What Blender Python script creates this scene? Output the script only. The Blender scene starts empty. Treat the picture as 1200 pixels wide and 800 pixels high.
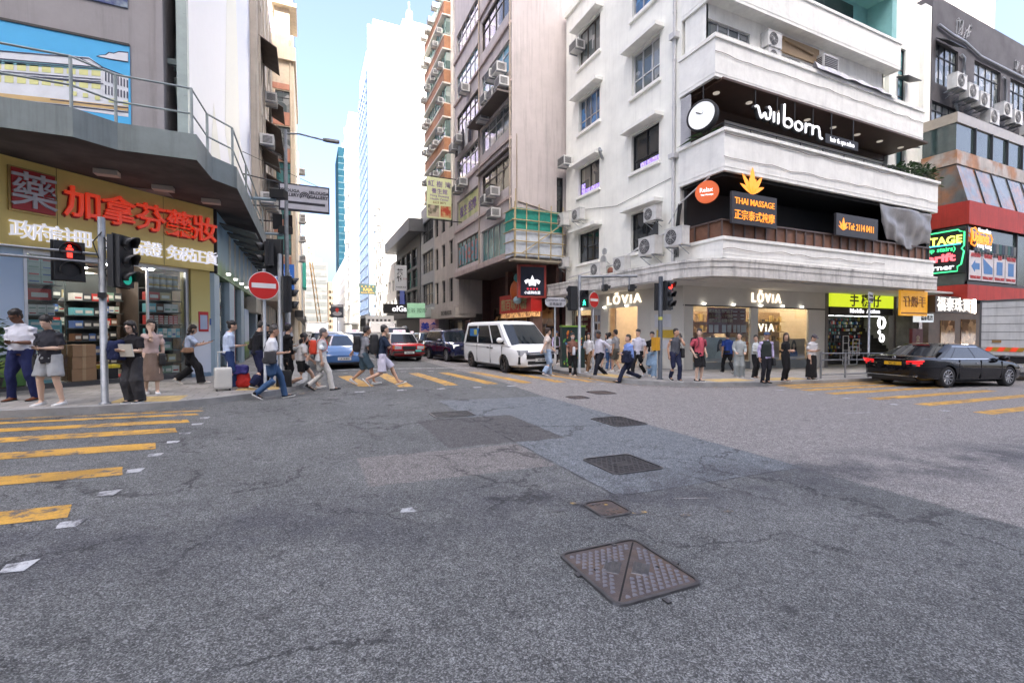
import bpy, bmesh, math, random
from mathutils import Vector, Matrix, noise as mnoise
R = math.radians
random.seed(7)
sc = bpy.context.scene
col = sc.collection
# ------------------------------------------------------------------ camera, sky, sun, exposure
cd = bpy.data.cameras.new('camera'); cam = bpy.data.objects.new('camera', cd); col.objects.link(cam)
cd.sensor_width = 36; cd.lens = 36*533/1200; cd.clip_end = 3000; cd.clip_start = .05
CAMZ = 1.56
cam.location = (0, 0, CAMZ)
cam.rotation_euler = (R(90)-math.atan(12/533), 0, -math.atan(240/533))
sc.camera = cam
w = bpy.data.worlds.new('World'); sc.world = w; w.use_nodes = True
nt = w.node_tree; bg = nt.nodes['Background']
sky = nt.nodes.new('ShaderNodeTexSky'); sky.sky_type = 'NISHITA'; sky.sun_disc = False
SUN_EL, SUN_AZ = R(42), R(191)          # azimuth clockwise from +Y
sky.sun_elevation = SUN_EL; sky.sun_rotation = SUN_AZ
sky.altitude = 0; sky.air_density = .6; sky.dust_density = 8.5; sky.ozone_density = 2.0
nt.links.new(sky.outputs[0], bg.inputs[0]); bg.inputs[1].default_value = 0.15
sd = bpy.data.lights.new('sun', 'SUN'); sun = bpy.data.objects.new('sun', sd); col.objects.link(sun)
sd.energy = 3.4; sd.angle = R(.5); sd.color = (1, .93, .82)
sv = Vector((math.sin(SUN_AZ)*math.cos(SUN_EL), math.cos(SUN_AZ)*math.cos(SUN_EL), math.sin(SUN_EL)))
sun.rotation_euler = sv.to_track_quat('Z', 'Y').to_euler()
vs = sc.view_settings
vs.view_transform = 'Standard'; vs.look = 'None'; vs.gamma = 1; vs.use_curve_mapping = False
sc.display_settings.display_device = 'sRGB'
vs.exposure = 2.62
try:
    sc.cycles.use_denoising = True; sc.cycles.max_bounces = 8; sc.cycles.diffuse_bounces = 4
    sc.cycles.transparent_max_bounces = 10; sc.cycles.sample_clamp_indirect = 4; sc.cycles.caustics_reflective = False
    sc.cycles.caustics_refractive = False
except Exception: pass

# ------------------------------------------------------------------ helpers
Z = Vector((0, 0, 1))
def V(*a): return Vector(a)
def sstep(a, b, x):
    t = min(1, max(0, (x-a)/(b-a))); return t*t*(3-2*t)
def gz(x, y):
    """height of the road: falls gently to the right, cambered in the side street"""
    c = 0.10*sstep(10.2, 13.5, y)*(1-((min(9.6, max(0, x))-4.8)/4.8)**4)
    return -.02*max(-30, min(70, x)) + c
KERB = .13
def pz(x, y): return -.02*max(-30, min(70, x)) + KERB     # height of the pavement
_T, _P, _F = math.atan(240/533), math.atan(12/533), 533.
_D = V(math.sin(_T)*math.cos(_P), math.cos(_T)*math.cos(_P), -math.sin(_P))
_R = V(math.cos(_T), -math.sin(_T), 0); _U = _R.cross(_D)
def at(px, py, h=pz):
    """point of the ground seen at a spot of the survey photograph"""
    d = _D + _R*((px-600)/_F) - _U*((py-400)/_F); t = 10.
    for _ in range(60): t += .6*((h(d.x*t, d.y*t)-CAMZ)/d.z - t)
    return V(d.x*t, d.y*t, h(d.x*t, d.y*t))

EACH = set('shop_window pilaster plinth downlight awning ceiling_lamp notice catalogue_print spotlight shop_lamp ring_lamp wall_strip turquoise_recess hanger cable side_shopfront shop_wall bracket bamboo_pole glass_panel awning_frame post shelf_unit band lamp column fascia_trim door_panel support_bar soffit_lamp'.split())
class MB:
    def __init__(s): s.v = []; s.f = []; s.m = []; s.sm = []
    def add(s, vs, fs, mi=0, smooth=False):
        b = len(s.v); s.v += [Vector(q) for q in vs]
        for f in fs: s.f.append([b+i for i in f]); s.m.append(mi); s.sm.append(smooth)
        return s
    def quad(s, a, b, c, d, mi=0): return s.add([a, b, c, d], [(0, 1, 2, 3)], mi)
    def hexa(s, p, mi=0):
        return s.add(p, [(3, 2, 1, 0), (4, 5, 6, 7), (0, 1, 5, 4), (1, 2, 6, 5), (2, 3, 7, 6), (3, 0, 4, 7)], mi)
    def box(s, x0, x1, y0, y1, z0, z1, mi=0):
        return s.hexa([(x0, y0, z0), (x1, y0, z0), (x1, y1, z0), (x0, y1, z0), (x0, y0, z1), (x1, y0, z1), (x1, y1, z1), (x0, y1, z1)], mi)
    def fbox(s, F, u0, u1, v0, v1, d0, d1, mi=0):
        q = F.p
        return s.hexa([q(u0, v0, d1), q(u1, v0, d1), q(u1, v0, d0), q(u0, v0, d0), q(u0, v1, d1), q(u1, v1, d1), q(u1, v1, d0), q(u0, v1, d0)], mi)
    def prism(s, poly, vec, mi=0, smooth=False):
        n = len(poly); poly = [Vector(q) for q in poly]; vec = Vector(vec)
        s.add(poly+[q+vec for q in poly], [tuple(range(n))[::-1], tuple(range(n, 2*n))], mi)
        return s.add(poly+[q+vec for q in poly], [(i, (i+1) % n, n+(i+1) % n, n+i) for i in range(n)], mi, smooth)
    def loft(s, rings, mi=0, smooth=True, cap=True, closed=True):
        n = len(rings[0]); vs = [q for r in rings for q in r]; fs = []
        for k in range(len(rings)-1):
            for i in range(n if closed else n-1):
                j = (i+1) % n; fs.append((k*n+i, k*n+j, (k+1)*n+j, (k+1)*n+i))
        s.add(vs, fs, mi, smooth)
        if cap:
            s.add(rings[0], [tuple(range(n))[::-1]], mi); s.add(rings[-1], [tuple(range(n))], mi)
        return s
    def tube(s, pts, r, mi=0, n=8, smooth=True, cap=True):
        pts = [Vector(q) for q in pts]; rs = r if isinstance(r, (list, tuple)) else [r]*len(pts); rings = []
        for i, q in enumerate(pts):
            t = (pts[min(i+1, len(pts)-1)]-pts[max(i-1, 0)]).normalized()
            a = t.cross(Z) if abs(t.z) < .95 else t.cross(V(0, 1, 0))
            a.normalize(); b = t.cross(a); k = rs[i]
            kx, ky = k if isinstance(k, (list, tuple)) else (k, k)
            rings.append([q+a*math.cos(2*math.pi*j/n)*kx+b*math.sin(2*math.pi*j/n)*ky for j in range(n)])
        return s.loft(rings, mi, smooth, cap)
    def lathe(s, c, prof, n=16, axis=Z, mi=0, smooth=True, cap=True):
        c = Vector(c); axis = Vector(axis).normalized()
        a = axis.orthogonal().normalized(); b = axis.cross(a)
        return s.loft([[c+axis*h+(a*math.cos(2*math.pi*j/n)+b*math.sin(2*math.pi*j/n))*max(r, 1e-4) for j in range(n)] for r, h in prof], mi, smooth, cap)
    def sphere(s, c, r, mi=0, n=12, m=8):
        c = Vector(c); r = Vector(r) if not isinstance(r, (int, float)) else V(r, r, r)
        rings = [[c+V(r.x*math.sin(t)*math.cos(a), r.y*math.sin(t)*math.sin(a), -r.z*math.cos(t)) for a in [2*math.pi*j/n for j in range(n)]]
                 for t in [max(.02, min(math.pi-.02, math.pi*i/m)) for i in range(m+1)]]
        return s.loft(rings, mi, True, True)
    def mesh(s, name, mats, off=None):
        me = bpy.data.meshes.new(name); off = off or V(0, 0, 0)
        me.from_pydata([tuple(q-off) for q in s.v], [], s.f)
        for m in (mats if isinstance(mats, (list, tuple)) else [mats]): me.materials.append(m)
        me.polygons.foreach_set('material_index', s.m); me.polygons.foreach_set('use_smooth', s.sm)
        me.update(); return me
    def islands(s):
        key = {}; par = list(range(len(s.v)))
        def find(a):
            while par[a] != a: par[a] = par[par[a]]; a = par[a]
            return a
        for i, q in enumerate(s.v):
            k = (round(q.x, 4), round(q.y, 4), round(q.z, 4))
            if k in key: par[find(i)] = find(key[k])
            else: key[k] = i
        for f in s.f:
            for j in f[1:]: par[find(j)] = find(f[0])
        out = {}
        for f, m, sm in zip(s.f, s.m, s.sm):
            b, mp = out.setdefault(find(f[0]), (MB(), {}))
            for i in f:
                if i not in mp: mp[i] = len(b.v); b.v.append(s.v[i])
            b.f.append([mp[i] for i in f]); b.m.append(m); b.sm.append(sm)
        return [b for b, _ in out.values()]
    def each(s, name, mats, parent):
        return [b.build(name, mats, parent, one=True) for b in s.islands()]
    def build(s, name, mats, parent=None, one=False, **kw):
        if name in EACH and parent is not None and not one: return s.each(name, mats, parent)[0]
        off = Vector(parent['org']) if parent is not None and 'org' in parent else V(0, 0, 0)
        o = bpy.data.objects.new(name, s.mesh(name, mats, off)); col.objects.link(o)
        if parent is not None:
            o.parent = parent
            if 'org' in parent: o['org'] = parent['org']
        for k, q in kw.items(): o[k] = q
        return o
def tag(o, label, cat, group=None):
    o['label'] = label; o['category'] = cat
    if group: o['group'] = group
    return o
def thing(name, label, cat, loc=(0, 0, 0), rz=0, group=None, world=True):
    """an Empty at the base of a thing; with world=True its parts are given in world coordinates"""
    o = bpy.data.objects.new(name, None); col.objects.link(o); o.location = loc
    if world: o['org'] = tuple(loc)
    else: o.rotation_euler = (0, 0, rz)
    o.empty_display_size = .1
    return tag(o, label, cat, group)
def single(name, mb, mats, label, cat, loc=None, group=None):
    """a thing that is one mesh, its verts given in world coordinates"""
    if loc is None:
        lo = [min(q[i] for q in mb.v) for i in range(3)]; hi = [max(q[i] for q in mb.v) for i in range(3)]
        loc = V((lo[0]+hi[0])/2, (lo[1]+hi[1])/2, lo[2])
    o = bpy.data.objects.new(name, mb.mesh(name, mats, Vector(loc))); col.objects.link(o); o.location = loc
    return tag(o, label, cat, group)
def dup(root, loc, rz=None, label=None, scale=None):
    r = root.copy(); col.objects.link(r); r.location = loc
    if rz is not None: r.rotation_euler = (0, 0, rz)
    if label: r['label'] = label
    if scale: r.scale = scale
    for ch in list(root.children):
        c = ch.copy(); col.objects.link(c); c.parent = r
        for g in list(ch.children):
            d = g.copy(); col.objects.link(d); d.parent = c
    return r
class Frame:
    """a wall's own axes: u along it (to the right for someone facing it), v up, d out of it"""
    def __init__(s, o, n): s.o = Vector(o); s.n = Vector(n).normalized(); s.u = Z.cross(s.n)
    def p(s, u, v, d=0): return s.o+s.u*u+Z*v+s.n*d
# ------------------------------------------------------------------ materials
MATS = {}
def M(name, c, rough=.6, metal=0, var=.12, vs=3., bump=0, bs=40., streak=0, emit=0, spec=.5, coat=0, c2=None, pat=None):
    if name in MATS: return MATS[name]
    m = bpy.data.materials.new(name); MATS[name] = m; m.use_nodes = True
    t = m.node_tree; N = t.nodes; b = N['Principled BSDF']; L = t.links.new
    b.inputs['Roughness'].default_value = rough; b.inputs['Metallic'].default_value = metal
    b.inputs['Specular IOR Level'].default_value = spec
    if coat: b.inputs['Coat Weight'].default_value = coat; b.inputs['Coat Roughness'].default_value = .05
    rgb = N.new('ShaderNodeRGB'); rgb.outputs[0].default_value = (*c, 1); out = rgb.outputs[0]
    tc = N.new('ShaderNodeTexCoord')
    if c2 is not None:      # two-colour pattern: noise blotches or a regular pattern
        f = N.new('ShaderNodeTexNoise'); f.inputs['Scale'].default_value = vs*.6; f.inputs['Detail'].default_value = 5
        L(tc.outputs['Object'], f.inputs['Vector'])
        rp = N.new('ShaderNodeMapRange'); rp.inputs[1].default_value = .45; rp.inputs[2].default_value = .62; L(f.outputs[0], rp.inputs[0])
        mx = N.new('ShaderNodeMix'); mx.data_type = 'RGBA'; L(rp.outputs[0], mx.inputs[0]); L(out, mx.inputs[6]); mx.inputs[7].default_value = (*c2, 1); out = mx.outputs[2]
    if var:
        n = N.new('ShaderNodeTexNoise'); n.inputs['Scale'].default_value = vs; n.inputs['Detail'].default_value = 6; n.inputs['Roughness'].default_value = .65
        L(tc.outputs['Object'], n.inputs['Vector'])
        mr = N.new('ShaderNodeMapRange'); mr.inputs[1].default_value = .3; mr.inputs[2].default_value = .7
        mr.inputs[3].default_value = 1-var; mr.inputs[4].default_value = 1+var*.6; L(n.outputs[0], mr.inputs[0])
        mx = N.new('ShaderNodeMix'); mx.data_type = 'RGBA'; mx.blend_type = 'MULTIPLY'; mx.inputs[0].default_value = 1
        L(out, mx.inputs[6]); L(mr.outputs[0], mx.inputs[7]); out = mx.outputs[2]
    if streak:
        mp = N.new('ShaderNodeMapping'); mp.inputs['Scale'].default_value = (2.6, 2.6, .16); L(tc.outputs['Object'], mp.inputs[0])
        n = N.new('ShaderNodeTexNoise'); n.inputs['Scale'].default_value = 1.4; n.inputs['Detail'].default_value = 7; n.inputs['Roughness'].default_value = .7
        L(mp.outputs[0], n.inputs['Vector'])
        mr = N.new('ShaderNodeMapRange'); mr.inputs[1].default_value = .5; mr.inputs[2].default_value = .74
        mr.inputs[3].default_value = 1; mr.inputs[4].default_value = 1-streak; L(n.outputs[0], mr.inputs[0])
        mx = N.new('ShaderNodeMix'); mx.data_type = 'RGBA'; mx.blend_type = 'MULTIPLY'; mx.inputs[0].default_value = 1
        L(out, mx.inputs[6]); L(mr.outputs[0], mx.inputs[7]); out = mx.outputs[2]
    L(out, b.inputs['Base Color'])
    if emit:
        L(out, b.inputs['Emission Color']); b.inputs['Emission Strength'].default_value = emit
    if bump:
        n = N.new('ShaderNodeTexNoise'); n.inputs['Scale'].default_value = bs; n.inputs['Detail'].default_value = 4
        L(tc.outputs['Object'], n.inputs['Vector'])
        bp = N.new('ShaderNodeBump'); bp.inputs['Strength'].default_value = bump; bp.inputs['Distance'].default_value = .02
        L(n.outputs[0], bp.inputs['Height']); L(bp.outputs[0], b.inputs['Normal'])
    return m
def glass(name, tint=(.92, .96, .96), refl=.04):
    if name in MATS: return MATS[name]
    m = bpy.data.materials.new(name); MATS[name] = m; m.use_nodes = True
    t = m.node_tree; N = t.nodes; N.remove(N['Principled BSDF']); L = t.links.new
    a = N.new('ShaderNodeBsdfTransparent'); a.inputs[0].default_value = (*tint, 1)
    g = N.new('ShaderNodeBsdfGlossy'); g.inputs['Roughness'].default_value = .02
    lw = N.new('ShaderNodeLayerWeight'); lw.inputs[0].default_value = .12
    mr = N.new('ShaderNodeMapRange'); mr.inputs[3].default_value = refl; mr.inputs[4].default_value = .9; L(lw.outputs['Fresnel'], mr.inputs[0])
    mx = N.new('ShaderNodeMixShader'); L(mr.outputs[0], mx.inputs[0]); L(a.outputs[0], mx.inputs[1]); L(g.outputs[0], mx.inputs[2])
    L(mx.outputs[0], N['Material Output'].inputs[0]); return m
def paint(name, c, rough=.35, **k): return M(name, c, rough, var=.03, coat=.5, **k)
def panes(name, a=(.02, .025, .03), b=(.16, .17, .16), cell=1.2, rough=.06):
    """window glass with something different (blind, dark room) behind each pane"""
    if name in MATS: return MATS[name]
    m = bpy.data.materials.new(name); MATS[name] = m; m.use_nodes = True
    t = m.node_tree; N = t.nodes; bs = N['Principled BSDF']; L = t.links.new
    tc = N.new('ShaderNodeTexCoord'); v = N.new('ShaderNodeTexVoronoi'); v.distance = 'CHEBYCHEV'
    v.inputs['Scale'].default_value = 1/cell; L(tc.outputs['Object'], v.inputs['Vector'])
    sp = N.new('ShaderNodeSeparateColor'); L(v.outputs['Color'], sp.inputs[0])
    p = N.new('ShaderNodeMath'); p.operation = 'POWER'; p.inputs[1].default_value = 2.2; L(sp.outputs[0], p.inputs[0])
    mx = N.new('ShaderNodeMix'); mx.data_type = 'RGBA'; L(p.outputs[0], mx.inputs[0]); mx.inputs[6].default_value = (*a, 1); mx.inputs[7].default_value = (*b, 1)
    L(mx.outputs[2], bs.inputs['Base Color']); bs.inputs['Roughness'].default_value = rough; bs.inputs['Specular IOR Level'].default_value = .9
    n = N.new('ShaderNodeTexNoise'); n.inputs['Scale'].default_value = 1.2; L(tc.outputs['Object'], n.inputs['Vector'])
    bp = N.new('ShaderNodeBump'); bp.inputs['Strength'].default_value = .05; L(n.outputs[0], bp.inputs['Height']); L(bp.outputs[0], bs.inputs['Normal'])
    return m
# ------------------------------------------------------------------ lettering
def text(body, size, F, u, v, d, m, parent, name='lettering', bold=0., ext=.01, align='CENTER', mirror=False, sx=1., label=None):
    """raised lettering on a wall frame, centred at u, with its baseline at v"""
    c = bpy.data.curves.new('lettering', 'FONT'); c.body = body; c.size = size; c.extrude = ext; c.offset = bold*size; c.resolution_u = 2
    c.align_x = align
    t = bpy.data.objects.new('lettering', c); col.objects.link(t)
    bpy.context.view_layer.update()
    me = bpy.data.meshes.new_from_object(t.evaluated_get(bpy.context.evaluated_depsgraph_get()))
    bpy.data.objects.remove(t); bpy.data.curves.remove(c)
    mb = MB(); k = -1 if mirror else 1
    mb.v = [F.p(u+k*q.co.x*sx, v+q.co.y, d+ext+q.co.z) for q in me.vertices]
    mb.f = [list(p.vertices) for p in me.polygons]; mb.m = [0]*len(mb.f); mb.sm = [False]*len(mb.f)
    bpy.data.meshes.remove(me)
    o = mb.build(name, m, parent)
    return o
# ------------------------------------------------------------------ walls with real openings
def wall_holes(mb, F, u0, u1, v0, v1, holes, depth=.22, mi=0, mj=None):
    us = sorted({u0, u1, *[h[0] for h in holes], *[h[1] for h in holes]}); vv = sorted({v0, v1, *[h[2] for h in holes], *[h[3] for h in holes]})
    us = [q for q in us if u0 <= q <= u1]; vv = [q for q in vv if v0 <= q <= v1]
    for a, b in zip(us, us[1:]):
        for c, e in zip(vv, vv[1:]):
            x, y = (a+b)/2, (c+e)/2
            if any(h[0] < x < h[1] and h[2] < y < h[3] for h in holes): continue
            mb.quad(F.p(a, c), F.p(b, c), F.p(b, e), F.p(a, e), mi)
    mj = mi if mj is None else mj
    for a, b, c, e in [h[:4] for h in holes]:
        mb.quad(F.p(a, c), F.p(a, e), F.p(a, e, -depth), F.p(a, c, -depth), mj); mb.quad(F.p(b, e), F.p(b, c), F.p(b, c, -depth), F.p(b, e, -depth), mj)
        mb.quad(F.p(b, c), F.p(a, c), F.p(a, c, -depth), F.p(b, c, -depth), mj); mb.quad(F.p(a, e), F.p(b, e), F.p(b, e, -depth), F.p(a, e, -depth), mj)
def window(parent, F, u0, u1, v0, v1, frame, pane, nx=2, ny=1, depth=.18, t=.05, hsplit=None, name='window'):
    mb = MB(); d0, d1 = -depth, -depth+.06
    mb.fbox(F, u0, u1, v0, v0+t, d0, d1); mb.fbox(F, u0, u1, v1-t, v1, d0, d1)
    mb.fbox(F, u0, u0+t, v0+t, v1-t, d0, d1); mb.fbox(F, u1-t, u1, v0+t, v1-t, d0, d1)
    for i in range(1, nx):
        x = u0+(u1-u0)*i/nx; mb.fbox(F, x-t/2, x+t/2, v0+t, v1-t, d0, d1-.003)
    for y in ([v0+(v1-v0)*j/ny for j in range(1, ny)] if hsplit is None else [v0+(v1-v0)*hsplit]):
        mb.fbox(F, u0+t, u1-t, y-t/2, y+t/2, d0, d1-.006)
    o = mb.build(name, frame, parent)
    pb = MB(); pb.fbox(F, u0+.01, u1-.01, v0+.01, v1-.01, d0-.02, d0+.012); pb.build('pane', pane, o)
    return o
def light_panel(mb, F, u, v, d, w, h): mb.fbox(F, u-w/2, u+w/2, v-h/2, v+h/2, d, d+.02)
# ================================================================== ground
def lerp(a, b, t): return a+(b-a)*t
def node_math(N, L, op, a, b=None, c=None):
    n = N.new('ShaderNodeMath'); n.operation = op
    for i, q in enumerate((a, b, c)):
        if q is None: continue
        if isinstance(q, (int, float)): n.inputs[i].default_value = q
        else: L(q, n.inputs[i])
    return n.outputs[0]
def asphalt():
    m = bpy.data.materials.new('asphalt'); m.use_nodes = True; t = m.node_tree; N = t.nodes; L = t.links.new; b = N['Principled BSDF']
    tc = N.new('ShaderNodeTexCoord'); P = tc.outputs['Object']
    mt = lambda op, a, q=None, c=None: node_math(N, L, op, a, q, c)
    def nz(scale, detail=4, rough=.6, vec=P):
        n = N.new('ShaderNodeTexNoise'); n.inputs['Scale'].default_value = scale; n.inputs['Detail'].default_value = detail; n.inputs['Roughness'].default_value = rough
        L(vec, n.inputs['Vector']); return n
    def ramp(x, a, b2, c=0., d=1.):
        r = N.new('ShaderNodeMapRange'); r.inputs[1].default_value = a; r.inputs[2].default_value = b2; r.inputs[3].default_value = c; r.inputs[4].default_value = d
        L(x, r.inputs[0]); return r.outputs[0]
    def mix(f, a, c, blend='MIX'):
        x = N.new('ShaderNodeMix'); x.data_type = 'RGBA'; x.blend_type = blend
        if isinstance(f, (int, float)): x.inputs[0].default_value = f
        else: L(f, x.inputs[0])
        for i, q in ((6, a), (7, c)):
            if isinstance(q, tuple): x.inputs[i].default_value = (*q, 1)
            else: L(q, x.inputs[i])
        return x.outputs[2]
    # edges of patches wander a little
    wob = nz(3.0, 5, .7); wv = N.new('ShaderNodeVectorMath'); wv.operation = 'MULTIPLY_ADD'; L(wob.outputs['Color'], wv.inputs[0]); wv.inputs[1].default_value = (.07, .07, 0)
    L(P, wv.inputs[2]); sx = N.new('ShaderNodeSeparateXYZ'); L(wv.outputs[0], sx.inputs[0]); X, Y = sx.outputs[0], sx.outputs[1]
    X = mt('SUBTRACT', X, .035); Y = mt('SUBTRACT', Y, .035)
    def rect(x0, x1, y0, y1, e=.02):
        f = mt('MULTIPLY', ramp(X, x0-e, x0+e), ramp(X, x1+e, x1-e)); return mt('MULTIPLY', f, mt('MULTIPLY', ramp(Y, y0-e, y0+e), ramp(Y, y1+e, y1-e)))
    base = mix(ramp(nz(.55, 5).outputs[0], .35, .65), (.093, .096, .095), (.13, .133, .131))
    lane = ramp(X, 5.5, 5.58)                                            # the pinkish resurfaced half
    base = mix(lane, base, (.205, .192, .183))
    base = mix(rect(2.75, 5.55, 3.6, 10.3), base, (.135, .147, .157))     # bluish strip round the covers
    base = mix(rect(1.75, 3.6, 6.0, 8.1), base, (.08, .078, .078))       # dark patch
    base = mix(rect(.55, 2.72, 4.75, 5.9), base, (.158, .147, .14))       # brownish patch under it
    # dark traffic bands
    band = mt('MULTIPLY', ramp(mt('ABSOLUTE', mt('SUBTRACT', Y, mt('MULTIPLY_ADD', X, -.12, 4.0))), .95, .2), ramp(nz(1.6, 5).outputs[0], .38, .6))
    base = mix(mt('MULTIPLY', band, .8), base, (.062, .063, .07))
    # aggregate: bright and dark stones
    v = N.new('ShaderNodeTexVoronoi'); v.inputs['Scale'].default_value = 150; L(P, v.inputs['Vector'])
    sp = N.new('ShaderNodeSeparateColor'); L(v.outputs['Color'], sp.inputs[0])
    st = ramp(mt('POWER', sp.outputs[0], 2.0), 0, 1, .45, 2.2)
    near = mix(1., base, st, 'MULTIPLY')
    v2 = N.new('ShaderNodeTexVoronoi'); v2.inputs['Scale'].default_value = 60; L(P, v2.inputs['Vector'])
    sp2 = N.new('ShaderNodeSeparateColor'); L(v2.outputs['Color'], sp2.inputs[0])
    near = mix(1., near, ramp(sp2.outputs[1], 0, 1, .78, 1.22), 'MULTIPLY')
    near = mix(1., near, ramp(nz(9, 6, .7).outputs[0], .3, .7, .78, 1.18), 'MULTIPLY')
    # cracks
    cv = nz(1.1, 6, .7); c1 = N.new('ShaderNodeVectorMath'); c1.operation = 'MULTIPLY_ADD'; L(cv.outputs['Color'], c1.inputs[0]); c1.inputs[1].default_value = (1.5, 1.5, 0); L(P, c1.inputs[2])
    cr = N.new('ShaderNodeTexVoronoi'); cr.feature = 'DISTANCE_TO_EDGE'; cr.inputs['Scale'].default_value = .55; L(c1.outputs[0], cr.inputs['Vector'])
    ck = mt('MULTIPLY', ramp(cr.outputs['Distance'], .016, .003), ramp(nz(.7, 4).outputs[0], .44, .54))
    cr2 = N.new('ShaderNodeTexVoronoi'); cr2.feature = 'DISTANCE_TO_EDGE'; cr2.inputs['Scale'].default_value = 1.9; L(c1.outputs[0], cr2.inputs['Vector'])
    ck2 = mt('MULTIPLY', ramp(cr2.outputs['Distance'], .03, .004), ramp(nz(1.3, 5).outputs[0], .53, .62))
    ck = mt('MULTIPLY', mt('MAXIMUM', ck, ck2), mt('SUBTRACT', 1., lane))
    # seams along patch borders
    def seam(x, a, e=.012): return ramp(mt('ABSOLUTE', mt('SUBTRACT', x, a)), e*1.6, e*.5)
    sm = mt('MULTIPLY', seam(X, 2.75, .018), mt('MULTIPLY', ramp(Y, 3.5, 3.55), ramp(Y, 9, 8.9)))
    sm = mt('MAXIMUM', sm, mt('MULTIPLY', seam(Y, 3.6, .014), mt('MULTIPLY', ramp(X, 2.7, 2.75), ramp(X, 5.5, 5.4))))
    sm = mt('MULTIPLY', sm, ramp(nz(2.2, 4).outputs[0], .4, .55))
    ck = mt('MAXIMUM', ck, sm)
    near = mix(mt('MULTIPLY', ck, .75), near, (.022, .022, .024))
    # oil and gum spots
    sv_ = N.new('ShaderNodeTexVoronoi'); sv_.inputs['Scale'].default_value = 1.7; L(wv.outputs[0], sv_.inputs['Vector'])
    spt = mt('MULTIPLY', ramp(sv_.outputs['Distance'], .12, .05), ramp(nz(.9, 3).outputs[0], .5, .6))
    near = mix(mt('MULTIPLY', spt, .6), near, (.03, .03, .033))
    L(near, b.inputs['Base Color']); b.inputs['Roughness'].default_value = .82; b.inputs['Specular IOR Level'].default_value = .35
    bp = N.new('ShaderNodeBump'); bp.inputs['Strength'].default_value = .55; bp.inputs['Distance'].default_value = .006
    L(mt('ADD', v.outputs['Distance'], mt('MULTIPLY', ck, -2.5)), bp.inputs['Height']); L(bp.outputs[0], b.inputs['Normal'])
    return m
def worn_paint(name, c, under=(.075, .075, .08), wear=.5):
    m = bpy.data.materials.new(name); m.use_nodes = True; t = m.node_tree; N = t.nodes; L = t.links.new; b = N['Principled BSDF']
    tc = N.new('ShaderNodeTexCoord')
    n = N.new('ShaderNodeTexNoise'); n.inputs['Scale'].default_value = 5; n.inputs['Detail'].default_value = 10; n.inputs['Roughness'].default_value = .8; L(tc.outputs['Object'], n.inputs['Vector'])
    r = N.new('ShaderNodeMapRange'); r.inputs[1].default_value = wear+.03; r.inputs[2].default_value = wear+.12; L(n.outputs[0], r.inputs[0])
    v = N.new('ShaderNodeTexVoronoi'); v.inputs['Scale'].default_value = 95; L(tc.outputs['Object'], v.inputs['Vector'])
    sp = N.new('ShaderNodeSeparateColor'); L(v.outputs['Color'], sp.inputs[0])
    r2 = N.new('ShaderNodeMapRange'); r2.inputs[3].default_value = .8; r2.inputs[4].default_value = 1.1; L(sp.outputs[0], r2.inputs[0])
    n3 = N.new('ShaderNodeTexNoise'); n3.inputs['Scale'].default_value = 1.5; n3.inputs['Detail'].default_value = 4; L(tc.outputs['Object'], n3.inputs['Vector'])
    r3 = N.new('ShaderNodeMapRange'); r3.inputs[1].default_value = .3; r3.inputs[2].default_value = .7; r3.inputs[3].default_value = .62; r3.inputs[4].default_value = 1.08; L(n3.outputs[0], r3.inputs[0])
    mm = N.new('ShaderNodeMath'); mm.operation = 'MULTIPLY'; L(r2.outputs[0], mm.inputs[0]); L(r3.outputs[0], mm.inputs[1])
    a = N.new('ShaderNodeMix'); a.data_type = 'RGBA'; a.blend_type = 'MULTIPLY'; a.inputs[0].default_value = 1; a.inputs[6].default_value = (*c, 1); L(mm.outputs[0], a.inputs[7])
    x = N.new('ShaderNodeMix'); x.data_type = 'RGBA'; L(r.outputs[0], x.inputs[0]); L(a.outputs[2], x.inputs[6]); x.inputs[7].default_value = (*under, 1)
    L(x.outputs[2], b.inputs['Base Color']); b.inputs['Roughness'].default_value = .7
    return m
def frange(a, b, s):
    n = max(1, int(round((b-a)/s))); return [a+(b-a)*i/n for i in range(n+1)]
xs = [-700, -300, -120, -60, -30]+frange(-20, 0, 4)[:-1]+frange(0, 9.6, .6)+[10.5, 12, 15, 20, 30, 45, 70, 150, 400, 800]
ys = [-300, -100, -40, -20, -10, 0, 5, 9]+frange(10.2, 14, .4)+[15, 18, 22, 30, 45, 70, 110, 170, 260, 420, 900]
mb = MB(); nx = len(xs)
mb.add([(x, y, gz(x, y)) for y in ys for x in xs], [(j*nx+i, j*nx+i+1, (j+1)*nx+i+1, (j+1)*nx+i) for j in range(len(ys)-1) for i in range(nx-1)], 0, True)
mb.build('road', asphalt(), kind='structure')
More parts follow.
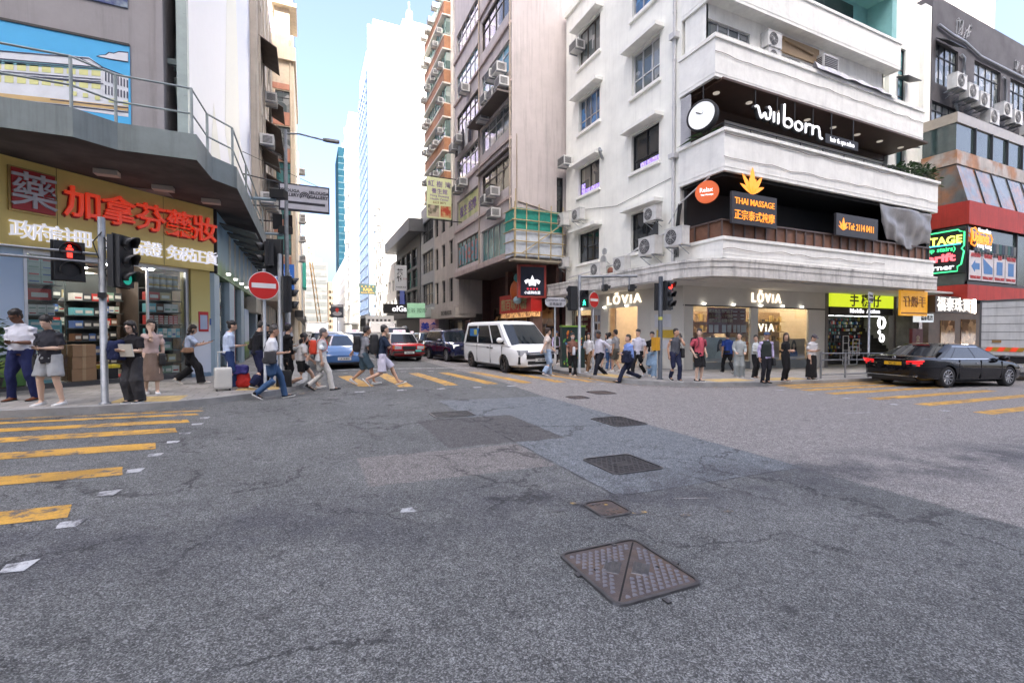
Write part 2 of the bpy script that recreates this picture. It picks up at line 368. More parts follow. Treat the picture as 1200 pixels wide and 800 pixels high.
# pavements with kerbs
LK = [(-90, 10.7), (-8, 10.6), (-4.7, 10.5), (-3.45, 10.62), (-2.44, 10.85), (-1.7, 11.3), (-1.24, 11.74), (-.7, 12.3), (-.3, 13), (-.1, 13.8), (0, 15), (0.02, 20), (0.02, 240)]
RK = [(9.65, 240), (9.65, 40), (9.65, 17), (9.5, 14), (9.6, 12.9), (9.85, 12.3), (10.4, 11.65), (11.2, 11.1), (12.2, 10.75), (14.2, 10.45), (20, 10.4), (40, 10.4), (120, 10.4)]
pave = M('paving', (.3, .29, .275), .8, var=.25, vs=1.2, bump=.25, bs=25)
def _brick(m, sx, mortar=.012, dark=.55):
    t = m.node_tree; N = t.nodes; L = t.links.new; b = N['Principled BSDF']; src = b.inputs['Base Color'].links[0].from_socket
    tc = N.new('ShaderNodeTexCoord'); k = N.new('ShaderNodeTexBrick'); k.inputs['Scale'].default_value = 1; k.inputs['Brick Width'].default_value = sx; k.inputs['Row Height'].default_value = sx*.66
    k.inputs['Mortar Size'].default_value = mortar; k.inputs['Color1'].default_value = (1, 1, 1, 1); k.inputs['Color2'].default_value = (.82, .8, .78, 1); k.inputs['Mortar'].default_value = (dark, dark, dark, 1)
    L(tc.outputs['Object'], k.inputs['Vector']); x = N.new('ShaderNodeMix'); x.data_type = 'RGBA'; x.blend_type = 'MULTIPLY'; x.inputs[0].default_value = 1
    L(src, x.inputs[6]); L(k.outputs[0], x.inputs[7]); L(x.outputs[2], b.inputs['Base Color'])
_brick(pave, .45)
kerbm = M('kerb_stone', (.27, .27, .265), .8, var=.3, vs=2.5, bump=.2)
def pavement(kerb, back, name):
    mb = MB(); n = len(kerb); inn = []
    for i, (x, y) in enumerate(kerb):
        a = Vector(kerb[max(0, i-1)]); c = Vector(kerb[min(n-1, i+1)]); d = (c-a).normalized(); q = Vector((x, y))+Vector((-d.y, d.x))*.16
        inn.append((q.x, q.y))
    for i in range(n-1):
        A, B = kerb[i], kerb[i+1]; a, b = inn[i], inn[i+1]
        mb.quad((*A, pz(*A)-KERB-.1), (*B, pz(*B)-KERB-.1), (*B, pz(*B)), (*A, pz(*A)), 1)
        mb.quad((*A, pz(*A)), (*B, pz(*B)), (*b, pz(*b)), (*a, pz(*a)), 1)
    for i in range(n-1):
        a, b = inn[i], inn[i+1]; c, d = back[i+1], back[i]
        mb.quad((*a, pz(*a)), (*b, pz(*b)), (*c, pz(*c)), (*d, pz(*d)), 0)
    return mb.build(name, [pave, kerbm], kind='structure')
pavement(LK, [(-90, 30), (-60, 30), (-40, 30), (-30, 30), (-20, 30), (-16, 30), (-14, 30), (-12, 30), (-10, 30), (-9, 30), (-8, 30), (-8, 35), (-8, 240)], 'pavement_left')
pavement(RK, [(40, 240), (40, 60), (40, 50), (40, 45), (40, 42), (40, 40), (40, 38), (40, 36), (40, 34), (40, 32), (40, 30), (50, 30), (120, 30)], 'pavement_right')
# markings -------------------------------------------------------
yel = worn_paint('yellow_road_paint', (.58, .32, .05), wear=.475); wht = worn_paint('white_road_paint', (.5, .51, .52), wear=.44); faint = worn_paint('faded_yellow_paint', (.55, .36, .1), wear=.36)
def patch(mb, pts, h=.004, nu=6, nv=2, mi=0):
    a, b, c, d = [Vector(q) for q in pts]; vs = []
    for j in range(nv+1):
        for i in range(nu+1):
            u, v = i/nu, j/nv; q = (a*(1-u)+b*u)*(1-v)+(d*(1-u)+c*u)*v; jx = .012*mnoise.noise((q.x*7, q.y*7, 3)); vs.append((q.x+jx, q.y+jx, gz(q.x, q.y)+h))
    k = nu+1
    mb.add(vs, [(j*k+i, j*k+i+1, (j+1)*k+i+1, (j+1)*k+i) for j in range(nv) for i in range(nu)], mi, True)
mb = MB()
for y0, y1 in ((4.86, 5.2), (6.06, 6.42), (7.24, 7.62), (8.3, 8.66), (9.12, 9.42), (9.86, 10.05), (10.3, 10.42)):
    patch(mb, [(-9, y0+.03), (-1.8, y0), (-1.9, y1), (-9, y1+.03)], nu=14)
for i, (xa, xb) in enumerate(((.95, 1.3), (2.2, 2.3), (3.35, 3.6), (4.45, 4.85), (5.65, 6.0), (6.9, 7.2), (8.0, 8.4), (9.0, 9.25))):
    y0, y1 = (12.6, 16.6) if i else (13., 16.4)
    patch(mb, [(xb-.02, y0), (xb+.38, y0), (xa+.38, y1), (xa-.02, y1)], nv=8, nu=3)
for x0, y in ((13.75, 4.75), (13.95, 5.95), (13.95, 7.02), (14.0, 8.15), (14.1, 8.98), (14.3, 9.6), (14.6, 10.1)):
    patch(mb, [(x0, y), (20.7, y+.03), (20.7, y+.36), (x0, y+.34)], nu=12)
mb.build('crossing_stripes', yel, kind='structure')
mb = MB()
for (x, y) in ((-1.72, 3.97), (-1.72, 4.69), (-1.72, 5.44), (-1.73, 6.2), (-1.72, 6.9), (-1.7, 7.6), (-1.68, 8.2), (-1.66, 8.9), (-1.66, 9.5)):
    s = random.uniform(.7, .85); patch(mb, [(x-.08*s, y-.075), (x+.08*s, y-.085), (x+.075, y+.08), (x-.085, y+.085*s)], .005, 2, 2)
for x in frange(1.2, 8.6, 1.05):
    y = 12.1+random.uniform(-.05, .05); patch(mb, [(x-.12, y-.06), (x+.12, y-.06), (x+.12, y+.06), (x-.12, y+.06)], .005, 2, 1)
    y += 5.3; patch(mb, [(x-.12, y-.06), (x+.12, y-.06), (x+.12, y+.06), (x-.12, y+.06)], .005, 2, 1)
for y in (4.5, 5.4, 6.4, 7.5, 8.5, 9.4):
    for x in (13.35, 21.4): patch(mb, [(x-.12, y-.07), (x+.12, y-.07), (x+.12, y+.07), (x-.12, y+.07)], .005, 2, 1)
patch(mb, [(.5, 18.7), (9.4, 18.7), (9.4, 18.95), (.5, 18.95)], nu=16)
for y in (20.5, 25, 29.5):
    for x in (3.25, 6.35): patch(mb, [(x-.06, y), (x+.06, y), (x+.06, y+2), (x-.06, y+2)], nv=4)
patch(mb, [(.72, 3.97), (.86, 3.94), (.84, 4.05), (.76, 4.06)], nu=2)
mb.build('white_markings', wht, kind='structure')
mb = MB()
patch(mb, [(10.6, 5.9), (11.9, 5.75), (11.9, 5.83), (10.6, 5.98)], nu=5); patch(mb, [(11.1, 4.95), (12, 4.75), (12, 4.84), (11.1, 5.03)], nu=5); patch(mb, [(3.25, 3.35), (3.55, 3.22), (3.55, 3.245), (3.25, 3.37)], nu=4)
mb.build('faded_scratches', worn_paint('faded_white_paint', (.5, .5, .5), (.17, .155, .15), wear=.36), kind='structure')
mb = MB()
def strip(path, wd, h=.005):
    for (x0, y0), (x1, y1) in zip(path, path[1:]):
        d = Vector((x1-x0, y1-y0)); d.normalize(); n = Vector((-d.y, d.x))*wd/2
        patch(mb, [(x0-n.x, y0-n.y), (x1-n.x, y1-n.y), (x1+n.x, y1+n.y), (x0+n.x, y0+n.y)], h, 2, 1)
strip([(-.45, 12.0), (-.1, 12.5), (.14, 13.1), (.27, 13.9), (.32, 15), (.34, 20), (.34, 40)], .1)
strip([(9.35, 40), (9.35, 17), (9.25, 14), (9.33, 12.8), (9.6, 12.1), (10.2, 11.4), (11, 10.9), (12, 10.53), (13.4, 10.3)], .1)
strip([(21, 10.15), (60, 10.15)], .1)
strip([(-1.9, 10.68), (-3.4, 10.4), (-4.7, 10.3)], .09)
for q in ((2.05, 3.5, .07), (2.66, 3.19, .1), (3.03, 2.99, .05), (3.45, 2.92, .05), (3.47, 3.02, .035), (2.27, 3.6, .05)): patch(mb, [(q[0]-q[2], q[1]-.02), (q[0]+q[2], q[1]-.03), (q[0]+q[2]*.8, q[1]+.02), (q[0]-q[2]*.9, q[1]+.025)], .005, 2, 1)
mb.build('yellow_lines', faint, kind='structure')
# tactile paving
tm = M('tactile_tile', (.5, .36, .15), .75, var=.3, vs=4)
def tactile(x0, x1, y0, y1):
    mb = MB(); mb.quad((x0, y0, pz(x0, y0)+.004), (x1, y0, pz(x1, y0)+.004), (x1, y1, pz(x1, y1)+.004), (x0, y1, pz(x0, y1)+.004))
    for i in range(int((x1-x0)/.1)):
        for j in range(int((y1-y0)/.1)):
            x, y = x0+.05+i*.1, y0+.05+j*.1; z = pz(x, y)+.004; r = .032
            mb.add([(x-r, y-r, z), (x+r, y-r, z), (x+r, y+r, z), (x-r, y+r, z), (x-r*.6, y-r*.6, z+.006), (x+r*.6, y-r*.6, z+.006), (x+r*.6, y+r*.6, z+.006), (x-r*.6, y+r*.6, z+.006)],
                   [(4, 5, 6, 7), (0, 1, 5, 4), (1, 2, 6, 5), (2, 3, 7, 6), (3, 0, 4, 7)])
    mb.build('tactile_paving', tm, kind='structure')
tactile(-3.45, -2.35, 10.95, 11.8); tactile(-1.55, -.65, 12.4, 13.6); tactile(12.4, 14.2, 10.9, 11.7); tactile(14.9, 17, 10.75, 11.5); tactile(9.85, 10.6, 13, 14.6)
# manhole covers -------------------------------------------------
iron = M('cast_iron', (.105, .084, .08), .5, .35, var=.4, vs=9, bump=.3, bs=120, c2=(.13, .092, .072)); iron2 = M('worn_iron', (.068, .066, .07), .5, .6, var=.4, vs=8, bump=.3, bs=120); rim = M('iron_rim', (.12, .118, .122), .42, .75, var=.3, vs=10)
def rrect(x0, x1, y0, y1, r, n=5):
    out = []
    for cx, cy, a in ((x1-r, y1-r, 0), (x0+r, y1-r, 90), (x0+r, y0+r, 180), (x1-r, y0+r, 270)):
        out += [(cx+r*math.cos(R(a+90*i/n)), cy+r*math.sin(R(a+90*i/n))) for i in range(n+1)]
    return out
def cover(x0, x1, y0, y1, label, kind, m):
    c = ((x0+x1)/2, (y0+y1)/2); z = lambda x, y: gz(x, y)
    t = thing('manhole_cover', label, 'manhole cover', (c[0], c[1], z(*c)))
    def sheet(mb, poly, h, mi=0): mb.add([(x, y, z(x, y)+h) for x, y in poly], [tuple(range(len(poly)))], mi)
    mb = MB(); o = rrect(x0, x1, y0, y1, .07); i_ = rrect(x0+.022, x1-.022, y0+.022, y1-.022, .055); n = len(o)
    A = [(x, y, z(x, y)+.001) for x, y in rrect(x0-.004, x1+.004, y0-.004, y1+.004, .07)]; B = [(x, y, z(x, y)+.014) for x, y in o]; C = [(x, y, z(x, y)+.014) for x, y in i_]; D_ = [(x, y, z(x, y)+.003) for x, y in i_]
    for a, b in ((A, B), (B, C), (C, D_)): mb.add(a+b, [(k, (k+1) % n, n+(k+1) % n, n+k) for k in range(n)])
    if kind == 'big':
        for q in ((x0-.03, y0+.42), (x0+.45, y1+.0), (x1+.0, y0+.3), (x0+.3, y0-.03)): mb.box(q[0], q[0]+.03, q[1]-.05, q[1]+.0, z(*q)+.002, z(*q)+.012)
    mb.build('rim', rim, t)
    mb = MB(); sheet(mb, rrect(x0+.024, x1-.024, y0+.024, y1-.024, .05), .006)
    s = .052 if kind == 'big' else .075
    def stud(x, y, a, b, h=.006):
        q = z(x, y)+.006; mb.add([(x-a, y-b, q), (x+a, y-b, q), (x+a*.2, y+b, q), (x-a, y-b*.6, q+h), (x+a*.8, y-b*.6, q+h), (x+a*.1, y+b*.7, q+h)], [(3, 4, 5), (0, 1, 4, 3), (1, 2, 5, 4), (2, 0, 3, 5)], 1)
    k = 0; y = y0+.07
    while y < y1-.05:
        x = x0+.07+(s/2 if k % 2 else 0)
        while x < x1-.05:
            u, v = (x-c[0]), (y-c[1])
            if kind == 'flat':
                if abs(u) < .1 and abs(v) < .08: pass
                else: mb.box(x-.022, x+.022, y-.008, y+.008, z(x, y)+.006, z(x, y)+.0095)
            elif abs(u-v) > .05 and not (abs(u+.0) < .15 and abs(v) < .11): stud(x, y, .018, .015, .008)
            x += s
        y += s*.75; k += 1
    lid = mb.build('lid', [m, M('stud_worn', (.2, .2, .225), .4, .5)], t)
    if kind == 'big':
        d = MB(); e = .006
        for a, b in (((x0+.05, y0+.05), (x1-.05, y1-.05)),):
            q = Vector((b[0]-a[0], b[1]-a[1])).normalized(); nn = Vector((-q.y, q.x))*.006
            d.add([(a[0]-nn.x, a[1]-nn.y, z(*a)+.0065), (b[0]-nn.x, b[1]-nn.y, z(*b)+.0065), (b[0]+nn.x, b[1]+nn.y, z(*b)+.0065), (a[0]+nn.x, a[1]+nn.y, z(*a)+.0065)], [(0, 1, 2, 3)])
        for sx, sy in ((-.21, .06), (.2, -.07)): d.lathe((c[0]+sx, c[1]+sy, z(c[0]+sx, c[1])+.0066), [(.014, 0), (.014, .0008)], 10)
        d.build('seam', M('dark_gap', (.01, .01, .01), .9), lid)
        for sx, sy, a in ((-.085, .05, 45), (.08, -.045, 45)):
            q = MB(); ca, sa = math.cos(R(a)), math.sin(R(a))
            def pt(u, v, h): x, y = c[0]+sx+u*ca-v*sa, c[1]+sy+u*sa+v*ca; return (x, y, z(x, y)+h)
            q.hexa([pt(-.085, -.055, .006), pt(.085, -.055, .006), pt(.085, .055, .006), pt(-.085, .055, .006), pt(-.08, -.05, .010), pt(.08, -.05, .010), pt(.08, .05, .010), pt(-.08, .05, .010)])
            for vv in (-.02, .02):
                for uu in frange(-.06, .06, .024): q.hexa([pt(uu-.008, vv-.012, .0098), pt(uu+.006, vv-.012, .0098), pt(uu+.006, vv+.012, .0098), pt(uu-.008, vv+.012, .0098), pt(uu-.007, vv-.01, .0125), pt(uu+.004, vv-.01, .0125), pt(uu+.004, vv+.01, .0125), pt(uu-.007, vv+.01, .0125)])
            q.build('name_plate', rim, lid)
cover(1.61, 2.29, 2.1, 2.79, 'large rusty brown manhole cover with raised studs and a diagonal seam, nearest the camera', 'big', iron)
cover(2.3, 2.63, 3.19, 3.56, 'small brown manhole cover dotted with yellow paint specks', 'flat', iron)
cover(3.15, 3.88, 4.16, 4.86, 'wide bluish grey manhole cover in the middle of the smooth asphalt strip', 'flat', iron2)
cover(4.86, 5.58, 6.4, 7.22, 'dark grey manhole cover touching the edge of the pinkish lane', 'flat', iron2)
cover(2.14, 2.95, 8.2, 8.75, 'pale worn manhole cover level with the road left of the dark patch', 'flat', iron2)
cover(6.0, 6.5, 9.6, 10.05, 'small black manhole cover in the pinkish lane, left one of two', 'flat', iron)
cover(7.1, 7.75, 10.15, 10.75, 'black manhole cover near the far crossing, right one of two', 'flat', iron)
p = MB()
for q in ((2.39, 3.49, .02), (2.5, 3.44, .02), (2.42, 3.3, .013), (2.48, 3.3, .012), (2.36, 3.25, .012), (2.53, 3.31, .012), (2.44, 3.38, .01)): p.lathe((q[0], q[1], gz(q[0], q[1])+.0125), [(q[2], 0), (q[2]*.8, .001)], 7)
p.build('paint_specks', faint, kind='structure')
# ================================================================== white corner building
white = M('weathered_white_render', (.87, .87, .80), .75, var=.1, vs=.9, bump=.25, bs=14, streak=.12)
white2 = M('old_white_paint', (.87, .865, .81), .7, var=.1, vs=1.6, bump=.8, bs=4, streak=.12)
grimy = M('grimy_concrete', (.66, .64, .6), .85, var=.3, vs=1.5, bump=.4, bs=12, streak=.6)
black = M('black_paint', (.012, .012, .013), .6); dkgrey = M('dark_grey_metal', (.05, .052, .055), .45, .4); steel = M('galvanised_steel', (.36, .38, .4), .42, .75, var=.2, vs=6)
alu = M('aluminium_frame', (.5, .51, .52), .4, .6); blackfr = M('black_window_frame', (.02, .02, .022), .4); brownfr = M('bronze_window_frame', (.09, .075, .06), .45, .3)
whitefr = M('white_window_frame', (.68, .68, .68), .45)
pane1 = panes('window_panes', (.02, .025, .03), (.3, .28, .22), .7); pane2 = panes('dark_panes', (.015, .018, .02), (.09, .1, .11), .9)
tealp = panes('teal_panes', (.05, .16, .16), (.12, .3, .3), .8); sheerp = panes('bright_panes', (.08, .1, .1), (.42, .42, .4), .6); bluep = panes('blue_panes', (.03, .06, .1), (.06, .22, .5), .5)
brownc = M('brown_soffit', (.07, .035, .022), .6, var=.2); warmw = M('warm_interior_wall', (.6, .47, .32), .7)
beige = M('taupe_sign_band', (.62, .6, .54), .55, var=.04); ceilw = M('shop_ceiling', (.55, .55, .53), .7); floort = M('shop_floor', (.35, .33, .3), .4)
lampw = M('white_lamp', (1, .95, .86), .5, var=0, emit=1.2); lampc = M('cool_lamp', (.93, .97, 1), .5, var=0, emit=.8); lampy = M('warm_lamp', (1, .83, .64), .5, var=0, emit=15)
neonw = M('white_sign_light', (1, .93, .82), .5, var=0, emit=.2); neonc = M('cool_sign_light', (.95, .95, 1), .5, var=0, emit=.2); neonwarm = M('warm_sign_light', (1, .84, .64), .5, var=0, emit=.3)
orange = M('orange_letter', (.95, .3, .03), .5, var=.03, emit=.2); orange_d = M('orange_disc', (.75, .13, .02), .45, var=.05, emit=.03)
shopglass = glass('shop_glass'); brownwood = M('brown_panel', (.18, .085, .05), .6, var=.25, vs=5)
XW, YW = 14.4, 14.7                         # street wall and cross-street wall
B = thing('corner_building', 'white rendered corner block with wraparound balconies above a beige jewellery shop', 'building', (XW, YW, 0)); B['org'] = (XW, YW, 0)
FL = Frame((XW, 24, 0), (-1, 0, 0))        # u = 24 - Y
FR = Frame((XW, YW, 0), (0, -1, 0))        # u = X - 14.4
Lw = []
for z0, z1 in ((5.35, 7.15), (9.2, 10.9), (12.8, 14.75), (16.5, 18.6)):
    Lw.append((1.4, 3.45, z0+.1, z1)); Lw.append((6.1, 8.0, z0, z1+.05))
mb = MB(); wall_holes(mb, FL, 0, 24-YW, 3.9, 20.4, Lw, .26)
holesR = []
for k, z in enumerate((8.05, 11.8, 15.5)):
    for u0, u1 in ((.9, 4.2), (5.2, 7.4), (7.9, 10.2), (11, 13.3)): holesR.append((u0, u1, z+.75, z+2.1))
for z in (4.6, 6.6, 8.4, 10.5, 12.2, 14.4, 15.9): holesR.append((16.0, 16.75, z, z+1.6))
wall_holes(mb, FR, 0, 19, 3.9, 20.4, holesR, .2)
mb.quad((XW, YW, 20.4), (XW+19, YW, 20.4), (XW+19, 24, 20.4), (XW, 24, 20.4))
mb.quad((XW, 24, 0), (XW, 24, 20.4), (XW+19, 24, 20.4), (XW+19, 24, 0)); mb.quad((XW+19, YW, 3), (XW+19, 24, 3), (XW+19, 24, 20.4), (XW+19, YW, 20.4))
mb.fbox(FL, -.02, 9.32, 20.3, 20.65, -.25, .14)
for u in (14.7, 18.2): mb.fbox(FR, u, u+.7, 3.9, 20.4, 0, .22)
mb.build('wall', white, B)
styles = [(blackfr, pane2, 3, None), (blackfr, pane2, 2, .32), (blackfr, pane1, 2, None), (blackfr, pane2, 2, .3), (alu, bluep, 4, .35), (whitefr, sheerp, 3, .38), (brownfr, sheerp, 3, None), (alu, bluep, 3, .5)]
hood = MB(); sill = MB()
for i, (h, s) in enumerate(zip(Lw, styles)):
    wd = window(B, FL, *h, s[0], s[1], s[2], 1, .2, hsplit=s[3])
    for nm, m_, q in (('hood', white2, (h[0]-.28, h[1]+.28, h[3]+.1, h[3]+.26, .0, .5)), ('sill', white2, (h[0]-.12, h[1]+.12, h[2]-.16, h[2]-.02, .0, .13))):
        t = MB(); t.fbox(FL, *q); t.build(nm, m_, wd)
for h in holesR: window(B, FR, *h, alu if h[0] < 15 else dkgrey, sheerp if h[0] < 15 else tealp, 3 if h[0] < 15 else 1, 1, .15, hsplit=.3)
# small awnings over the narrow windows
mb = MB()
for z in (8.25, 12.05, 15.75): mb.hexa([FR.p(15.7, z-.25, .65), FR.p(17, z-.25, .65), FR.p(17, z-.05, .05), FR.p(15.7, z-.05, .05), FR.p(15.7, z-.2, .65), FR.p(17, z-.2, .65), FR.p(17, z, .05), FR.p(15.7, z, .05)])
mb.build('awning', dkgrey, B)
# balconies: L-shaped slabs with solid parapets, the street side flush with the wall
def balcony(xl, yf, xr, z0, z1, lip, floor_m, name='balcony', th=.14, soff=white2):
    mb = MB()
    def run(x0, x1, y0, y1, a, b): mb.box(x0, x1, y0, y1, a, b)
    run(xl, xr, yf, yf+th, z0, z1); run(xl, xl+th, yf+th, YW+.0, z0, z1); run(xr-th, xr, yf+th, YW, z0, z1)
    # coping and string courses
    run(xl-lip, xr+lip, yf-lip, yf+th+.03, z1, z1+.12); run(xl-lip, xl+th+.03, yf+th+.03, YW, z1, z1+.12); run(xr-th-.03, xr+lip, yf+th+.03, YW, z1, z1+.12)
    for q in (.14,): run(xl-.012, xr+.012, yf-.012, yf, z0+q, z0+q+.03); run(xl-.012, xl, yf, YW, z0+q, z0+q+.03)
    o = mb.build(name, white2, B)
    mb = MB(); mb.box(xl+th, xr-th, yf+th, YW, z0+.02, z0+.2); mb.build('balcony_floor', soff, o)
    return o
canopy = MB()
b1 = balcony(14.4, 12.5, 29.4, 4.35, 5.05, .05, black, soff=white2)
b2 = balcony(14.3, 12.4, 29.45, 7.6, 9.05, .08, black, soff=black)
b3 = balcony(14.28, 12.85, 28.95, 11.3, 12.75, .06, black, soff=brownc)
b4 = balcony(14.4, 12.95, 27.0, 14.5, 15.75, .05, black)
b5 = balcony(14.4, 12.95, 27.0, 18.2, 19.4, .05, black)
# ledge that runs round the corner at first floor
path = [(13.25, 24.4), (13.25, 16), (13.28, 14.4), (13.5, 13.4), (14.0, 12.75), (14.8, 12.42), (16, 12.36), (29.45, 12.36)]
pin = [(14.4, 24.4), (14.4, 16), (14.4, 14.4), (14.5, 13.9), (14.7, 13.2), (15, 13), (16, 12.9), (29.45, 12.9)]
mb = MB(); n = len(path)
for i in range(n-1):
    a, b, c, d = path[i], path[i+1], pin[i+1], pin[i]
    for z0, z1, e in ((3.66, 3.84, 0), (3.84, 4.02, .03), (4.02, 4.24, .0), (4.24, 4.34, -.04)):
        mb.hexa([(*a, z0), (*d, z0), (*c, z0), (*b, z0), (*a, z1), (*d, z1), (*c, z1), (*b, z1)]) if not e else mb.hexa([(a[0]+e, a[1]+e*.7, z0), (*d, z0), (*c, z0), (b[0]+e, b[1]+e*.7, z0), (a[0]+e, a[1]+e*.7, z1), (*d, z1), (*c, z1), (b[0]+e, b[1]+e*.7, z1)])
mb.build('ledge', grimy, B)
# drain pipes, cables
mb = MB(); x, y = XW-.1, 15.0
mb.tube([(x, y, 4.4), (x, y, 20)], .07, 0, 10); mb.box(x-.16, x+.1, y-.2, y+.16, 13.9, 14.15); mb.box(x-.16, x+.1, y-.2, y+.16, 8.9, 9.1)
for z in frange(5, 19, 2): mb.lathe((x, y, z), [(.085, 0), (.085, .09)], 10)
mb.tube([(x, y+.05, 5.9), (x, y+2, 5.55), (x, 19, 4.95), (x, 23.4, 4.75)], .045); mb.tube([(x, 15.25, 6.2), (x-.02, 14.6, 6.9), (14.2, 13.0, 7.5)], .03)
mb.build('drain_pipe', M('white_pipe', (.6, .6, .6), .5, streak=.3), B)
mb = MB()
for k in range(4):
    mb.tube([(XW-.05-.03*k, 14.55+.03*k, 6.9), (XW-.12, 14.6+.05*k, 6.3), (XW-.1-.02*k, 14.7+.04*k, 5.4), (XW-.05, 14.75+.1*k, 4.7)], .022)
mb.tube([(XW-.04, 23.9, 8.8), (XW-.04, 19, 7.9), (XW-.04, 15.2, 8.15)], .012)
mb.build('cable', black, B)
for xl, yf, xr, zc in ((14.3, 12.36, 29.4, 8.95), (14.3, 12.82, 28.9, 12.2), (14.3, 12.37, 29.4, 8.1), (14.4, 12.46, 25, 4.72)):
    mb = MB(); mb.tube([(xl-.05+(xr-xl)*i/40, yf, zc+.09*mnoise.noise((i*.35, zc, 0))+.04*mnoise.noise((i*1.1, zc, 5))) for i in range(41)], .012, 0, 5); mb.build('cable', M('old_cable', (.25, .2, .17), .7), B)
mb = MB()
for h in (Lw[3], Lw[2]): mb.fbox(FL, h[0]+.5, h[1]-.1, h[2]+.12, h[2]+.34, -.17, -.15)
mb.fbox(FL, 1.5, 1.85, 9.35, 10.0, -.17, -.15); mb.build('band', M('violet_led', (.35, .2, 1), .5, c2=(.7, .65, 1), vs=14, emit=.12), B)
# first floor: black room behind railing with brown panels
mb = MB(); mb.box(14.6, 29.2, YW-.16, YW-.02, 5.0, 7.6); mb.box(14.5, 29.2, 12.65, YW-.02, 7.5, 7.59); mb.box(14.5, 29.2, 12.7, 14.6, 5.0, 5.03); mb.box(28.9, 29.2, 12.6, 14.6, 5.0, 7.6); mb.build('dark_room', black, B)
mb = MB(); mb.box(14.46, 29.2, 12.62, 12.66, 5.2, 5.78); mb.box(14.46, 14.5, 12.66, 14.6, 5.2, 5.78)
rp = mb.build('railing_panel', brownwood, B)
mb = MB(); mb.box(14.38, 29.25, 12.55, 12.68, 5.78, 5.84); mb.box(14.38, 14.5, 12.68, 14.65, 5.78, 5.84)
for x in frange(14.42, 29.1, .62): mb.box(x-.025, x+.025, 12.55, 12.61, 5.17, 5.78)
for y in (13.2, 13.9, 14.5): mb.box(14.38, 14.44, y-.025, y+.025, 5.17, 5.78)
mb.build('railing', M('brown_rail', (.1, .07, .06), .5), B)
# second floor salon
mb = MB(); mb.box(14.6, 29.2, 12.75, YW-.02, 11.2, 11.29); mb.build('salon_ceiling', brownc, B)
mb = MB(); mb.box(14.5, 29, YW-.1, YW-.012, 9.1, 10.2); mb.box(14.5, 29, YW-.1, YW-.012, 10.9, 11.2); mb.box(15.2, 16.8, YW-.12, YW-.02, 9.2, 11.2); mb.build('salon_wall', M('salon_brown', (.06, .035, .025), .6), B)
mb = MB()
for x in frange(15.2, 28.5, 1.9): mb.lathe((x, 13.6, 11.17), [(.13, 0), (.13, .03)], 12)
mb.build('downlight', M('lamp_glass', (.8, .7, .6), .4, emit=.08), B)
mb = MB(); mb.tube([(14.4, 12.55, 9.42), (29.3, 12.55, 9.42)], .02); mb.tube([(14.4, 12.55, 9.42), (14.4, 14.5, 9.42)], .02)
for x in frange(14.4, 29.3, 1.5): mb.tube([(x, 12.55, 9.1), (x, 12.55, 9.42)], .015)
mb.build('salon_railing', black, B)
mb = MB(); mb.box(14.31, 14.36, 14.1, 14.62, 9.15, 11.2)
for z in frange(9.3, 11.1, .08): mb.box(14.29, 14.31, 14.12, 14.6, z, z+.05)
mb.build('louvre_panel', M('pale_louvre', (.55, .55, .57), .5), B)
# third floor balcony rail and top teal recess
mb = MB(); mb.tube([(14.3, 14.6, 12.95), (14.3, 12.87, 12.95), (28.9, 12.87, 12.95)], .022)
for x in frange(14.4, 28.8, 1.4): mb.tube([(x, 12.87, 12.8), (x, 12.87, 12.95)], .014)
mb.build('balcony_railing', white2, B)
teal = M('turquoise_paint', (.26, .52, .5), .6, var=.1)
mb = MB(); mb.box(19.8, 26.8, 14.2, YW-.02, 15.8, 18.2); mb.box(26.5, 26.9, 13.1, YW-.02, 15.8, 18.2); mb.box(19.8, 26.9, 13.0, 14.6, 18.12, 18.19); mb.build('turquoise_recess', teal, B)
mb = MB(); mb.box(21.5, 25.2, 14.15, 14.19, 16.9, 17.9); mb.build('recess_window', pane2, B)
FI = Frame((14.5, 13.5, 0), (0, -1, 0)); hi = [(.1, 2.5, 12.92, 13.95), (4.3, 5.7, 12.92, 13.6), (7.9, 11.4, 12.92, 13.55)]
mb = MB(); wall_holes(mb, FI, 0, 12.1, 12.7, 14.55, hi, .15); mb.box(14.5, 14.6, 13.5, 14.6, 11.4, 14.5); mb.box(26.5, 26.6, 13.5, 14.6, 11.4, 14.5); mb.build('infill_wall', white2, B)
for h in hi: window(B, FI, *h, alu, sheerp, 4, 1, .12)
mb = MB(); mb.box(18.6, 21.4, 13.42, 13.49, 13.68, 14.35); mb.tube([(18.9, 13.38, 14.2), (20.9, 13.38, 14.0)], .05, 0, 6); mb.build('wall_strip', M('tan_board', (.42, .3, .18), .7), B)
# ------------------------------------------------------------------ ground floor shop: beige band, windows, room
mb = MB()
XL = 14.95
P0, P1 = V(XL, 17.0, 0), V(15.4, 15.5, 0)
FC = Frame((P0.x, P0.y, 0), V(-(P0.y-P1.y), -(P1.x-P0.x), 0)); LC = (P1-P0).length
FLG = Frame((XL, 24, 0), (-1, 0, 0)); FRG = Frame((15.4, 15.5, 0), (0, -1, 0))
mb.fbox(FLG, 0, 7.0, 2.8, 3.75, -.15, 0); mb.fbox(FC, 0, LC, 2.8, 3.75, -.15, 0); mb.fbox(FRG, 0, 10.15, 2.72, 3.75, -.15, 0)
mb.build('sign_band', beige, B)
mb = MB(); mb.box(XL+.05, 33.3, 15.66, 23.9, 3.75, 3.86); mb.box(14.4, 33.3, 12.95, 16, 3.62, 3.72); mb.box(13.3, 15.2, 14, 24, 3.6, 3.66); mb.build('canopy_soffit', M('soffit_concrete', (.6, .58, .55), .8), B)
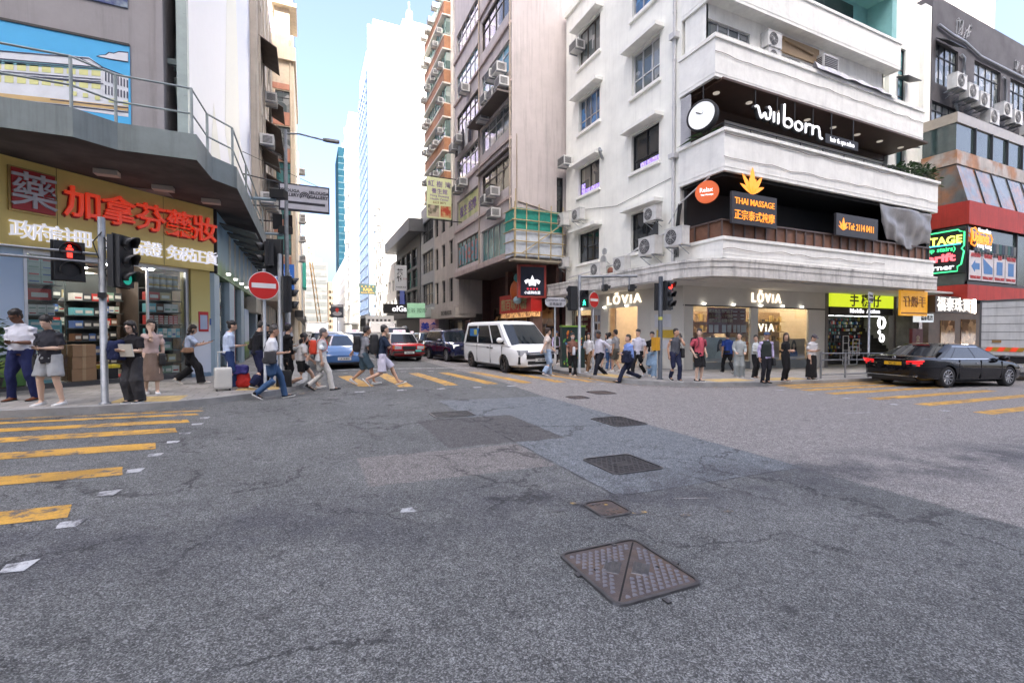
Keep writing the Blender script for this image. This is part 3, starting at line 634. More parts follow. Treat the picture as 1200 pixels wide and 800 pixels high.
mb = MB(); mb.fbox(FC, -.05, LC+.05, -.4, 2.8, -.1, .0); mb.fbox(FRG, 0, .62, -.5, 2.72, -.12, -.0); mb.fbox(FRG, 4.4, 4.9, -.5, 2.72, -.12, 0); mb.fbox(FRG, 8.8, 10.15, -.5, 2.72, -.12, 0)
mb.fbox(FLG, 2.9, 3.6, -.4, 2.8, -.1, 0.02); mb.fbox(FLG, 1.9, 2.0, -.4, 2.8, -.1, 0); mb.fbox(FLG, 5.95, 7.0, -.4, 2.8, -.1, 0)
mb.build('pilaster', beige, B)
mb = MB(); mb.fbox(FRG, .62, 4.4, -.5, .1, -.12, -.01); mb.fbox(FRG, 4.9, 8.8, -.5, .1, -.12, -.01); mb.fbox(FLG, 0, 1.9, -.4, .1, -.12, -.01); mb.build('plinth', M('shop_plinth', (.2, .22, .22), .5), B)
mb = MB(); mb.fbox(FRG, .62, 4.4, .1, 2.72, -.08, -.06); mb.fbox(FRG, 4.9, 8.8, .1, 2.72, -.08, -.06); mb.fbox(FLG, 0.05, 1.9, .1, 2.8, -.08, -.06); mb.build('shop_window', shopglass, B)
mb = MB(); mb.box(XL+.2, 25.5, 20.0, 20.1, -.4, 3.7); mb.box(25.45, 25.53, 15.7, 20, -.5, 3.7); mb.box(XL+.2, 20, 23.9, 23.95, -.4, 3.7); mb.box(19.5, 19.6, 20, 23.9, -.4, 3.7); rm = mb.build('shop_interior', warmw, B)
mb = MB(); mb.box(XL+.05, 25.5, 15.6, 23.9, -.3, -.24); mb.build('shop_floor', floort, B)
mb = MB()
for x in frange(16.3, 24.8, 1.4):
    for y in (16.1, 17.6): mb.box(x-.15, x+.15, y-.15, y+.15, 3.68, 3.72)
for y in (18.8, 20.3, 21.8, 23.2): mb.box(15.6, 15.9, y-.15, y+.15, 3.68, 3.72)
mb.build('ceiling_lamp', lampy, B)
mb = MB(); rngs = random.Random(3)
for x0, x1, y in ((16, 19.8, 17.4), (20.2, 24.3, 16.9)):
    for z in (.35, .95, 1.5, 2.05):
        mb.box(x0, x1, y, y+.3, z, z+.03)
        xx = x0+.1
        while xx < x1-.2:
            w_, h_ = rngs.uniform(.06, .22), rngs.uniform(.1, .4); mb.box(xx, xx+w_, y+.05, y+.22, z+.03, z+.03+h_, rngs.choice((1, 1, 2, 3, 0))); xx += w_+rngs.uniform(.05, .2)
    mb.box(x0, x1, y+.3, y+.33, 0, 2.6)
mb.build('display_shelves', [M('shelf_wood', (.32, .2, .11), .5), M('gold_goods', (.45, .3, .1), .4), M('white_goods', (.6, .57, .52), .5), M('dark_goods', (.07, .05, .05), .5)], B, kind='thing')
mb = MB()
ht = []
for i in range(40):
    t = 2*math.pi*i/40; ht.append((17.6+.034*16*math.sin(t)**3, 19.97, 1.5+.034*(13*math.cos(t)-5*math.cos(2*t)-2*math.cos(3*t)-math.cos(4*t))))
ht = [(15.4+.2, 20.8-(q[0]-17.6), q[2]) for q in ht]
mb = MB(); mb.box(19.38, 19.48, 20.2, 22.2, .3, 2.4); hb = mb.build('heart_niche', M('niche_wood', (.3, .17, .09), .5), B)
pl = MB(); pl.prism([(19.37, 21.2+(q[1]-20.8)*1.3, q[2]) for q in ht], (-.05, 0, 0)); pl.build('heart', M('heart_panel', (.16, .05, .04), .5), hb)
# sign letters
LO = [('L', 0), ('O', 1), ('V', 0), ('i', 0), ('A', 0)]
text('L Ō V i A', .62, FLG, 4.85, 3.0, .0, neonwarm, B, bold=.018, ext=.03, sx=1.3)
text('L Ō V i A', .62, FRG, 5.45, 3.0, .0, neonwarm, B, bold=.018, ext=.03)
text('V i A', .56, FRG, 5.75, 1.55, -.2, neonwarm, B, bold=.015, ext=.02, sx=1.1)
# red menu boards and posters in the windows
red = M('maroon_board', (.13, .012, .016), .5); cream = M('cream_print', (.62, .5, .33), .6); pale = M('pale_print', (.6, .56, .56), .6)
mb = MB(); mb.fbox(FRG, 1.65, 4.2, 1.45, 2.68, -.16, -.14); rb = mb.build('menu_board', red, B)
for k, (s1, s2) in enumerate((('風水飾品', '專門店子'), ('五行水晶', '八字算命'), ('奇門水晶', '紫微斗數'))):
    text(s1, .19, FRG, 2.1, 2.43-.22*k, -.14, cream, rb); text(s2, .19, FRG, 2.92, 2.43-.22*k, -.14, cream, rb)
mb = MB()
for u in (1.75, 2.1, 2.6, 2.95, 3.35, 3.62, 3.88, 4.05): mb.fbox(FRG, u, u+(.26 if u < 3.2 else .2), 1.5, 1.86, -.139, -.133)
for k in range(3):
    for u in (3.3, 3.8): mb.fbox(FRG, u+.03*k, u+.32-.02*k, 2.48-.17*k, 2.52-.17*k, -.139, -.134)
mb.build('menu_print', pale, rb)
mb = MB(); mb.fbox(FLG, .1, 1.8, 1.3, 2.5, -.16, -.14); rb2 = mb.build('menu_board', red, B)
for k in range(3): text('水晶 開運', .2, FLG, .95, 2.2-.3*k, -.14, cream, rb2)
skin_p = M('poster_skin', (.55, .38, .3), .6); hair_p = M('poster_hair', (.04, .03, .03), .6); pback = M('poster_ground', (.45, .5, .52), .6); pwhite = M('poster_dress', (.6, .65, .66), .6); pblue = M('poster_blue', (.06, .12, .3), .6); ptan = M('poster_tan', (.42, .3, .2), .6)
def poster(F, u, v, w_, h_, d, body, bgm, parent):
    """printed portrait of a sitter on a window poster"""
    mb = MB(); mb.fbox(F, u, u+w_, v, v+h_, d, d+.006, 0); c = u+w_/2
    def ell(cu, cv, ru, rv, e, mi): mb.prism([F.p(cu+ru*math.cos(t), cv+rv*math.sin(t), d+e) for t in [2*math.pi*i/18 for i in range(18)]], F.n*.001, mi)
    s = h_
    ell(c, v+.55*s, .2*s, .38*s, .007, 1); mb.fbox(F, c-.2*s, c+.2*s, v+.2*s, v+.55*s, d+.0065, d+.0078, 1)
    ell(c, v+.2*s, .3*s, .26*s, .009, 2); ell(c, v+.62*s, .095*s, .135*s, .011, 3); mb.fbox(F, c-.04*s, c+.04*s, v+.42*s, v+.52*s, d+.0105, d+.0118, 3)
    for e in (-1, 1): ell(c+e*.04*s, v+.64*s, .014*s, .008*s, .0135, 1)
    ell(c, v+.55*s, .025*s, .008*s, .0135, 4); mb.fbox(F, u, u+w_, v, v+.12*s, d+.012, d+.0132, 5)
    mb.build('poster', [bgm, hair_p, body, skin_p, M('poster_lip', (.4, .08, .07), .6), pale], parent)
poster(FRG, 1.5, .12, 2.0, 1.15, -.13, pwhite, pback, B); poster(FRG, 4.95, .12, 1.7, .95, -.13, ptan, M('poster_ground_b', (.4, .3, .24), .6), B); poster(FRG, 6.9, .12, 1.8, 1.05, -.13, pblue, M('poster_ground_c', (.5, .38, .28), .6), B)
mb = MB()
for k in range(3):
    for j in range(4): mb.fbox(FLG, 2.06+.27*k, 2.26+.27*k, .7+.47*j, 1.05+.47*j, .0, .012, (k+j) % 3)
bp_ = MB(); bp_.fbox(FLG, 2.0, 2.9, -.3, 2.8, -.1, -.002); bo = bp_.build('catalogue_panel', M('pale_grey_panel', (.5, .51, .53), .5), B)
mb.build('catalogue_print', [hair_p, ptan, M('print_grey', (.2, .2, .25), .5)], bo)
mb = MB(); mb.fbox(FC, .15, 1.0, 1.75, 2.35, .0, .012, 0); mb.fbox(FC, .25, 1.15, 1.25, 1.62, .0, .012, 1); mb.fbox(FC, .3, .95, .75, 1.15, .0, .012, 0); mb.build('notice', [M('paper', (.62, .63, .66), .7), M('yellow_notice', (.6, .4, .05), .7)], B)
mb = MB(); mb.fbox(FRG, .0, 10.1, 2.7, 2.76, .0, .03)
mb.build('band_trim', dkgrey, B)
mb = MB()
for u in (1.2, 3.1, 5.0, 6.6, 8.1): mb.lathe(FRG.p(u, 2.78, .1), [(.05, 0), (.07, .08)], 8)
for u in (1.0, 3.3, 5.2): mb.lathe(FLG.p(u, 2.82, .1), [(.05, 0), (.07, .08)], 8)
mb.build('spotlight', lampw, B)
# narrow dark shop at the street end
mb = MB(); mb.fbox(FLG, -1.7, -.05, -.4, 2.65, -.3, -.05, 0); mb.fbox(FLG, -1.7, -.05, 2.65, 3.7, -.3, .02, 1); mb.fbox(FLG, -.1, .06, -.4, 2.8, -.1, .1, 1); mb.build('side_shopfront', [M('dark_shop', (.025, .03, .028), .3), M('grey_fascia', (.2, .2, .19), .6)], B)
text('SHOP', .2, FLG, -.9, 3.05, .02, M('black_letter', (.02, .02, .02), .5), B)
# ------------------------------------------------------------------ phone shop and stair entrance under the balcony
mb = MB(); mb.fbox(FRG, 10.15, 10.4, -.6, 3.75, -.2, .03, 0); mb.fbox(FRG, 16.6, 16.85, -.7, 3.6, -.2, .05, 0); mb.fbox(FRG, 16.85, 19.4, -.7, 3.7, -3.2, -3.0, 1); mb.fbox(FRG, 10.4, 16.6, -.7, 3.7, -2.6, -2.5, 1); mb.fbox(FRG, 19.3, 19.5, -.7, 3.7, -3, .0, 2); mb.build('shop_wall', [M('grey_pillar', (.16, .15, .14), .6), M('dark_shop_wall', (.05, .05, .05), .6), grimy], B)
lime = M('lime_lightbox', (.6, .72, .03), .5, var=.04, emit=.16)
mb = MB(); mb.fbox(FRG, 10.45, 16.4, 2.9, 3.9, -.1, .12); lb = mb.build('lime_sign', lime, B)
mb = MB(); mb.fbox(FRG, 10.4, 16.4, 2.5, 2.9, -.1, .1); bb_ = mb.build('black_sign', black, B)
inkd = M('black_letter_ink', (.02, .02, .02), .5)
text('手 機 仔', .85, FRG, 13.6, 3.02, .12, inkd, lb, bold=.015); text('Mobile  Action', .32, FRG, 13.6, 2.6, .1, neonc, bb_, bold=.03, sx=1.5)
mb = MB(); rg = random.Random(5)
for u in frange(10.5, 16.2, .18):
    for v in frange(.1, 2.2, .22):
        if 14.2 < u < 15 and v < 1.4: continue
        if rg.random() < .86: mb.fbox(FRG, u, u+rg.uniform(.08, .15), v, v+rg.uniform(.1, .19), -1.6, -1.5-rg.random()*.1, rg.choice((0, 0, 1, 2, 3, 4, 5)))
for v in frange(.08, 2.3, .44): mb.fbox(FRG, 10.4, 16.5, v-.03, v-.01, -1.7, -1.3, 6)
mb.fbox(FRG, 10.4, 16.5, -.7, 2.5, -1.75, -1.7, 6)
mb.build('phone_goods', [M('goods_dark', (.03, .03, .04), .4), M('goods_blue', (.04, .1, .25), .4), M('goods_white', (.55, .55, .55), .4), M('goods_yellow', (.5, .42, .05), .4), M('goods_teal', (.06, .25, .24), .4), M('goods_red', (.4, .05, .04), .4), dkgrey], B, kind='thing')
mb = MB()
for u, v, r in ((15.25, 2.05, .3), (15.3, 1.15, .2)): mb.v and 0; ring = [FRG.p(u+r*math.cos(t), v+r*math.sin(t), .1) for t in [2*math.pi*i/24 for i in range(25)]]; mb.tube(ring, .065 if r > .25 else .04, 0, 6)
mb.lathe(FRG.p(15.0, 1.5, .1), [(.12, 0), (.12, .03)], 14, FRG.n)
mb.build('ring_lamp', M('ring_light', (1, 1, 1), .5, var=0, emit=.9), B)
mb = MB()
for u in frange(10.7, 16.2, .9): mb.fbox(FRG, u, u+.5, 2.44, 2.47, -.9, -.7)
mb.build('shop_lamp', lampc, B)
mb = MB()
for u, v, w_, h_ in ((11.6, -.3, .5, 1.6), (12.2, -.3, .7, 1.0), (12.5, .2, .6, .9)):
    for a, b in ((u, v), (u+w_, v)): mb.tube([FRG.p(a, b, .1), FRG.p(a, b+h_, .1)], .025)
    for k in range(5): mb.tube([FRG.p(u, v+h_*k/4, .1), FRG.p(u+w_, v+h_*k/4, .1)], .018)
single('display_rack', mb, M('white_rack', (.6, .6, .6), .4), 'white wire display racks standing in front of the phone shop', 'rack')
# stairway
mb = MB()
for k in range(12): mb.fbox(FRG, 17.0, 19.2, -.6, -.45+.22*k, -.6-.25*k, -.35-.25*k)
mb.build('stairway', M('stair_concrete', (.07, .068, .065), .8), B)
# ------------------------------------------------------------------ signs hung on the building
def lotus(mb, F, u, v, s, d, mi=0):
    for ang, ln, wd in ((-64, .78, .09), (64, .78, .09), (-38, .95, .12), (38, .95, .12), (0, 1.08, .16), (-17, .66, .1), (17, .66, .1)):
        a = R(ang); dx, dy = math.sin(a), math.cos(a); pts = []
        for t in [i/8 for i in range(9)]:
            wv_ = wd*math.sin(math.pi*min(1, t*.92+.08))**.8*(1-t*.15); c_ = (dx*ln*t, dy*ln*t+.1*t*(1-t)); pts.append((c_[0]-dy*wv_, c_[1]+dx*wv_, c_[0]+dy*wv_, c_[1]-dx*wv_))
        poly = [(p[0], p[1]) for p in pts]+[(p[2], p[3]) for p in pts[::-1]]
        e = .02 if ang == 0 else (.03 if abs(ang) < 20 else .01)
        mb.prism([F.p(u+q[0]*s, v+q[1]*s, d+e) for q in poly], F.n*.012, mi)
signbk = M('charcoal_sign', (.03, .028, .032), .5)
FT = Frame((14.4, 12.45, 0), (0, -1, 0))
def board(name, F, u0, u1, v0, v1, d0, d1, m, label, cat='sign'):
    t = thing(name, label, cat, F.p((u0+u1)/2, v0, (d0+d1)/2)); mb = MB(); mb.fbox(F, u0, u1, v0, v1, d0, d1); mb.build('board', m, t); return t
t = board('massage_sign', FT, .25, 2.75, 5.65, 6.85, .02, .12, signbk, 'charcoal THAI MASSAGE sign with an orange lotus on top, on the balcony corner')
text('THAI MASSAGE', .335, FT, 1.5, 6.4, .12, orange, t, bold=.002, sx=.98); text('正宗泰式按摩', .4, FT, 1.5, 5.85, .12, orange, t, bold=.004, sx=.95)
mb = MB(); lotus(mb, FT, 1.4, 6.88, .95, .05); mb.build('lotus', orange, t)
t = board('telephone_sign', FT, 6.6, 9.7, 5.75, 6.7, .02, .12, signbk, 'charcoal sign reading Tel: 2114 0411 with a small orange lotus, on the railing')
text('Tel: 2114 0411', .42, FT, 8.42, 6.05, .12, orange, t, bold=.004, sx=.78); mb = MB(); lotus(mb, FT, 7.1, 6.0, .5, .1); mb.build('lotus', orange, t)
FD = Frame((14.2, 13.1, 6.95), V(-1, -.75, 0)); t = thing('disc_sign', 'round orange sign with white script hanging in the first floor balcony', 'sign', FD.p(0, -.7, 0))
mb = MB(); mb.lathe(FD.p(0, 0, -.05), [(.43, 0), (.43, .1)], 32, FD.n, 0, False); mb.build('disc', orange_d, t); text('Relax', .24, FD, -.03, .0, .05, neonc, t, sx=.9); text('Thai Massage', .085, FD, 0, -.14, .05, neonc, t)
# salon sign in flowing script
FS = Frame((14.35, 12.75, 0), (0, -1, 0)); t = thing('salon_sign', 'white illuminated wiiborn script sign hung in the second floor balcony', 'sign', FS.p(4.6, 9.8, 0))
def stroke(mb, F, pts, r, d, mi=0):
    P_ = [F.p(a, b, d) for a, b in pts]; out = []
    for i in range(len(P_)-1):
        for k in range(5): 
            p0, p1, p2, p3 = P_[max(0, i-1)], P_[i], P_[i+1], P_[min(len(P_)-1, i+2)]; q = k/5
            out.append(.5*((2*p1)+(p2-p0)*q+(2*p0-5*p1+4*p2-p3)*q*q+(3*p1-p0-3*p2+p3)*q**3))
    out.append(P_[-1]); mb.tube(out, r, mi, 8); mb.sphere(out[0], r, mi, 8, 6); mb.sphere(out[-1], r, mi, 8, 6)
S = [[(2.2, 10.55), (2.4, 10.55), (2.6, 10.15), (2.75, 10.1), (2.95, 10.35), (3.1, 10.1), (3.35, 10.15), (3.45, 10.55), (3.3, 10.7)],
     [(3.72, 10.5), (3.72, 10.05)], [(4.1, 10.5), (4.1, 10.02)], [(4.62, 11.05), (4.6, 10.5), (4.6, 10.1), (4.75, 9.98), (5.1, 9.98), (5.3, 10.15), (5.2, 10.35), (4.9, 10.4), (4.65, 10.25)],
     [(5.85, 10.4), (5.6, 10.25), (5.65, 10.02), (5.95, 9.95), (6.2, 10.1), (6.15, 10.32), (5.85, 10.4)], [(6.55, 10.4), (6.55, 9.95)], [(6.55, 10.2), (6.75, 10.4), (7.0, 10.4)],
     [(7.2, 10.4), (7.2, 9.95)], [(7.2, 10.2), (7.45, 10.4), (7.75, 10.38), (7.85, 10.15), (7.9, 9.9), (8.1, 9.85)]]
S = [[(1.93+(a-2.2)*.707, 9.98+(b-9.95)*.8) for a, b in s] for s in S]
mb = MB(); bk = MB()
for s in S: stroke(mb, FS, s, .042, .1); stroke(bk, FS, s, .085, -.02)
mb.build('script', neonc, t); bk.build('script_backing', black, t)  # wider black strokes set behind the white script
mb = MB()
for u in (2.1, 3.4, 4.5, 5.7): mb.tube([FS.p(u, 10.4, -.05), FS.p(u, 11.2, -.05)], .025)
mb.build('hanger', black, t)
t2 = thing('salon_subsign', 'small white hair & spa salon lettering right of the script sign', 'sign', FS.p(7.7, 9.9, 0)); mb = MB(); mb.fbox(FS, 6.5, 8.9, 9.85, 10.25, -.03, 0)
for u in (6.9, 8.5): mb.fbox(FS, u, u+.05, 10.25, 11.2, -.03, 0)
mb.build('backing', black, t2); text('hair & spa salon', .3, FS, 7.7, 9.95, 0, neonc, t2, sx=.92)
FK = Frame((14.22, 13.4, 10.0), V(-1, -.35, 0)); t = thing('round_sign', 'big white round sign with black rim hanging at the second floor balcony corner', 'sign', FK.p(0, -.8, 0))
mb = MB(); mb.lathe(FK.p(0, 0, -.18), [(.55, 0), (.6, .02), (.6, .26), (.53, .28), (.53, .24)], 36, FK.n, 0, False); mb.tube([FK.p(0, .55, -.1), FK.p(0, 1.2, -.1)], .03); mb.build('rim', black, t)
mb = MB(); mb.lathe(FK.p(0, 0, .065), [(.52, 0), (.52, .012)], 36, FK.n, 0, False); mb.build('face', M('lit_white_face', (.85, .87, .87), .4, var=.02, emit=.06), t)
mb = MB(); mb.tube([FK.p(-.2, .17, .09), FK.p(-.03, .07, .09)], .025, 0, 6); mb.tube([FK.p(-.03, .07, .09), FK.p(.04, .05, .09), FK.p(.08, .1, .09), FK.p(.06, .16, .09)], .01, 0, 6); mb.build('mark', M('grey_mark', (.1, .1, .11), .5), t)
# tarpaulin hanging at the right of the first floor
mb = MB(); nu, nv = 30, 18; vs_ = []
for j in range(nv+1):
    for i in range(nu+1):
        u, v = i/nu, j/nv
        low = 5.45 if u > .35 else 5.35
        X_ = 24.4+4.6*u+.9*v*(1-u)*v; top = 7.5-.02*u; bot = 5.95-.35*math.sin(math.pi*min(1, u*1.1))**2+.05*math.sin(9*u)
        z = top+(bot-top)*v; fold = .05*math.sin(u*34+v*6)*(.2+.8*v)+.07*math.sin(u*9-v*5)+.05*mnoise.noise((u*7, v*5, 1)); vs_.append((X_, 12.42+fold*.8+.1*v, z))
mb.add(vs_, [(j*(nu+1)+i, j*(nu+1)+i+1, (j+1)*(nu+1)+i+1, (j+1)*(nu+1)+i) for j in range(nv) for i in range(nu)], 0, True)
o = single('tarpaulin', mb, M('grey_tarpaulin', (.22, .21, .205), .38, var=.3, vs=2, bump=.3, bs=9), 'crumpled grey tarpaulin hanging over the right end of the railing', 'tarpaulin'); so = o.modifiers.new('s', 'SOLIDIFY'); so.thickness = .008
# white sheet on the third floor balcony
mb = MB(); vs_ = []
for j in range(9):
    for i in range(31):
        u, v = i/30, j/8; vs_.append((20.2+6*u, 12.68+.35*v, 12.9+.32*math.sin(math.pi*v)*(1-.5*u)+.12*mnoise.noise((u*8, v*3, 2))))
mb.add(vs_, [(j*31+i, j*31+i+1, (j+1)*31+i+1, (j+1)*31+i) for j in range(8) for i in range(30)], 0, True)
single('dust_sheet', mb, M('dust_sheet', (.55, .55, .57), .7, var=.3), 'rumpled white sheet laid along the third floor parapet', 'sheet')
# ------------------------------------------------------------------ air conditioners
acw = M('ac_white', (.62, .62, .6), .5, var=.12, vs=5, streak=.25); acd = M('ac_grille', (.06, .06, .065), .6); acl = M('ac_fin', (.42, .42, .41), .5)
def ac_proto():
    F = Frame((0, 0, 0), (0, -1, 0)); t = thing('air_conditioner', 'x', 'air conditioner', (0, 0, 0), world=False)
    mb = MB(); mb.fbox(F, -.42, .42, 0, .62, -.34, 0); mb.fbox(F, -.43, .43, .6, .635, -.35, .01); mb.build('casing', acw, t)
    mb = MB(); mb.lathe(F.p(-.1, .31, .0), [(.26, 0), (.26, .012)], 20, F.n, 0, False); g = mb.build('fan', acd, t)
    mb = MB()
    for r in (.08, .14, .2, .26): mb.tube([F.p(-.1+r*math.cos(a), .31+r*math.sin(a), .016) for a in [2*math.pi*i/20 for i in range(21)]], .008, 0, 4)
    for a in range(0, 180, 45): mb.tube([F.p(-.1+.26*math.cos(R(a)), .31+.26*math.sin(R(a)), .016), F.p(-.1-.26*math.cos(R(a)), .31-.26*math.sin(R(a)), .016)], .007, 0, 4)
    mb.lathe(F.p(-.1, .31, .0), [(.05, .012), (.05, .03)], 10, F.n); mb.build('fan_guard', acl, g)
    mb = MB()
    for u in (-.3, .3): mb.fbox(F, u-.02, u+.02, -.05, 0, -.5, .02); mb.tube([F.p(u, -.04, 0), F.p(u, -.3, -.45)], .015, 0, 4)
    mb.build('bracket', steel, t); return t
def wac_proto():
    """window unit: louvred box that pokes out of a wall"""
    F = Frame((0, 0, 0), (0, -1, 0)); t = thing('air_conditioner', 'x', 'air conditioner', (0, 0, 0), world=False)
    mb = MB(); mb.fbox(F, -.33, .33, 0, .42, -.5, .0); mb.build('casing', acw, t); mb = MB()
    mb.fbox(F, -.29, .29, .04, .38, 0, .006)
    for k in range(6): mb.fbox(F, -.335, -.33, .06+.05*k, .09+.05*k, -.4, -.05); mb.fbox(F, .33, .335, .06+.05*k, .09+.05*k, -.4, -.05)
    mb.build('grille', acd, t)
    mb = MB()
    for k in range(7): mb.fbox(F, -.29, .29, .05+.05*k, .062+.05*k, .006, .02)
    mb.build('louvre', acl, t)
    mb = MB()
    for u in (-.25, .25): mb.fbox(F, u-.02, u+.02, -.05, 0, -.5, 0)
    mb.build('bracket', steel, t); return t
AC = {}
def ac(kind, F, u, v, label, group, s=1., d=.5, turn=0):
    p = F.p(u, v, d); rz = math.atan2(F.n.y, F.n.x)+math.pi/2+turn
    if kind not in AC:
        o = AC[kind] = (ac_proto if kind == 'split' else wac_proto)(); o.location = p; o.rotation_euler = (0, 0, rz); o['label'] = label; o.scale = (s, s, s)
    else: o = dup(AC[kind], p, rz, label, (s, s, s))
    o['group'] = group; return o
G = 'air conditioners on the white corner building'
ac('split', FL, 6.4, 4.4, 'boxy white air conditioner left of the tall one, standing on the stained ledge', G, 1.05, .95)
ac('split', FL, 4.4, 4.4, 'white air conditioner standing on the ledge below the first floor windows, left one of two', G, 1.05, .9)
ac('split', FL, 8.35, 6.35, 'white air conditioner stacked topmost at the right of the first floor window', G, .95, .8)
ac('split', FL, 8.15, 4.9, 'tall white air conditioner standing beneath the topmost one by the first floor window', G, 1.25, .8)
ac('split', FL, 9.9, 5.0, 'white air conditioner on a bracket at the balcony corner, its fan shown full', G, 1.15, .95)
ac('split', FL, .5, 5.35, 'small air conditioner low at the far left edge of the white building', G, .9, .6)
ac('split', FL, .55, 7.75, 'air conditioner in a pair under the left second floor window, left one', G, 1.15, .8)
ac('split', FL, 2.2, 7.75, 'air conditioner in a pair under the left second floor window, right one', G, 1.0, .7)
ac('window', FL, .55, 11.3, 'grey window air conditioner bolted on the left edge beside the third floor window', G, 1.2, .7)
ac('window', FL, 1.5, 17.5, 'window air conditioner in the corner of the topmost left window', G, 1.2, .5)
ac('split', FI, 3.55, 12.8, 'lower air conditioner of a stacked pair in the third floor balcony', G, .95, .36)
ac('split', FI, 3.55, 13.5, 'upper air conditioner of a stacked pair in the third floor balcony', G, 1., .36)
ac('window', FI, 7.25, 13.35, 'lone cube air conditioner on the third floor balcony wall right of the stacked pair', G, 1.6, .4)
mb = MB(); mb.lathe((13.9, 19.4, 5.2), [(.24, 0), (.24, .06)], 16, (-1, 0, 0)); mb.lathe((13.9, 19.3, 5.62), [(.17, 0), (.17, .06)], 16, (-1, 0, 0)); mb.tube([(14.3, 19.4, 5.0), (13.95, 19.4, 5.2)], .02); single('exhaust_fan', mb, alu, 'small round grey extractor fans mounted between the first floor windows', 'fan')
mb = MB(); mb.sphere((13.8, 18.7, 4.55), (.14, .2, .2), 0, 10, 7); mb.lathe((13.8, 18.7, 4.35), [(.12, 0), (.15, .12)], 10); single('clay_pot', mb, M('terracotta', (.2, .07, .04), .8), 'brown clay pot lying on the stained ledge', 'pot')
mb = MB(); mb.tube([(14.35, 20.2, 10.7), (14.1, 20.1, 11.0), (13.95, 19.9, 11.05), (13.95, 19.75, 10.85)], .07); single('duct', mb, steel, 'curved metal duct elbow beside the second floor window hood', 'duct')
# ------------------------------------------------------------------ balcony plants
leafm = M('leaf_green', (.05, .105, .035), .5, var=.4, vs=3)
def leafy(mb, c, r, n, size, rg, mi=0, dn=0.):
    for _ in range(n):
        a, h, q = rg.uniform(0, 6.283), rg.uniform(-1, 1), rg.random()**.4; s_ = math.sqrt(1-h*h); p = Vector(c)+V(r[0]*q*s_*math.cos(a), r[1]*q*s_*math.sin(a), r[2]*q*h)
        d = V(math.cos(a), math.sin(a), rg.uniform(-.4+dn, .8)).normalized(); sd = d.cross(Z).normalized(); up = sd.cross(d); L_ = size*rg.uniform(.6, 1.4); wd = L_*.28
        tw = rg.uniform(-.6, .6); sd = (sd*math.cos(tw)+up*math.sin(tw))
        mb.add([p, p+d*L_*.4+sd*wd, p+d*L_-Z*L_*.15, p+d*L_*.4-sd*wd, p+d*L_*.45+up*L_*.06], [(0, 4, 1), (1, 4, 2), (2, 4, 3), (3, 4, 0)], mi)
def plant(name, c, r, n, size, label, stems, seed, pot=None):
    t = thing(name, label, 'plant', c); rg = random.Random(seed); mb = MB()
    for cc, rr, nn in stems: leafy(mb, Vector(c)+Vector(cc), rr, nn, size, rg)
    mb.build('foliage', leafm, t); mb = MB()
    for cc, rr, nn in stems: mb.tube([Vector(c), Vector(c)+Vector(cc)*.5, Vector(c)+Vector(cc)], .02, 0, 5)
    mb.build('stem', M('stem_brown', (.12, .08, .05), .8), t); return t
plant('balcony_shrub', (27.6, 12.9, 9.1), 0, 0, .2, 'bushy green shrub growing over the right end of the second floor balcony', [((0, 0, .5), (1.1, .5, .45), 420), ((1.3, -.1, .55), (.8, .5, .45), 300), ((-1.2, .0, .3), (.6, .4, .25), 120), ((2.0, -.2, .1), (.3, .3, .35), 80)], 4)
t = thing('spider_plant', 'long green leaf blades sticking out over the balcony corner below the round sign', 'plant', (14.35, 13.4, 9.15)); mb = MB(); rg = random.Random(9)
for dx, dy, dz in ((-.4, 1.1, -.12), (-.35, .7, .1), (-.2, .5, .2), (.2, -.2, .35), (.9, -.3, .5), (1.2, -.3, .45), (.6, -.35, .3), (-.3, .2, .1)):
    a = V(14.35, 13.4, 9.2); d = V(dx, dy, dz); sd_ = d.cross(Z).normalized()*.1; mb.add([a, a+d*.45+sd_+Z*.12, a+d, a+d*.45-sd_+Z*.12, a+d*.45+Z*.08], [(0, 4, 1), (1, 4, 2), (2, 4, 3), (3, 4, 0)], 0)
mb.build('foliage', leafm, t)
# ================================================================== helpers for the other buildings
def block(name, label, x0, x1, y0, y1, z0, z1, m, holes={}, cat='building', roof=True, depth=.18):
    """a building; holes = {side: [(u0, u1, v0, v1), ...]} are real window openings. W: u = y1-y, E: u = y-y0, S: u = x-x0"""
    t = thing(name, label, cat, (x0, y0, z0)); t['org'] = (x0, y0, z0)
    Fs = {'W': Frame((x0, y1, 0), (-1, 0, 0)), 'E': Frame((x1, y0, 0), (1, 0, 0)), 'S': Frame((x0, y0, 0), (0, -1, 0)), 'N': Frame((x1, y1, 0), (0, 1, 0))}
    mb = MB()
    for k, F in Fs.items(): wall_holes(mb, F, 0, (y1-y0) if k in 'WE' else (x1-x0), z0, z1, holes.get(k, []), depth)
    if roof: mb.quad((x0, y0, z1), (x1, y0, z1), (x1, y1, z1), (x0, y1, z1)); mb.quad((x0, y1, z0), (x1, y1, z0), (x1, y0, z0), (x0, y0, z0))
    mb.build('wall', m, t); return t, Fs
def grid(us, w_, zs, h): return [(u, u+w_, z, z+h) for z in zs for u in us]
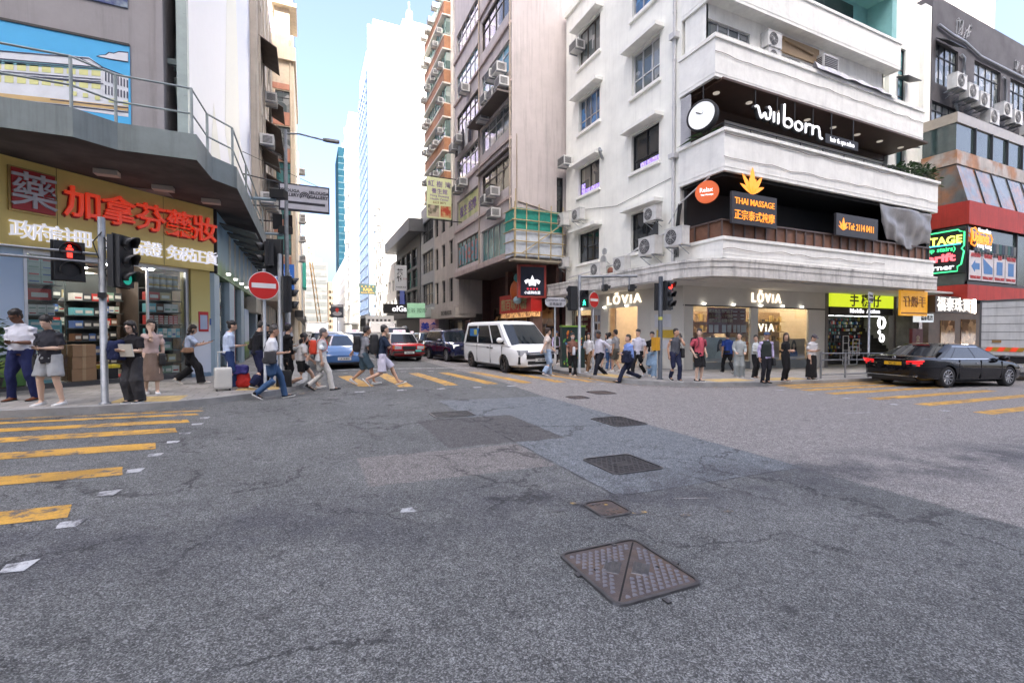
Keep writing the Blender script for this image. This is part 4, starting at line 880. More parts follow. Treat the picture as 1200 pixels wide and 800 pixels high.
# ================================================================== pink building up the street
pink = M('pink_render', (.52, .47, .455), .8, var=.12, vs=.7, bump=.2, bs=10, streak=.35); pinkd = M('pink_band', (.46, .37, .34), .8, var=.2, vs=1, streak=.4)
XP, YP = 10.9, 24.25
S1 = [(.5, 4.6)]
hw = []
for z0, z1 in ((10.1, 12.0), (13.45, 15.1), (16.8, 18.6), (20.2, 22.2), (23.6, 25.4)): hw += [(6.1, 10.7, z0, z1)]
hw += [(6.0, 10.9, 6.25, 8.3), (.5, 5.5, 6.5, 8.5)]
for z0, z1 in ((9.9, 11.7), (13.2, 14.9), (16.3, 18.3), (19.6, 21.4), (22.8, 24.6)): hw += [(.5, 5.4, z0, z1)]
PB, PF = block('pink_building', 'tall pinkish rendered building with ribbon windows and many air conditioners over a red restaurant', XP, 24, YP, 35.3, 5.9, 31, pink, {'W': hw, 'S': [(3.0, 3.45, 8.7, 10.9)]})
F = PF['W']; FSp = PF['S']
for i, h in enumerate(hw):
    g = i in (5, 6); z = window(PB, F, *h, alu if i % 3 else brownfr, tealp if g else (pane1, sheerp, tealp, pane2)[i % 4], 5 if h[1]-h[0] > 4.7 else 4, 1, .15, hsplit=None if g else .68)
window(PB, FSp, 3.0, 3.45, 8.7, 10.9, dkgrey, pane2, 1, 2, .12)
mb = MB()
for z in (9.3, 12.7, 16.0, 19.3, 22.6): mb.fbox(F, -.02, 11.05, z, z+.16, 0, .12)
mb.fbox(F, -.02, 11.05, 5.85, 6.2, -.1, .1)
mb.build('band', pinkd, PB)
mb = MB(); mb.fbox(F, 5.6, 11.0, 15.3, 15.42, .0, .9); mb.fbox(F, 5.6, 11.0, 12.15, 12.22, 0, .25); mb.build('awning', M('dark_soffit', (.12, .1, .09), .7), PB)
mb = MB(); mb.tube([F.p(11.0, 5.9, .1), F.p(11.0, 31, .1)], .055); mb.tube([F.p(5.75, 5.9, .08), F.p(5.75, 31, .08)], .05); mb.tube([FSp.p(.4, 9.15, .04), FSp.p(3.4, 8.6, .04)], .03); mb.tube([FSp.p(.3, 6, .06), FSp.p(.3, 13, .06)], .03); mb.build('drain_pipe', M('tan_pipe', (.4, .33, .26), .6), PB)
mb = MB()
for k in range(6): mb.fbox(F, .7+.75*k, 1.2+.75*k, 6.7, 8.1, -.1, -.09)
mb.build('window_poster', M('window_poster_blue', (.08, .3, .38), .5, c2=(.4, .1, .08), vs=5), PB)
mb = MB(); mb.fbox(F, .6, 5.3, 9.95, 11.6, -.1, -.085); wp = mb.build('shop_banner', M('banner_yellow', (.5, .5, .25), .6, c2=(.25, .32, .12), vs=2), PB)
text('養生 按摩', .9, F, 2.9, 10.4, -.085, M('purple_letter', (.18, .1, .3), .6), wp)
# ground floor set back under the bays
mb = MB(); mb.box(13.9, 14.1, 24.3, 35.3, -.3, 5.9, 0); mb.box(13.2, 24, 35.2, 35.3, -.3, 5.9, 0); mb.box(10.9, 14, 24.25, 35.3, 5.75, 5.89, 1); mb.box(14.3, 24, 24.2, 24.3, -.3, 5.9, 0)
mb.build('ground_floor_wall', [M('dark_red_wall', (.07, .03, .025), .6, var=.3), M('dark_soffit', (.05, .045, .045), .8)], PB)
mb = MB(); mb.box(12.4, 13.0, 24.4, 24.9, -.3, 5.8); mb.box(12.9, 13.3, 29.4, 29.8, -.3, 5.8); mb.build('column', M('brown_column', (.16, .09, .07), .6, var=.2), PB)
FG = Frame((13.85, 35.2, 0), (-1, 0, 0))
mb = MB()
for u in (1, 3.2, 5.4, 7.6, 9.2): mb.fbox(FG, u, u+1.5, 0, 3.4, 0, .05)
mb.build('shop_window', panes('restaurant_panes', (.03, .02, .015), (.5, .28, .12), .8), PB)
redsign = M('red_signboard', (.5, .018, .014), .45, var=.1)
FX = Frame((12.3, 29.2, 0), (-1, 0, 0))
t = board('restaurant_sign', FX, 0, 4.9, 2.75, 3.95, -.6, .1, redsign, 'deep red restaurant signboard with gold Chinese characters, behind the white van')
text('龍百味小廚', .8, FX, 2.3, 3.0, .1, M('gold_letter', (.42, .33, .16), .4, .5), t, bold=.015)
mb = MB(); mb.fbox(FX, 0, 4.9, 2.45, 2.75, -.5, .0); mb.build('valance', M('bulb_row', (.8, .45, .18), .5, c2=(.25, .08, .03), vs=9, emit=.12), t)
FB = Frame((11.6, 24.7, 0), V(-.18, -1, 0)); t = board('menu_lightbox', FB, -.15, 1.6, 3.55, 5.5, 0, .3, M('sign_red_frame', (.3, .04, .03), .5), 'dark blue projecting sign in a red frame with a white crest, under the pink building')
mb = MB(); mb.fbox(FB, .0, 1.45, 3.68, 5.38, .3, .32); mb.build('panel', M('navy_panel', (.012, .016, .035), .4), t)
mb = MB(); mb.prism([FB.p(.72+a, 4.35+b, .32) for a, b in ((-.5, .2), (-.4, .0), (-.25, .15), (-.2, -.1), (0, -.05), (.2, -.1), (.25, .15), (.4, 0), (.5, .2), (.3, .3), (.12, .25), (.0, .55), (-.12, .25), (-.3, .3))], FB.n*.012); mb.build('crest', neonc, t)
text('● ● ● ●', .16, FB, .72, 4.02, .32, M('red_letter', (.5, .03, .05), .5, emit=.2), t); text('小店特色菜', .2, FB, .72, 3.78, .32, neonc, t)
t = thing('lion_lantern', 'round orange and green painted lion ornament hung behind the dark blue sign', 'ornament', (12.2, 26.2, 4.2)); mb = MB(); mb.sphere((12.2, 26.2, 4.1), (.5, .5, .75), 0, 14, 10); mb.sphere((12.1, 25.9, 4.9), (.3, .3, .3), 1, 10, 8); mb.sphere((12, 25.8, 3.5), (.28, .28, .25), 2, 10, 8); mb.build('body', [M('lantern_orange', (.5, .1, .02), .5), M('lantern_teal', (.1, .35, .33), .5), M('lantern_blue', (.35, .5, .55), .5)], t)
# scaffold with netting on the side wall
t = thing('scaffold', 'bamboo scaffold wrapped in green and white netting on the side of the pink building', 'scaffold', (12.5, 23.9, 5.9)); bam = M('bamboo', (.45, .36, .2), .6, var=.3)
mb = MB()
for x in (10.75, 11.5, 12.3, 13.1, 13.9): mb.tube([(x, 23.55, 5.7), (x+.03, 23.55, 8.9)], .035)
for z in (6.0, 6.7, 7.3, 7.9, 8.5): mb.tube([(10.6, 23.52, z), (14.1, 23.52, z)], .035); mb.tube([(10.72, 23.5, z), (10.72, 25.0, z+.05)], .03)
mb.tube([(11.2, 23.48, 6.0), (13.6, 23.48, 7.7)], .03); mb.tube([(10.8, 23.5, 5.8), (10.8, 23.5, 9.6)], .03); mb.build('bamboo_pole', bam, t)
for nm, z0, z1, m_ in (('green_net', 7.4, 8.6, M('green_net', (.02, .26, .2), .7, var=.3, vs=3)), ('white_sheet', 5.85, 7.38, M('white_netting', (.55, .6, .66), .6, var=.2))):
    mb = MB(); n_ = 24; vs_ = [(10.74+3.25*i/n_, 23.62+.05*mnoise.noise((i*.6, j*.9, z0)), z0+(z1-z0)*j/6) for j in range(7) for i in range(n_+1)]
    mb.add(vs_, [(j*(n_+1)+i, j*(n_+1)+i+1, (j+1)*(n_+1)+i+1, (j+1)*(n_+1)+i) for j in range(6) for i in range(n_)], 0, True)
    vs_ = [(10.74+.03*mnoise.noise((i, j, z0)), 23.62+1.2*i/8, z0+(z1-z0)*j/6) for j in range(7) for i in range(9)]
    mb.add(vs_, [(j*9+i+1, j*9+i, (j+1)*9+i, (j+1)*9+i+1) for j in range(6) for i in range(8)], 0, True); mb.build(nm, m_, t)
mb = MB(); mb.box(10.7, 14.2, 23.5, 24.2, 5.6, 5.72); mb.build('deck', M('deck_board', (.3, .26, .2), .8), t)
G = 'air conditioners on the pink building'
for u, v, lab in ((10.2, 16.7, 'large air conditioner near the corner under the top ribbon window'), (10.6, 15.7, 'boxy air conditioner sticking out at the corner of the pink building above the canopy'), (9.0, 16.9, 'air conditioner fourth from the corner in the upper cluster'),
                  (8.2, 15.9, 'air conditioner of the upper cluster farthest from the corner'), (9.4, 15.6, 'air conditioner hung just above the dark canopy'), (7.4, 15.1, 'lone air conditioner at the left end of the dark canopy'),
                  (8.1, 9.6, 'left one of two air conditioners below the canopy windows'), (9.2, 9.8, 'right one of two air conditioners below the canopy windows'), (9.3, 8.5, 'single air conditioner set in the big teal glazed window row'),
                  (2.0, 12.0, 'air conditioner left of the second seam above the yellow banner'), (3.1, 12.2, 'air conditioner right of its neighbour above the yellow banner'), (1.2, 15.4, 'air conditioner beneath the laundry on the far bay'), (2.4, 15.6, 'air conditioner in the middle under the far bay windows'), (3.6, 18.7, 'topmost air conditioner on the far bay of the pink building')):
    ac('window', F, u, v, lab, G, 1.25, .75)
mb = MB()
for k in range(5): mb.fbox(F, 1.0+.8*k, 1.5+.8*k, 15.0, 16.4+.3*(k % 2), .25, .3, k % 2)
single('laundry', mb, [M('dark_cloth', (.02, .02, .03), .8), M('pale_cloth', (.5, .5, .5), .8)], 'row of dark laundry hung out of the far bay of the pink building', 'laundry')
# ================================================================== stone fronted building and the balcony tower above it
stone = M('stone_facing', (.46, .42, .38), .8, var=.12, vs=1.2, bump=.2, bs=6, streak=.3)
hh = grid((.3, 2.6, 4.9), 1.1, (4.1, 7.3, 10.4), 2.0)
t, Fs = block('stone_building', 'grey brown stone building with tall narrow windows next to the pink building', 11.2, 26, 35.35, 43, 3.0, 13.4, stone, {'W': hh})
for h in hh: window(t, Fs['W'], *h, dkgrey, pane2, 2, 2, .2)
mb = MB(); mb.box(12.6, 26, 35.4, 43, -.3, 3.0); mb.build('ground_floor_wall', M('dark_shops', (.06, .05, .045), .5, var=.4, vs=2), t)
mb = MB(); mb.box(10.9, 12.7, 35.4, 43.2, 2.7, 3.6); mb.build('canopy', stone, t); text('THE MIRADOR', .5, Frame((10.9, 43, 0), (-1, 0, 0)), 5, 2.95, 0, M('dark_letter', (.1, .09, .08), .5), t, bold=.02)
mb = MB()
for u in (.8, 3.0, 5.2): mb.fbox(Frame((12.6, 43, 0), (-1, 0, 0)), u, u+1.3, 0, 2.5, 0, .04)
mb.build('shop_window', panes('dim_shop', (.02, .018, .015), (.3, .2, .12), .9), t)
cream_ = M('cream_tower', (.74, .7, .63), .75, var=.1, streak=.3); orangeb = M('terracotta_band', (.42, .2, .1), .7, var=.25, vs=2, streak=.4); greenb = M('green_panel', (.28, .42, .37), .6, var=.3, vs=2)
t, Fs = block('balcony_tower', 'cream apartment tower with orange and green balcony bands beyond the pink building', 10.95, 24, 36.4, 43.5, 13.4, 30, cream_, {})
F = Fs['W']; rg = random.Random(11)
for k in range(6):
    z = 13.7+2.75*k
    mb = MB(); mb.fbox(F, .1, 6.9, z, z+1.0, 0, .55, 0 if 1 else 1); ob = mb.build('balcony', orangeb, t)
    mb = MB(); mb.fbox(F, .15, 6.8, z+1.0, z+1.15, .02, .6); mb.fbox(F, .1, 6.9, z-.12, z, 0, .7); mb.build('coping', cream_, ob)
    mb = MB(); mb.fbox(F, .2, 6.8, z+1.2, z+2.5, .0, .35); wb = mb.build('window_band', panes('balcony_panes', (.1, .16, .15), (.45, .5, .46), .8), t)
    mb = MB()
    for i in range(9): mb.fbox(F, .2+.8*i, .26+.8*i, z+1.2, z+2.5, .35, .42)
    mb.fbox(F, .2, 6.8, z+1.75, z+1.82, .35, .41); mb.build('window_bars', greenb, wb)
    for i in range(5):
        if rg.random() < .85: ac('window', F, .6+1.35*i+rg.uniform(0, .4), z+1.0+rg.uniform(0, .6), 'small air conditioner among the orange and green balconies of the cream tower', 'air conditioners on the balcony tower', .95, 1.0)
mb = MB(); mb.fbox(Fs['S'], .1, .5, 13.4, 30, 0, .3); mb.build('pilaster', cream_, t)
# hanging health centre sign
F2 = Frame((9.2, 33.6, 0), (0, -1, 0)); t = board('health_centre_sign', F2, -1.0, .85, 10.0, 13.0, -.12, .12, M('pale_lime_sign', (.5, .53, .3), .5, var=.05, emit=.03), 'pale lime health centre signboard with purple characters hung high over the street')
pl_ = M('purple_letter', (.18, .1, .3), .6); text('紅 樹 灣', .5, F2, -.07, 12.35, .12, pl_, t); text('養生館', .42, F2, -.07, 11.85, .12, pl_, t); text('Hong Shuwang', .24, F2, -.07, 11.58, .12, pl_, t); text('Health Center', .24, F2, -.07, 11.33, .12, pl_, t); text('6623 8071', .24, F2, -.07, 11.08, .12, M('brown_letter', (.2, .08, .04), .6), t)
mb = MB(); mb.fbox(F2, -.95, -.1, 10.1, 10.95, .12, .13, 0); mb.fbox(F2, .0, .8, 10.1, 10.95, .12, .13, 1); mb.build('picture', [M('food_photo', (.4, .33, .25), .6, c2=(.1, .1, .06), vs=4), M('soup_photo', (.4, .05, .02), .6, c2=(.5, .35, .15), vs=4)], t)
mb = MB()
for z in (9.9, 13.1): mb.tube([(8.4, 33.6, z), (11.2, 33.6, z)], .04)
mb.build('support_bar', dkgrey, t)
# ================================================================== further along the right side of the street
greyb = M('grey_office', (.3, .31, .32), .6, var=.1, streak=.2); charc = M('charcoal_cladding', (.07, .073, .08), .5, var=.1); whiteb = M('white_block', (.75, .74, .71), .75, var=.06, streak=.1)
hh = grid((.6,), 4.6, (4.3, 7.6, 10.8), 2.2)
t, Fs = block('grey_office_building', 'grey office building with wide dark windows and a satellite dish', 11.4, 26, 43.6, 49.5, 0, 14.6, greyb, {'W': hh})
for h in hh: window(t, Fs['W'], *h, dkgrey, pane2, 4, 2, .2)
mb = MB(); mb.box(11.0, 11.35, 43.7, 49.4, 3, 3.9); mb.build('fascia', M('pale_fascia', (.42, .42, .41), .5), t)
FM = Frame((9.7, 44.5, 0), V(-.25, -1, 0)); t2 = board('mint_sign', FM, -.8, .9, 2.9, 4.3, -.4, .1, M('mint_panel', (.28, .5, .33), .5, emit=.08), 'mint green box sign projecting above the parked cars'); text('足浴 按摩', .5, FM, .05, 3.4, .1, M('green_letter', (.03, .12, .06), .5), t2)
F3 = Frame((10.6, 42.0, 0), (0, -1, 0)); t2 = board('poster_sign', F3, -1.1, .7, 1.3, 2.7, 0, .1, M('pink_poster', (.6, .35, .36), .5), 'pink and blue poster board hung over a shop doorway'); text('美食', .8, F3, -.2, 1.7, .1, M('blue_letter', (.03, .05, .35), .5), t2, bold=.03)
hh = grid((.8, 4.0, 7.2, 10.4), 2.7, (4.2, 6.6, 9.0), 2.1)
t, Fs = block('charcoal_building', 'dark charcoal glass building with a jutting flat roof', 11.3, 26, 49.6, 64, 0, 12.2, charc, {'W': hh, 'S': []})
for h in hh: window(t, Fs['W'], *h, dkgrey, pane2, 3, 2, .2)
mb = MB(); mb.box(9.9, 26, 48.6, 65, 12.2, 13.6); mb.build('roof', charc, t); mb = MB(); mb.box(9.8, 11.3, 50, 63, 3.0, 3.9); mb.build('canopy', charc, t); mb = MB(); mb.box(11.2, 11.26, 58, 61, 4.2, 8); mb.build('blue_banner', M('blue_banner', (.03, .08, .45), .5), t)
F4 = Frame((9.4, 50.5, 0), (0, -1, 0)); t2 = board('white_banner_sign', F4, -.65, .62, 6.0, 8.75, -.1, .1, M('white_banner', (.42, .44, .47), .5), 'tall white vertical sign with black brush characters hung over the street'); text('茶\n竹', .72, F4, -.12, 7.75, .1, M('black_letter_ink', (.02, .02, .02), .5), t2, bold=.02); text('足浴', .22, F4, .42, 7.2, .1, M('maroon_letter', (.2, .03, .06), .5), t2); text('專業服務 推拿', .17, F4, 0, 6.3, .1, M('black_letter_ink', (.02, .02, .02), .5), t2)
F5 = Frame((10.2, 48.5, 0), (0, -1, 0)); t2 = board('bar_sign', F5, -3.0, 1.2, 3.4, 4.4, -.1, .1, black, 'long black neon sign with white looping letters'); text('olGa bar', .8, F5, -.7, 3.65, .1, neonc, t2, bold=.02)
hh = grid((1, 4, 7), 1.8, (4.4, 7.2), 1.6)
t, Fs = block('low_white_building', 'low cream building with small windows beyond the charcoal glass building', 11.2, 24, 64.1, 74, 0, 11.2, whiteb, {'W': hh})
for h in hh: window(t, Fs['W'], *h, whitefr, pane2, 2, 1, .15)
hh = [h for h in grid((.5, 2.8, 5.1, 7.4), 1.3, [3.8+2.75*k for k in range(8)], 1.5)]
t, Fs = block('white_apartment_block', 'sunlit white apartment block with small windows along its narrow street side', 11.2, 30, 74.2, 84, 0, 26.6, whiteb, {'W': hh, 'S': [(4.0, 4.6, 17.5, 18.9), (4.9, 5.5, 17.5, 18.9)]})
for h in hh: window(t, Fs['W'], *h, whitefr, pane1, 2, 1, .15)
for h in ((4.0, 4.6, 17.5, 18.9), (4.9, 5.5, 17.5, 18.9)): window(t, Fs['S'], *h, whitefr, pane1, 1, 1, .15)
for k in range(7):
    for u in (1.6, 6.2): ac('window', Fs['W'], u, 5.2+2.75*k, 'small air conditioner on the street side of the white apartment block', 'air conditioners on the white apartment block', 1.1, .6)
# tall white tower with a blue glass side
bglass = M('blue_curtain_glass', (.05, .12, .3), .25, var=.3, vs=.6, spec=.3); mull = M('mullion', (.2, .27, .4), .4)
t, Fs = block('white_tower', 'very tall blank white tower with a blue glass street side, brightest thing in the street', 11.2, 27.5, 85, 108, 0, 57, M('tower_white', (.82, .82, .81), .7, var=.03), {})
F = Fs['W']; mb = MB(); mb.fbox(F, .3, 22, 5, 52, 0, .3); mb.build('glass_wall', bglass, t); mb = MB()
for k in range(22): mb.fbox(F, .3, 22, 6+2.1*k, 6.16+2.1*k, .3, .36)
for k in range(12): mb.fbox(F, .3+2*k-.04, .3+2*k+.04, 5, 52, .3, .35)
mb.build('mullion', mull, t, kind='stuff'); mb = MB(); mb.fbox(F, 20, 23, 0, 55, -.1, .8); mb.fbox(F, 22.5, 22.9, 5, 56, .5, 1); mb.build('corner_column', mull, t)
mb = MB(); mb.box(17, 23, 88, 95, 57, 60.5); mb.box(18, 19, 89, 90, 60.5, 63); mb.tube([(18.5, 89.5, 63), (18.5, 89.5, 65)], .15); mb.tube([(24, 92, 57), (24, 92, 60)], .15); mb.build('roof_plant', whiteb, t)
mb = MB()
for z in (9, 20, 31, 42): mb.fbox(Fs['S'], .05, 9, z, z+.08, 0, .03)
mb.build('panel_joint', mull, t)
hh = grid((1, 5, 9, 13, 17, 21), 2.4, [4+3.2*k for k in range(6)], 1.7)
t, Fs = block('pale_terrace', 'pale sunlit terrace of low blocks farther along the right pavement', 11.0, 26, 108.2, 132, 0, 24, whiteb, {'W': hh})
for h in hh: window(t, Fs['W'], *h, whitefr, pane2, 2, 1, .2)
mb = MB(); mb.fbox(Fs['W'], 4, 20, 3.2, 3.5, 0, 2.2); mb.build('canopy', charc, t)
t, Fs = block('slim_white_tower', 'slim white tower with bracketed air conditioner shelves left of the very tall one', 11.0, 30, 134, 150, 0, 62, whiteb, {'W': grid((2, 6, 10), 2, [8+3.4*k for k in range(14)], 1.8)})
for h in grid((2, 6, 10), 2, [8+3.4*k for k in range(14)], 1.8): window(t, Fs['W'], *h, whitefr, pane2, 1, 1, .2)
mb = MB()
for k in range(15): mb.fbox(Fs['W'], 13.5, 15.8, 9+3.4*k, 9.9+3.4*k, 0, 1.2)
mb.build('shelf', whiteb, t)
t, Fs = block('long_white_row', 'bright white row of facades at the far right end of the street', 11.5, 40, 152, 235, 0, 26, whiteb, {'W': grid([3+6*k for k in range(13)], 3, [5+4*k for k in range(5)], 1.8)})
t, Fs = block('teal_tower', 'dark teal glass tower closing the view at the far end', 16, 34, 262, 290, 0, 100, M('teal_glass', (.008, .035, .055), .75, var=.35, vs=.3, spec=.05), {})
mb = MB()
for k in range(28): mb.fbox(Fs['S'], 0, 18, 3+3.4*k, 3.3+3.4*k, 0, .1)
mb.build('mullion', M('teal_mullion', (.015, .06, .08), .5), t); mb = MB(); mb.tube([(24, 264, 100), (24, 264, 108)], .3); mb.box(18, 30, 264, 280, 100, 103); mb.build('roof_plant', greyb, t)
F6 = Frame((9.3, 76, 0), (0, -1, 0)); t = board('green_restaurant_sign', F6, -1.7, .85, 7.45, 9.0, -.1, .1, M('dark_green_sign', (.005, .03, .026), .6), 'dark green RAJA sign with gold stars and letters over the street')
gold = M('gold_light', (.3, .15, .02), .5); text('★  ★  ★  ★', .38, F6, -.42, 8.55, .1, gold, t); text('RAJA', .66, F6, -.42, 7.98, .1, gold, t, bold=.02); text('INDIAN CUISINE', .28, F6, -.42, 7.6, .1, gold, t, bold=.02)
mb = MB(); mb.tube([(7.5, 76, 9.1), (11.3, 76, 9.3)], .06); mb.build('support_bar', dkgrey, t)
# ================================================================== black building at the far right
blk = M('black_stucco', (.085, .08, .085), .7, var=.22, vs=1.1, bump=.2, bs=8, c2=(.06, .056, .06))
XB = 33.45
hh = [(.4, 3.0, 16.2, 18.6), (5.0, 8.5, 16.2, 18.6), (9.9, 13.2, 16.2, 18.6), (.1, 3.0, 13.6, 15.1), (13.9, 17.5, 16.2, 18.6)]
KB, KF = block('black_building', 'charcoal rendered building with a rusty glass front over a red vintage shop', XB, 56, 14.5, 24, 3.2, 21.2, blk, {'S': hh})
F = KF['S']
for h in hh: window(KB, F, *h, whitefr if 0 else dkgrey, sheerp, 4, 1, .15, hsplit=.7)
mb = MB(); mb.hexa([F.p(.3, 18.2, .7), F.p(2.2, 18.2, .7), F.p(2.2, 18.7, .05), F.p(.3, 18.7, .05), F.p(.3, 18.25, .7), F.p(2.2, 18.25, .7), F.p(2.2, 18.75, .05), F.p(.3, 18.75, .05)]); mb.build('awning', dkgrey, KB)
mb = MB(); mb.tube([F.p(.5, 19.5, .1), F.p(2.0, 19.3, .12), F.p(3.5, 19.3, .1), F.p(5.5, 18.9, .1), F.p(7.5, 18.9, .1), F.p(10, 18.9, .1), F.p(15, 18.9, .1)], .07)
mb.tube([F.p(3.1, 18.4, .1), F.p(3.5, 18.3, .1), F.p(3.5, 17.3, .1), F.p(3.2, 17.2, .1), F.p(3.2, 16.5, .2)], .08); mb.tube([F.p(8.6, 18.3, .1), F.p(8.9, 18.2, .1), F.p(8.9, 16.4, .15)], .07); mb.tube([F.p(2.4, 15.3, .15), F.p(2.9, 14.6, .15), F.p(2.9, 13.5, .15)], .09); mb.build('duct', steel, KB)
mb = MB(); rg = random.Random(21)
for cx, cz, s in ((2.9, 20.0, 1.0), (4.0, 20.1, .9), (10.7, 19.6, .6), (11.5, 19.5, .5)):
    for k in range(5):
        a0 = rg.uniform(0, 6); pts = [F.p(cx+s*(.5*math.cos(a0+t*.9)*(1-.08*t))+rg.uniform(-.3, .3)*s, cz+s*.55*math.sin(a0*1.3+t*.9)+rg.uniform(-.1, .1), .02) for t in range(5)]; mb.tube(pts, .028, 0, 5)
mb.build('graffiti', M('chalk_graffiti', (.3, .31, .33), .8), KB)
# glass box, slanting glazing and red bands
gl2 = M('greenish_glass', (.05, .075, .072), .05, var=.2, spec=1.); stain = M('rust_stained_glass', (.16, .17, .16), .12, var=.3, vs=1.5, c2=(.3, .14, .07), streak=.3, spec=.8)
redb = M('red_fascia', (.44, .03, .018), .6, var=.25, vs=1, streak=.45); copp = M('stained_cladding', (.46, .42, .38), .6, var=.3, vs=1.5, c2=(.42, .2, .09), streak=.3); champ = M('champagne_trim', (.42, .37, .31), .4, .4)
X0 = 32.65
def wrap(mb, za, zb, ya, yb, xa, xb, th=.08, mi=0):
    """band along the front (sloping from y=ya at the bottom to yb at the top) and the left flank"""
    mb.hexa([(xa, ya, za), (56, ya, za), (56, ya+th, za), (xa, ya+th, za), (xb, yb, zb), (56, yb, zb), (56, yb+th, zb), (xb, yb+th, zb)], mi)
    mb.hexa([(xa, ya+th, za), (xa+th, ya+th, za), (xa+th, 14.5, za), (xa, 14.5, za), (xb, yb+th, zb), (xb+th, yb+th, zb), (xb+th, 14.5, zb), (xb, 14.5, zb)], mi)
for nm, m_, a in (('glass_parapet', gl2, (11.5, 13.0, 12.98, 12.98, 32.6, 32.6)), ('parapet_rail', champ, (13.0, 13.55, 12.9, 12.9, 32.5, 32.5)), ('stained_band', copp, (10.75, 11.5, 12.9, 12.9, 32.5, 32.5)), ('slanting_glass', stain, (8.6, 10.7, 12.45, 12.95, X0, 32.6)), ('upper_red_band', redb, (7.35, 8.6, 12.35, 12.35, X0-.1, X0-.1)), ('lower_red_band', redb, (3.3, 4.1, 12.35, 12.35, X0-.1, X0-.1)), ('shop_glass', gl2, (4.1, 7.35, 12.55, 12.55, X0+.1, X0+.1))):
    mb = MB(); wrap(mb, *a); mb.build(nm, m_, KB)
mb = MB()
for x in frange(34.5, 54, 1.9): mb.box(x, x+.06, 12.86, 12.97, 11.5, 13.0); mb.hexa([(x, 12.4, 8.6), (x+.07, 12.4, 8.6), (x+.07, 12.44, 8.6), (x, 12.44, 8.6), (x, 12.9, 10.7), (x+.07, 12.9, 10.7), (x+.07, 12.94, 10.7), (x, 12.94, 10.7)])
for x in (32.7, 38.6, 43): mb.box(x, x+.08, 12.45, 12.54, 4.1, 7.35)
mb.box(32.7, 56, 12.45, 12.54, 4.1, 4.3); mb.build('glazing_bar', dkgrey, KB, kind='stuff')
mb = MB(); mb.box(32.7, 56, 12.6, 14.4, 4.0, 4.08); mb.box(32.7, 56, 12.6, 14.4, 8.45, 8.55); mb.box(32.7, 56, 12.95, 14.4, 10.7, 10.78); mb.build('floor_slab', dkgrey, KB)
mb = MB(); FV = Frame((X0, 12.5, 0), (0, -1, 0))
for k in range(14): mb.fbox(FV, .6+.36*k, .9+.36*k, 5.7, 6.5, -.02+.1, .13, k % 3)
mb.build('hung_clothes', [M('cloth_denim', (.05, .07, .1), .8), M('cloth_grey', (.14, .15, .15), .8), M('cloth_teal', (.05, .12, .12), .8)], KB)
for k, (s_, m_) in enumerate((('UP', 'b'), ('V', 'b'), ('HI', 'b'), ('OK', 'b'))):
    mb = MB(); mb.fbox(FV, .1+1.4*k, 1.4+1.4*k, 4.35, 5.95, .1, .13); q = mb.build('window_poster', M('red_white_poster', (.62, .58, .58), .6), KB)
    mb = MB(); a = .1+1.4*k
    if k == 0: mb.prism([FV.p(a+.2, 5.1, .13), FV.p(a+.6, 4.8, .13), FV.p(a+.6, 4.95, .13), FV.p(a+1.1, 4.95, .13), FV.p(a+1.1, 5.3, .13), FV.p(a+.6, 5.3, .13), FV.p(a+.6, 5.45, .13)], FV.n*.01)
    elif k == 1: mb.prism([FV.p(a+.1, 5.6, .13), FV.p(a+.2, 4.75, .13), FV.p(a+1.2, 4.75, .13), FV.p(a+1.2, 5.1, .13)], FV.n*.01)
    else: mb.fbox(FV, a+.3, a+1.0, 4.75, 5.5, .13, .14)
    mb.build('poster_picture', M('poster_blue_print', (.05, .18, .42), .5), q)
    rl = M('red_print', (.5, .05, .05), .5); text(('APPELAND', 'VINTAGE', 'SALE', 'WELCOME')[k], .3, FV, a+.65, 5.62, .13, rl, q, bold=.02, sx=.75); text('VINTAGE SHOP', .22, FV, a+.65, 4.45, .13, rl, q, bold=.02, sx=.75)
FW = Frame((X0-.35, 14.45, 0), V(-1, -.12, 0)); t = thing('vintage_neon_sign', 'neon sign reading VINTAGE go up stairs Thrift Corner in a glowing green outline', 'sign', FW.p(1, 4.5, 0))
mb = MB(); mb.fbox(FW, -.55, 2.0, 4.75, 7.15, -.1, 0); mb.build('backing', black, t)
ng = M('neon_green', (.06, .9, .28), .5, var=0, emit=.28); ny_ = M('neon_yellow', (.9, 1, .12), .5, var=0, emit=.45); nr = M('neon_red', (1, .1, .12), .5, var=0, emit=.45); nb = M('neon_blue', (.1, .7, .9), .5, var=0, emit=.35); no = M('neon_orange', (1, .22, .02), .5, var=0, emit=.35)
out = [(-.5, 5.9), (-.5, 7.0), (1.7, 7.1), (1.78, 7.0), (1.95, 6.95), (1.95, 6.2), (1.85, 6.05), (1.95, 5.9), (1.85, 5.2), (1.7, 5.1), (1.7, 4.85), (-.3, 4.8), (-.35, 5.3), (-.5, 5.4), (-.5, 5.9)]
mb = MB(); mb.tube([FW.p(a, b, .05) for a, b in out], .035, 0, 6); mb.build('outline', ng, t)
text('VINTAGE', .58, FW, .75, 6.4, 0, ny_, t, bold=.03, sx=.92); text('(go up stairs)', .33, FW, .75, 6.0, 0, ng, t, bold=.02, sx=.98); text('Thrift', .6, FW, .75, 5.45, 0, nr, t, bold=.04, sx=1.2); text('Corner', .42, FW, .75, 4.98, 0, neonc, t, bold=.03, sx=1.25)
mb = MB(); mb.fbox(FW, -.4, 1.8, 6.3, 6.36, 0, .03); mb.build('underline', nb, t)
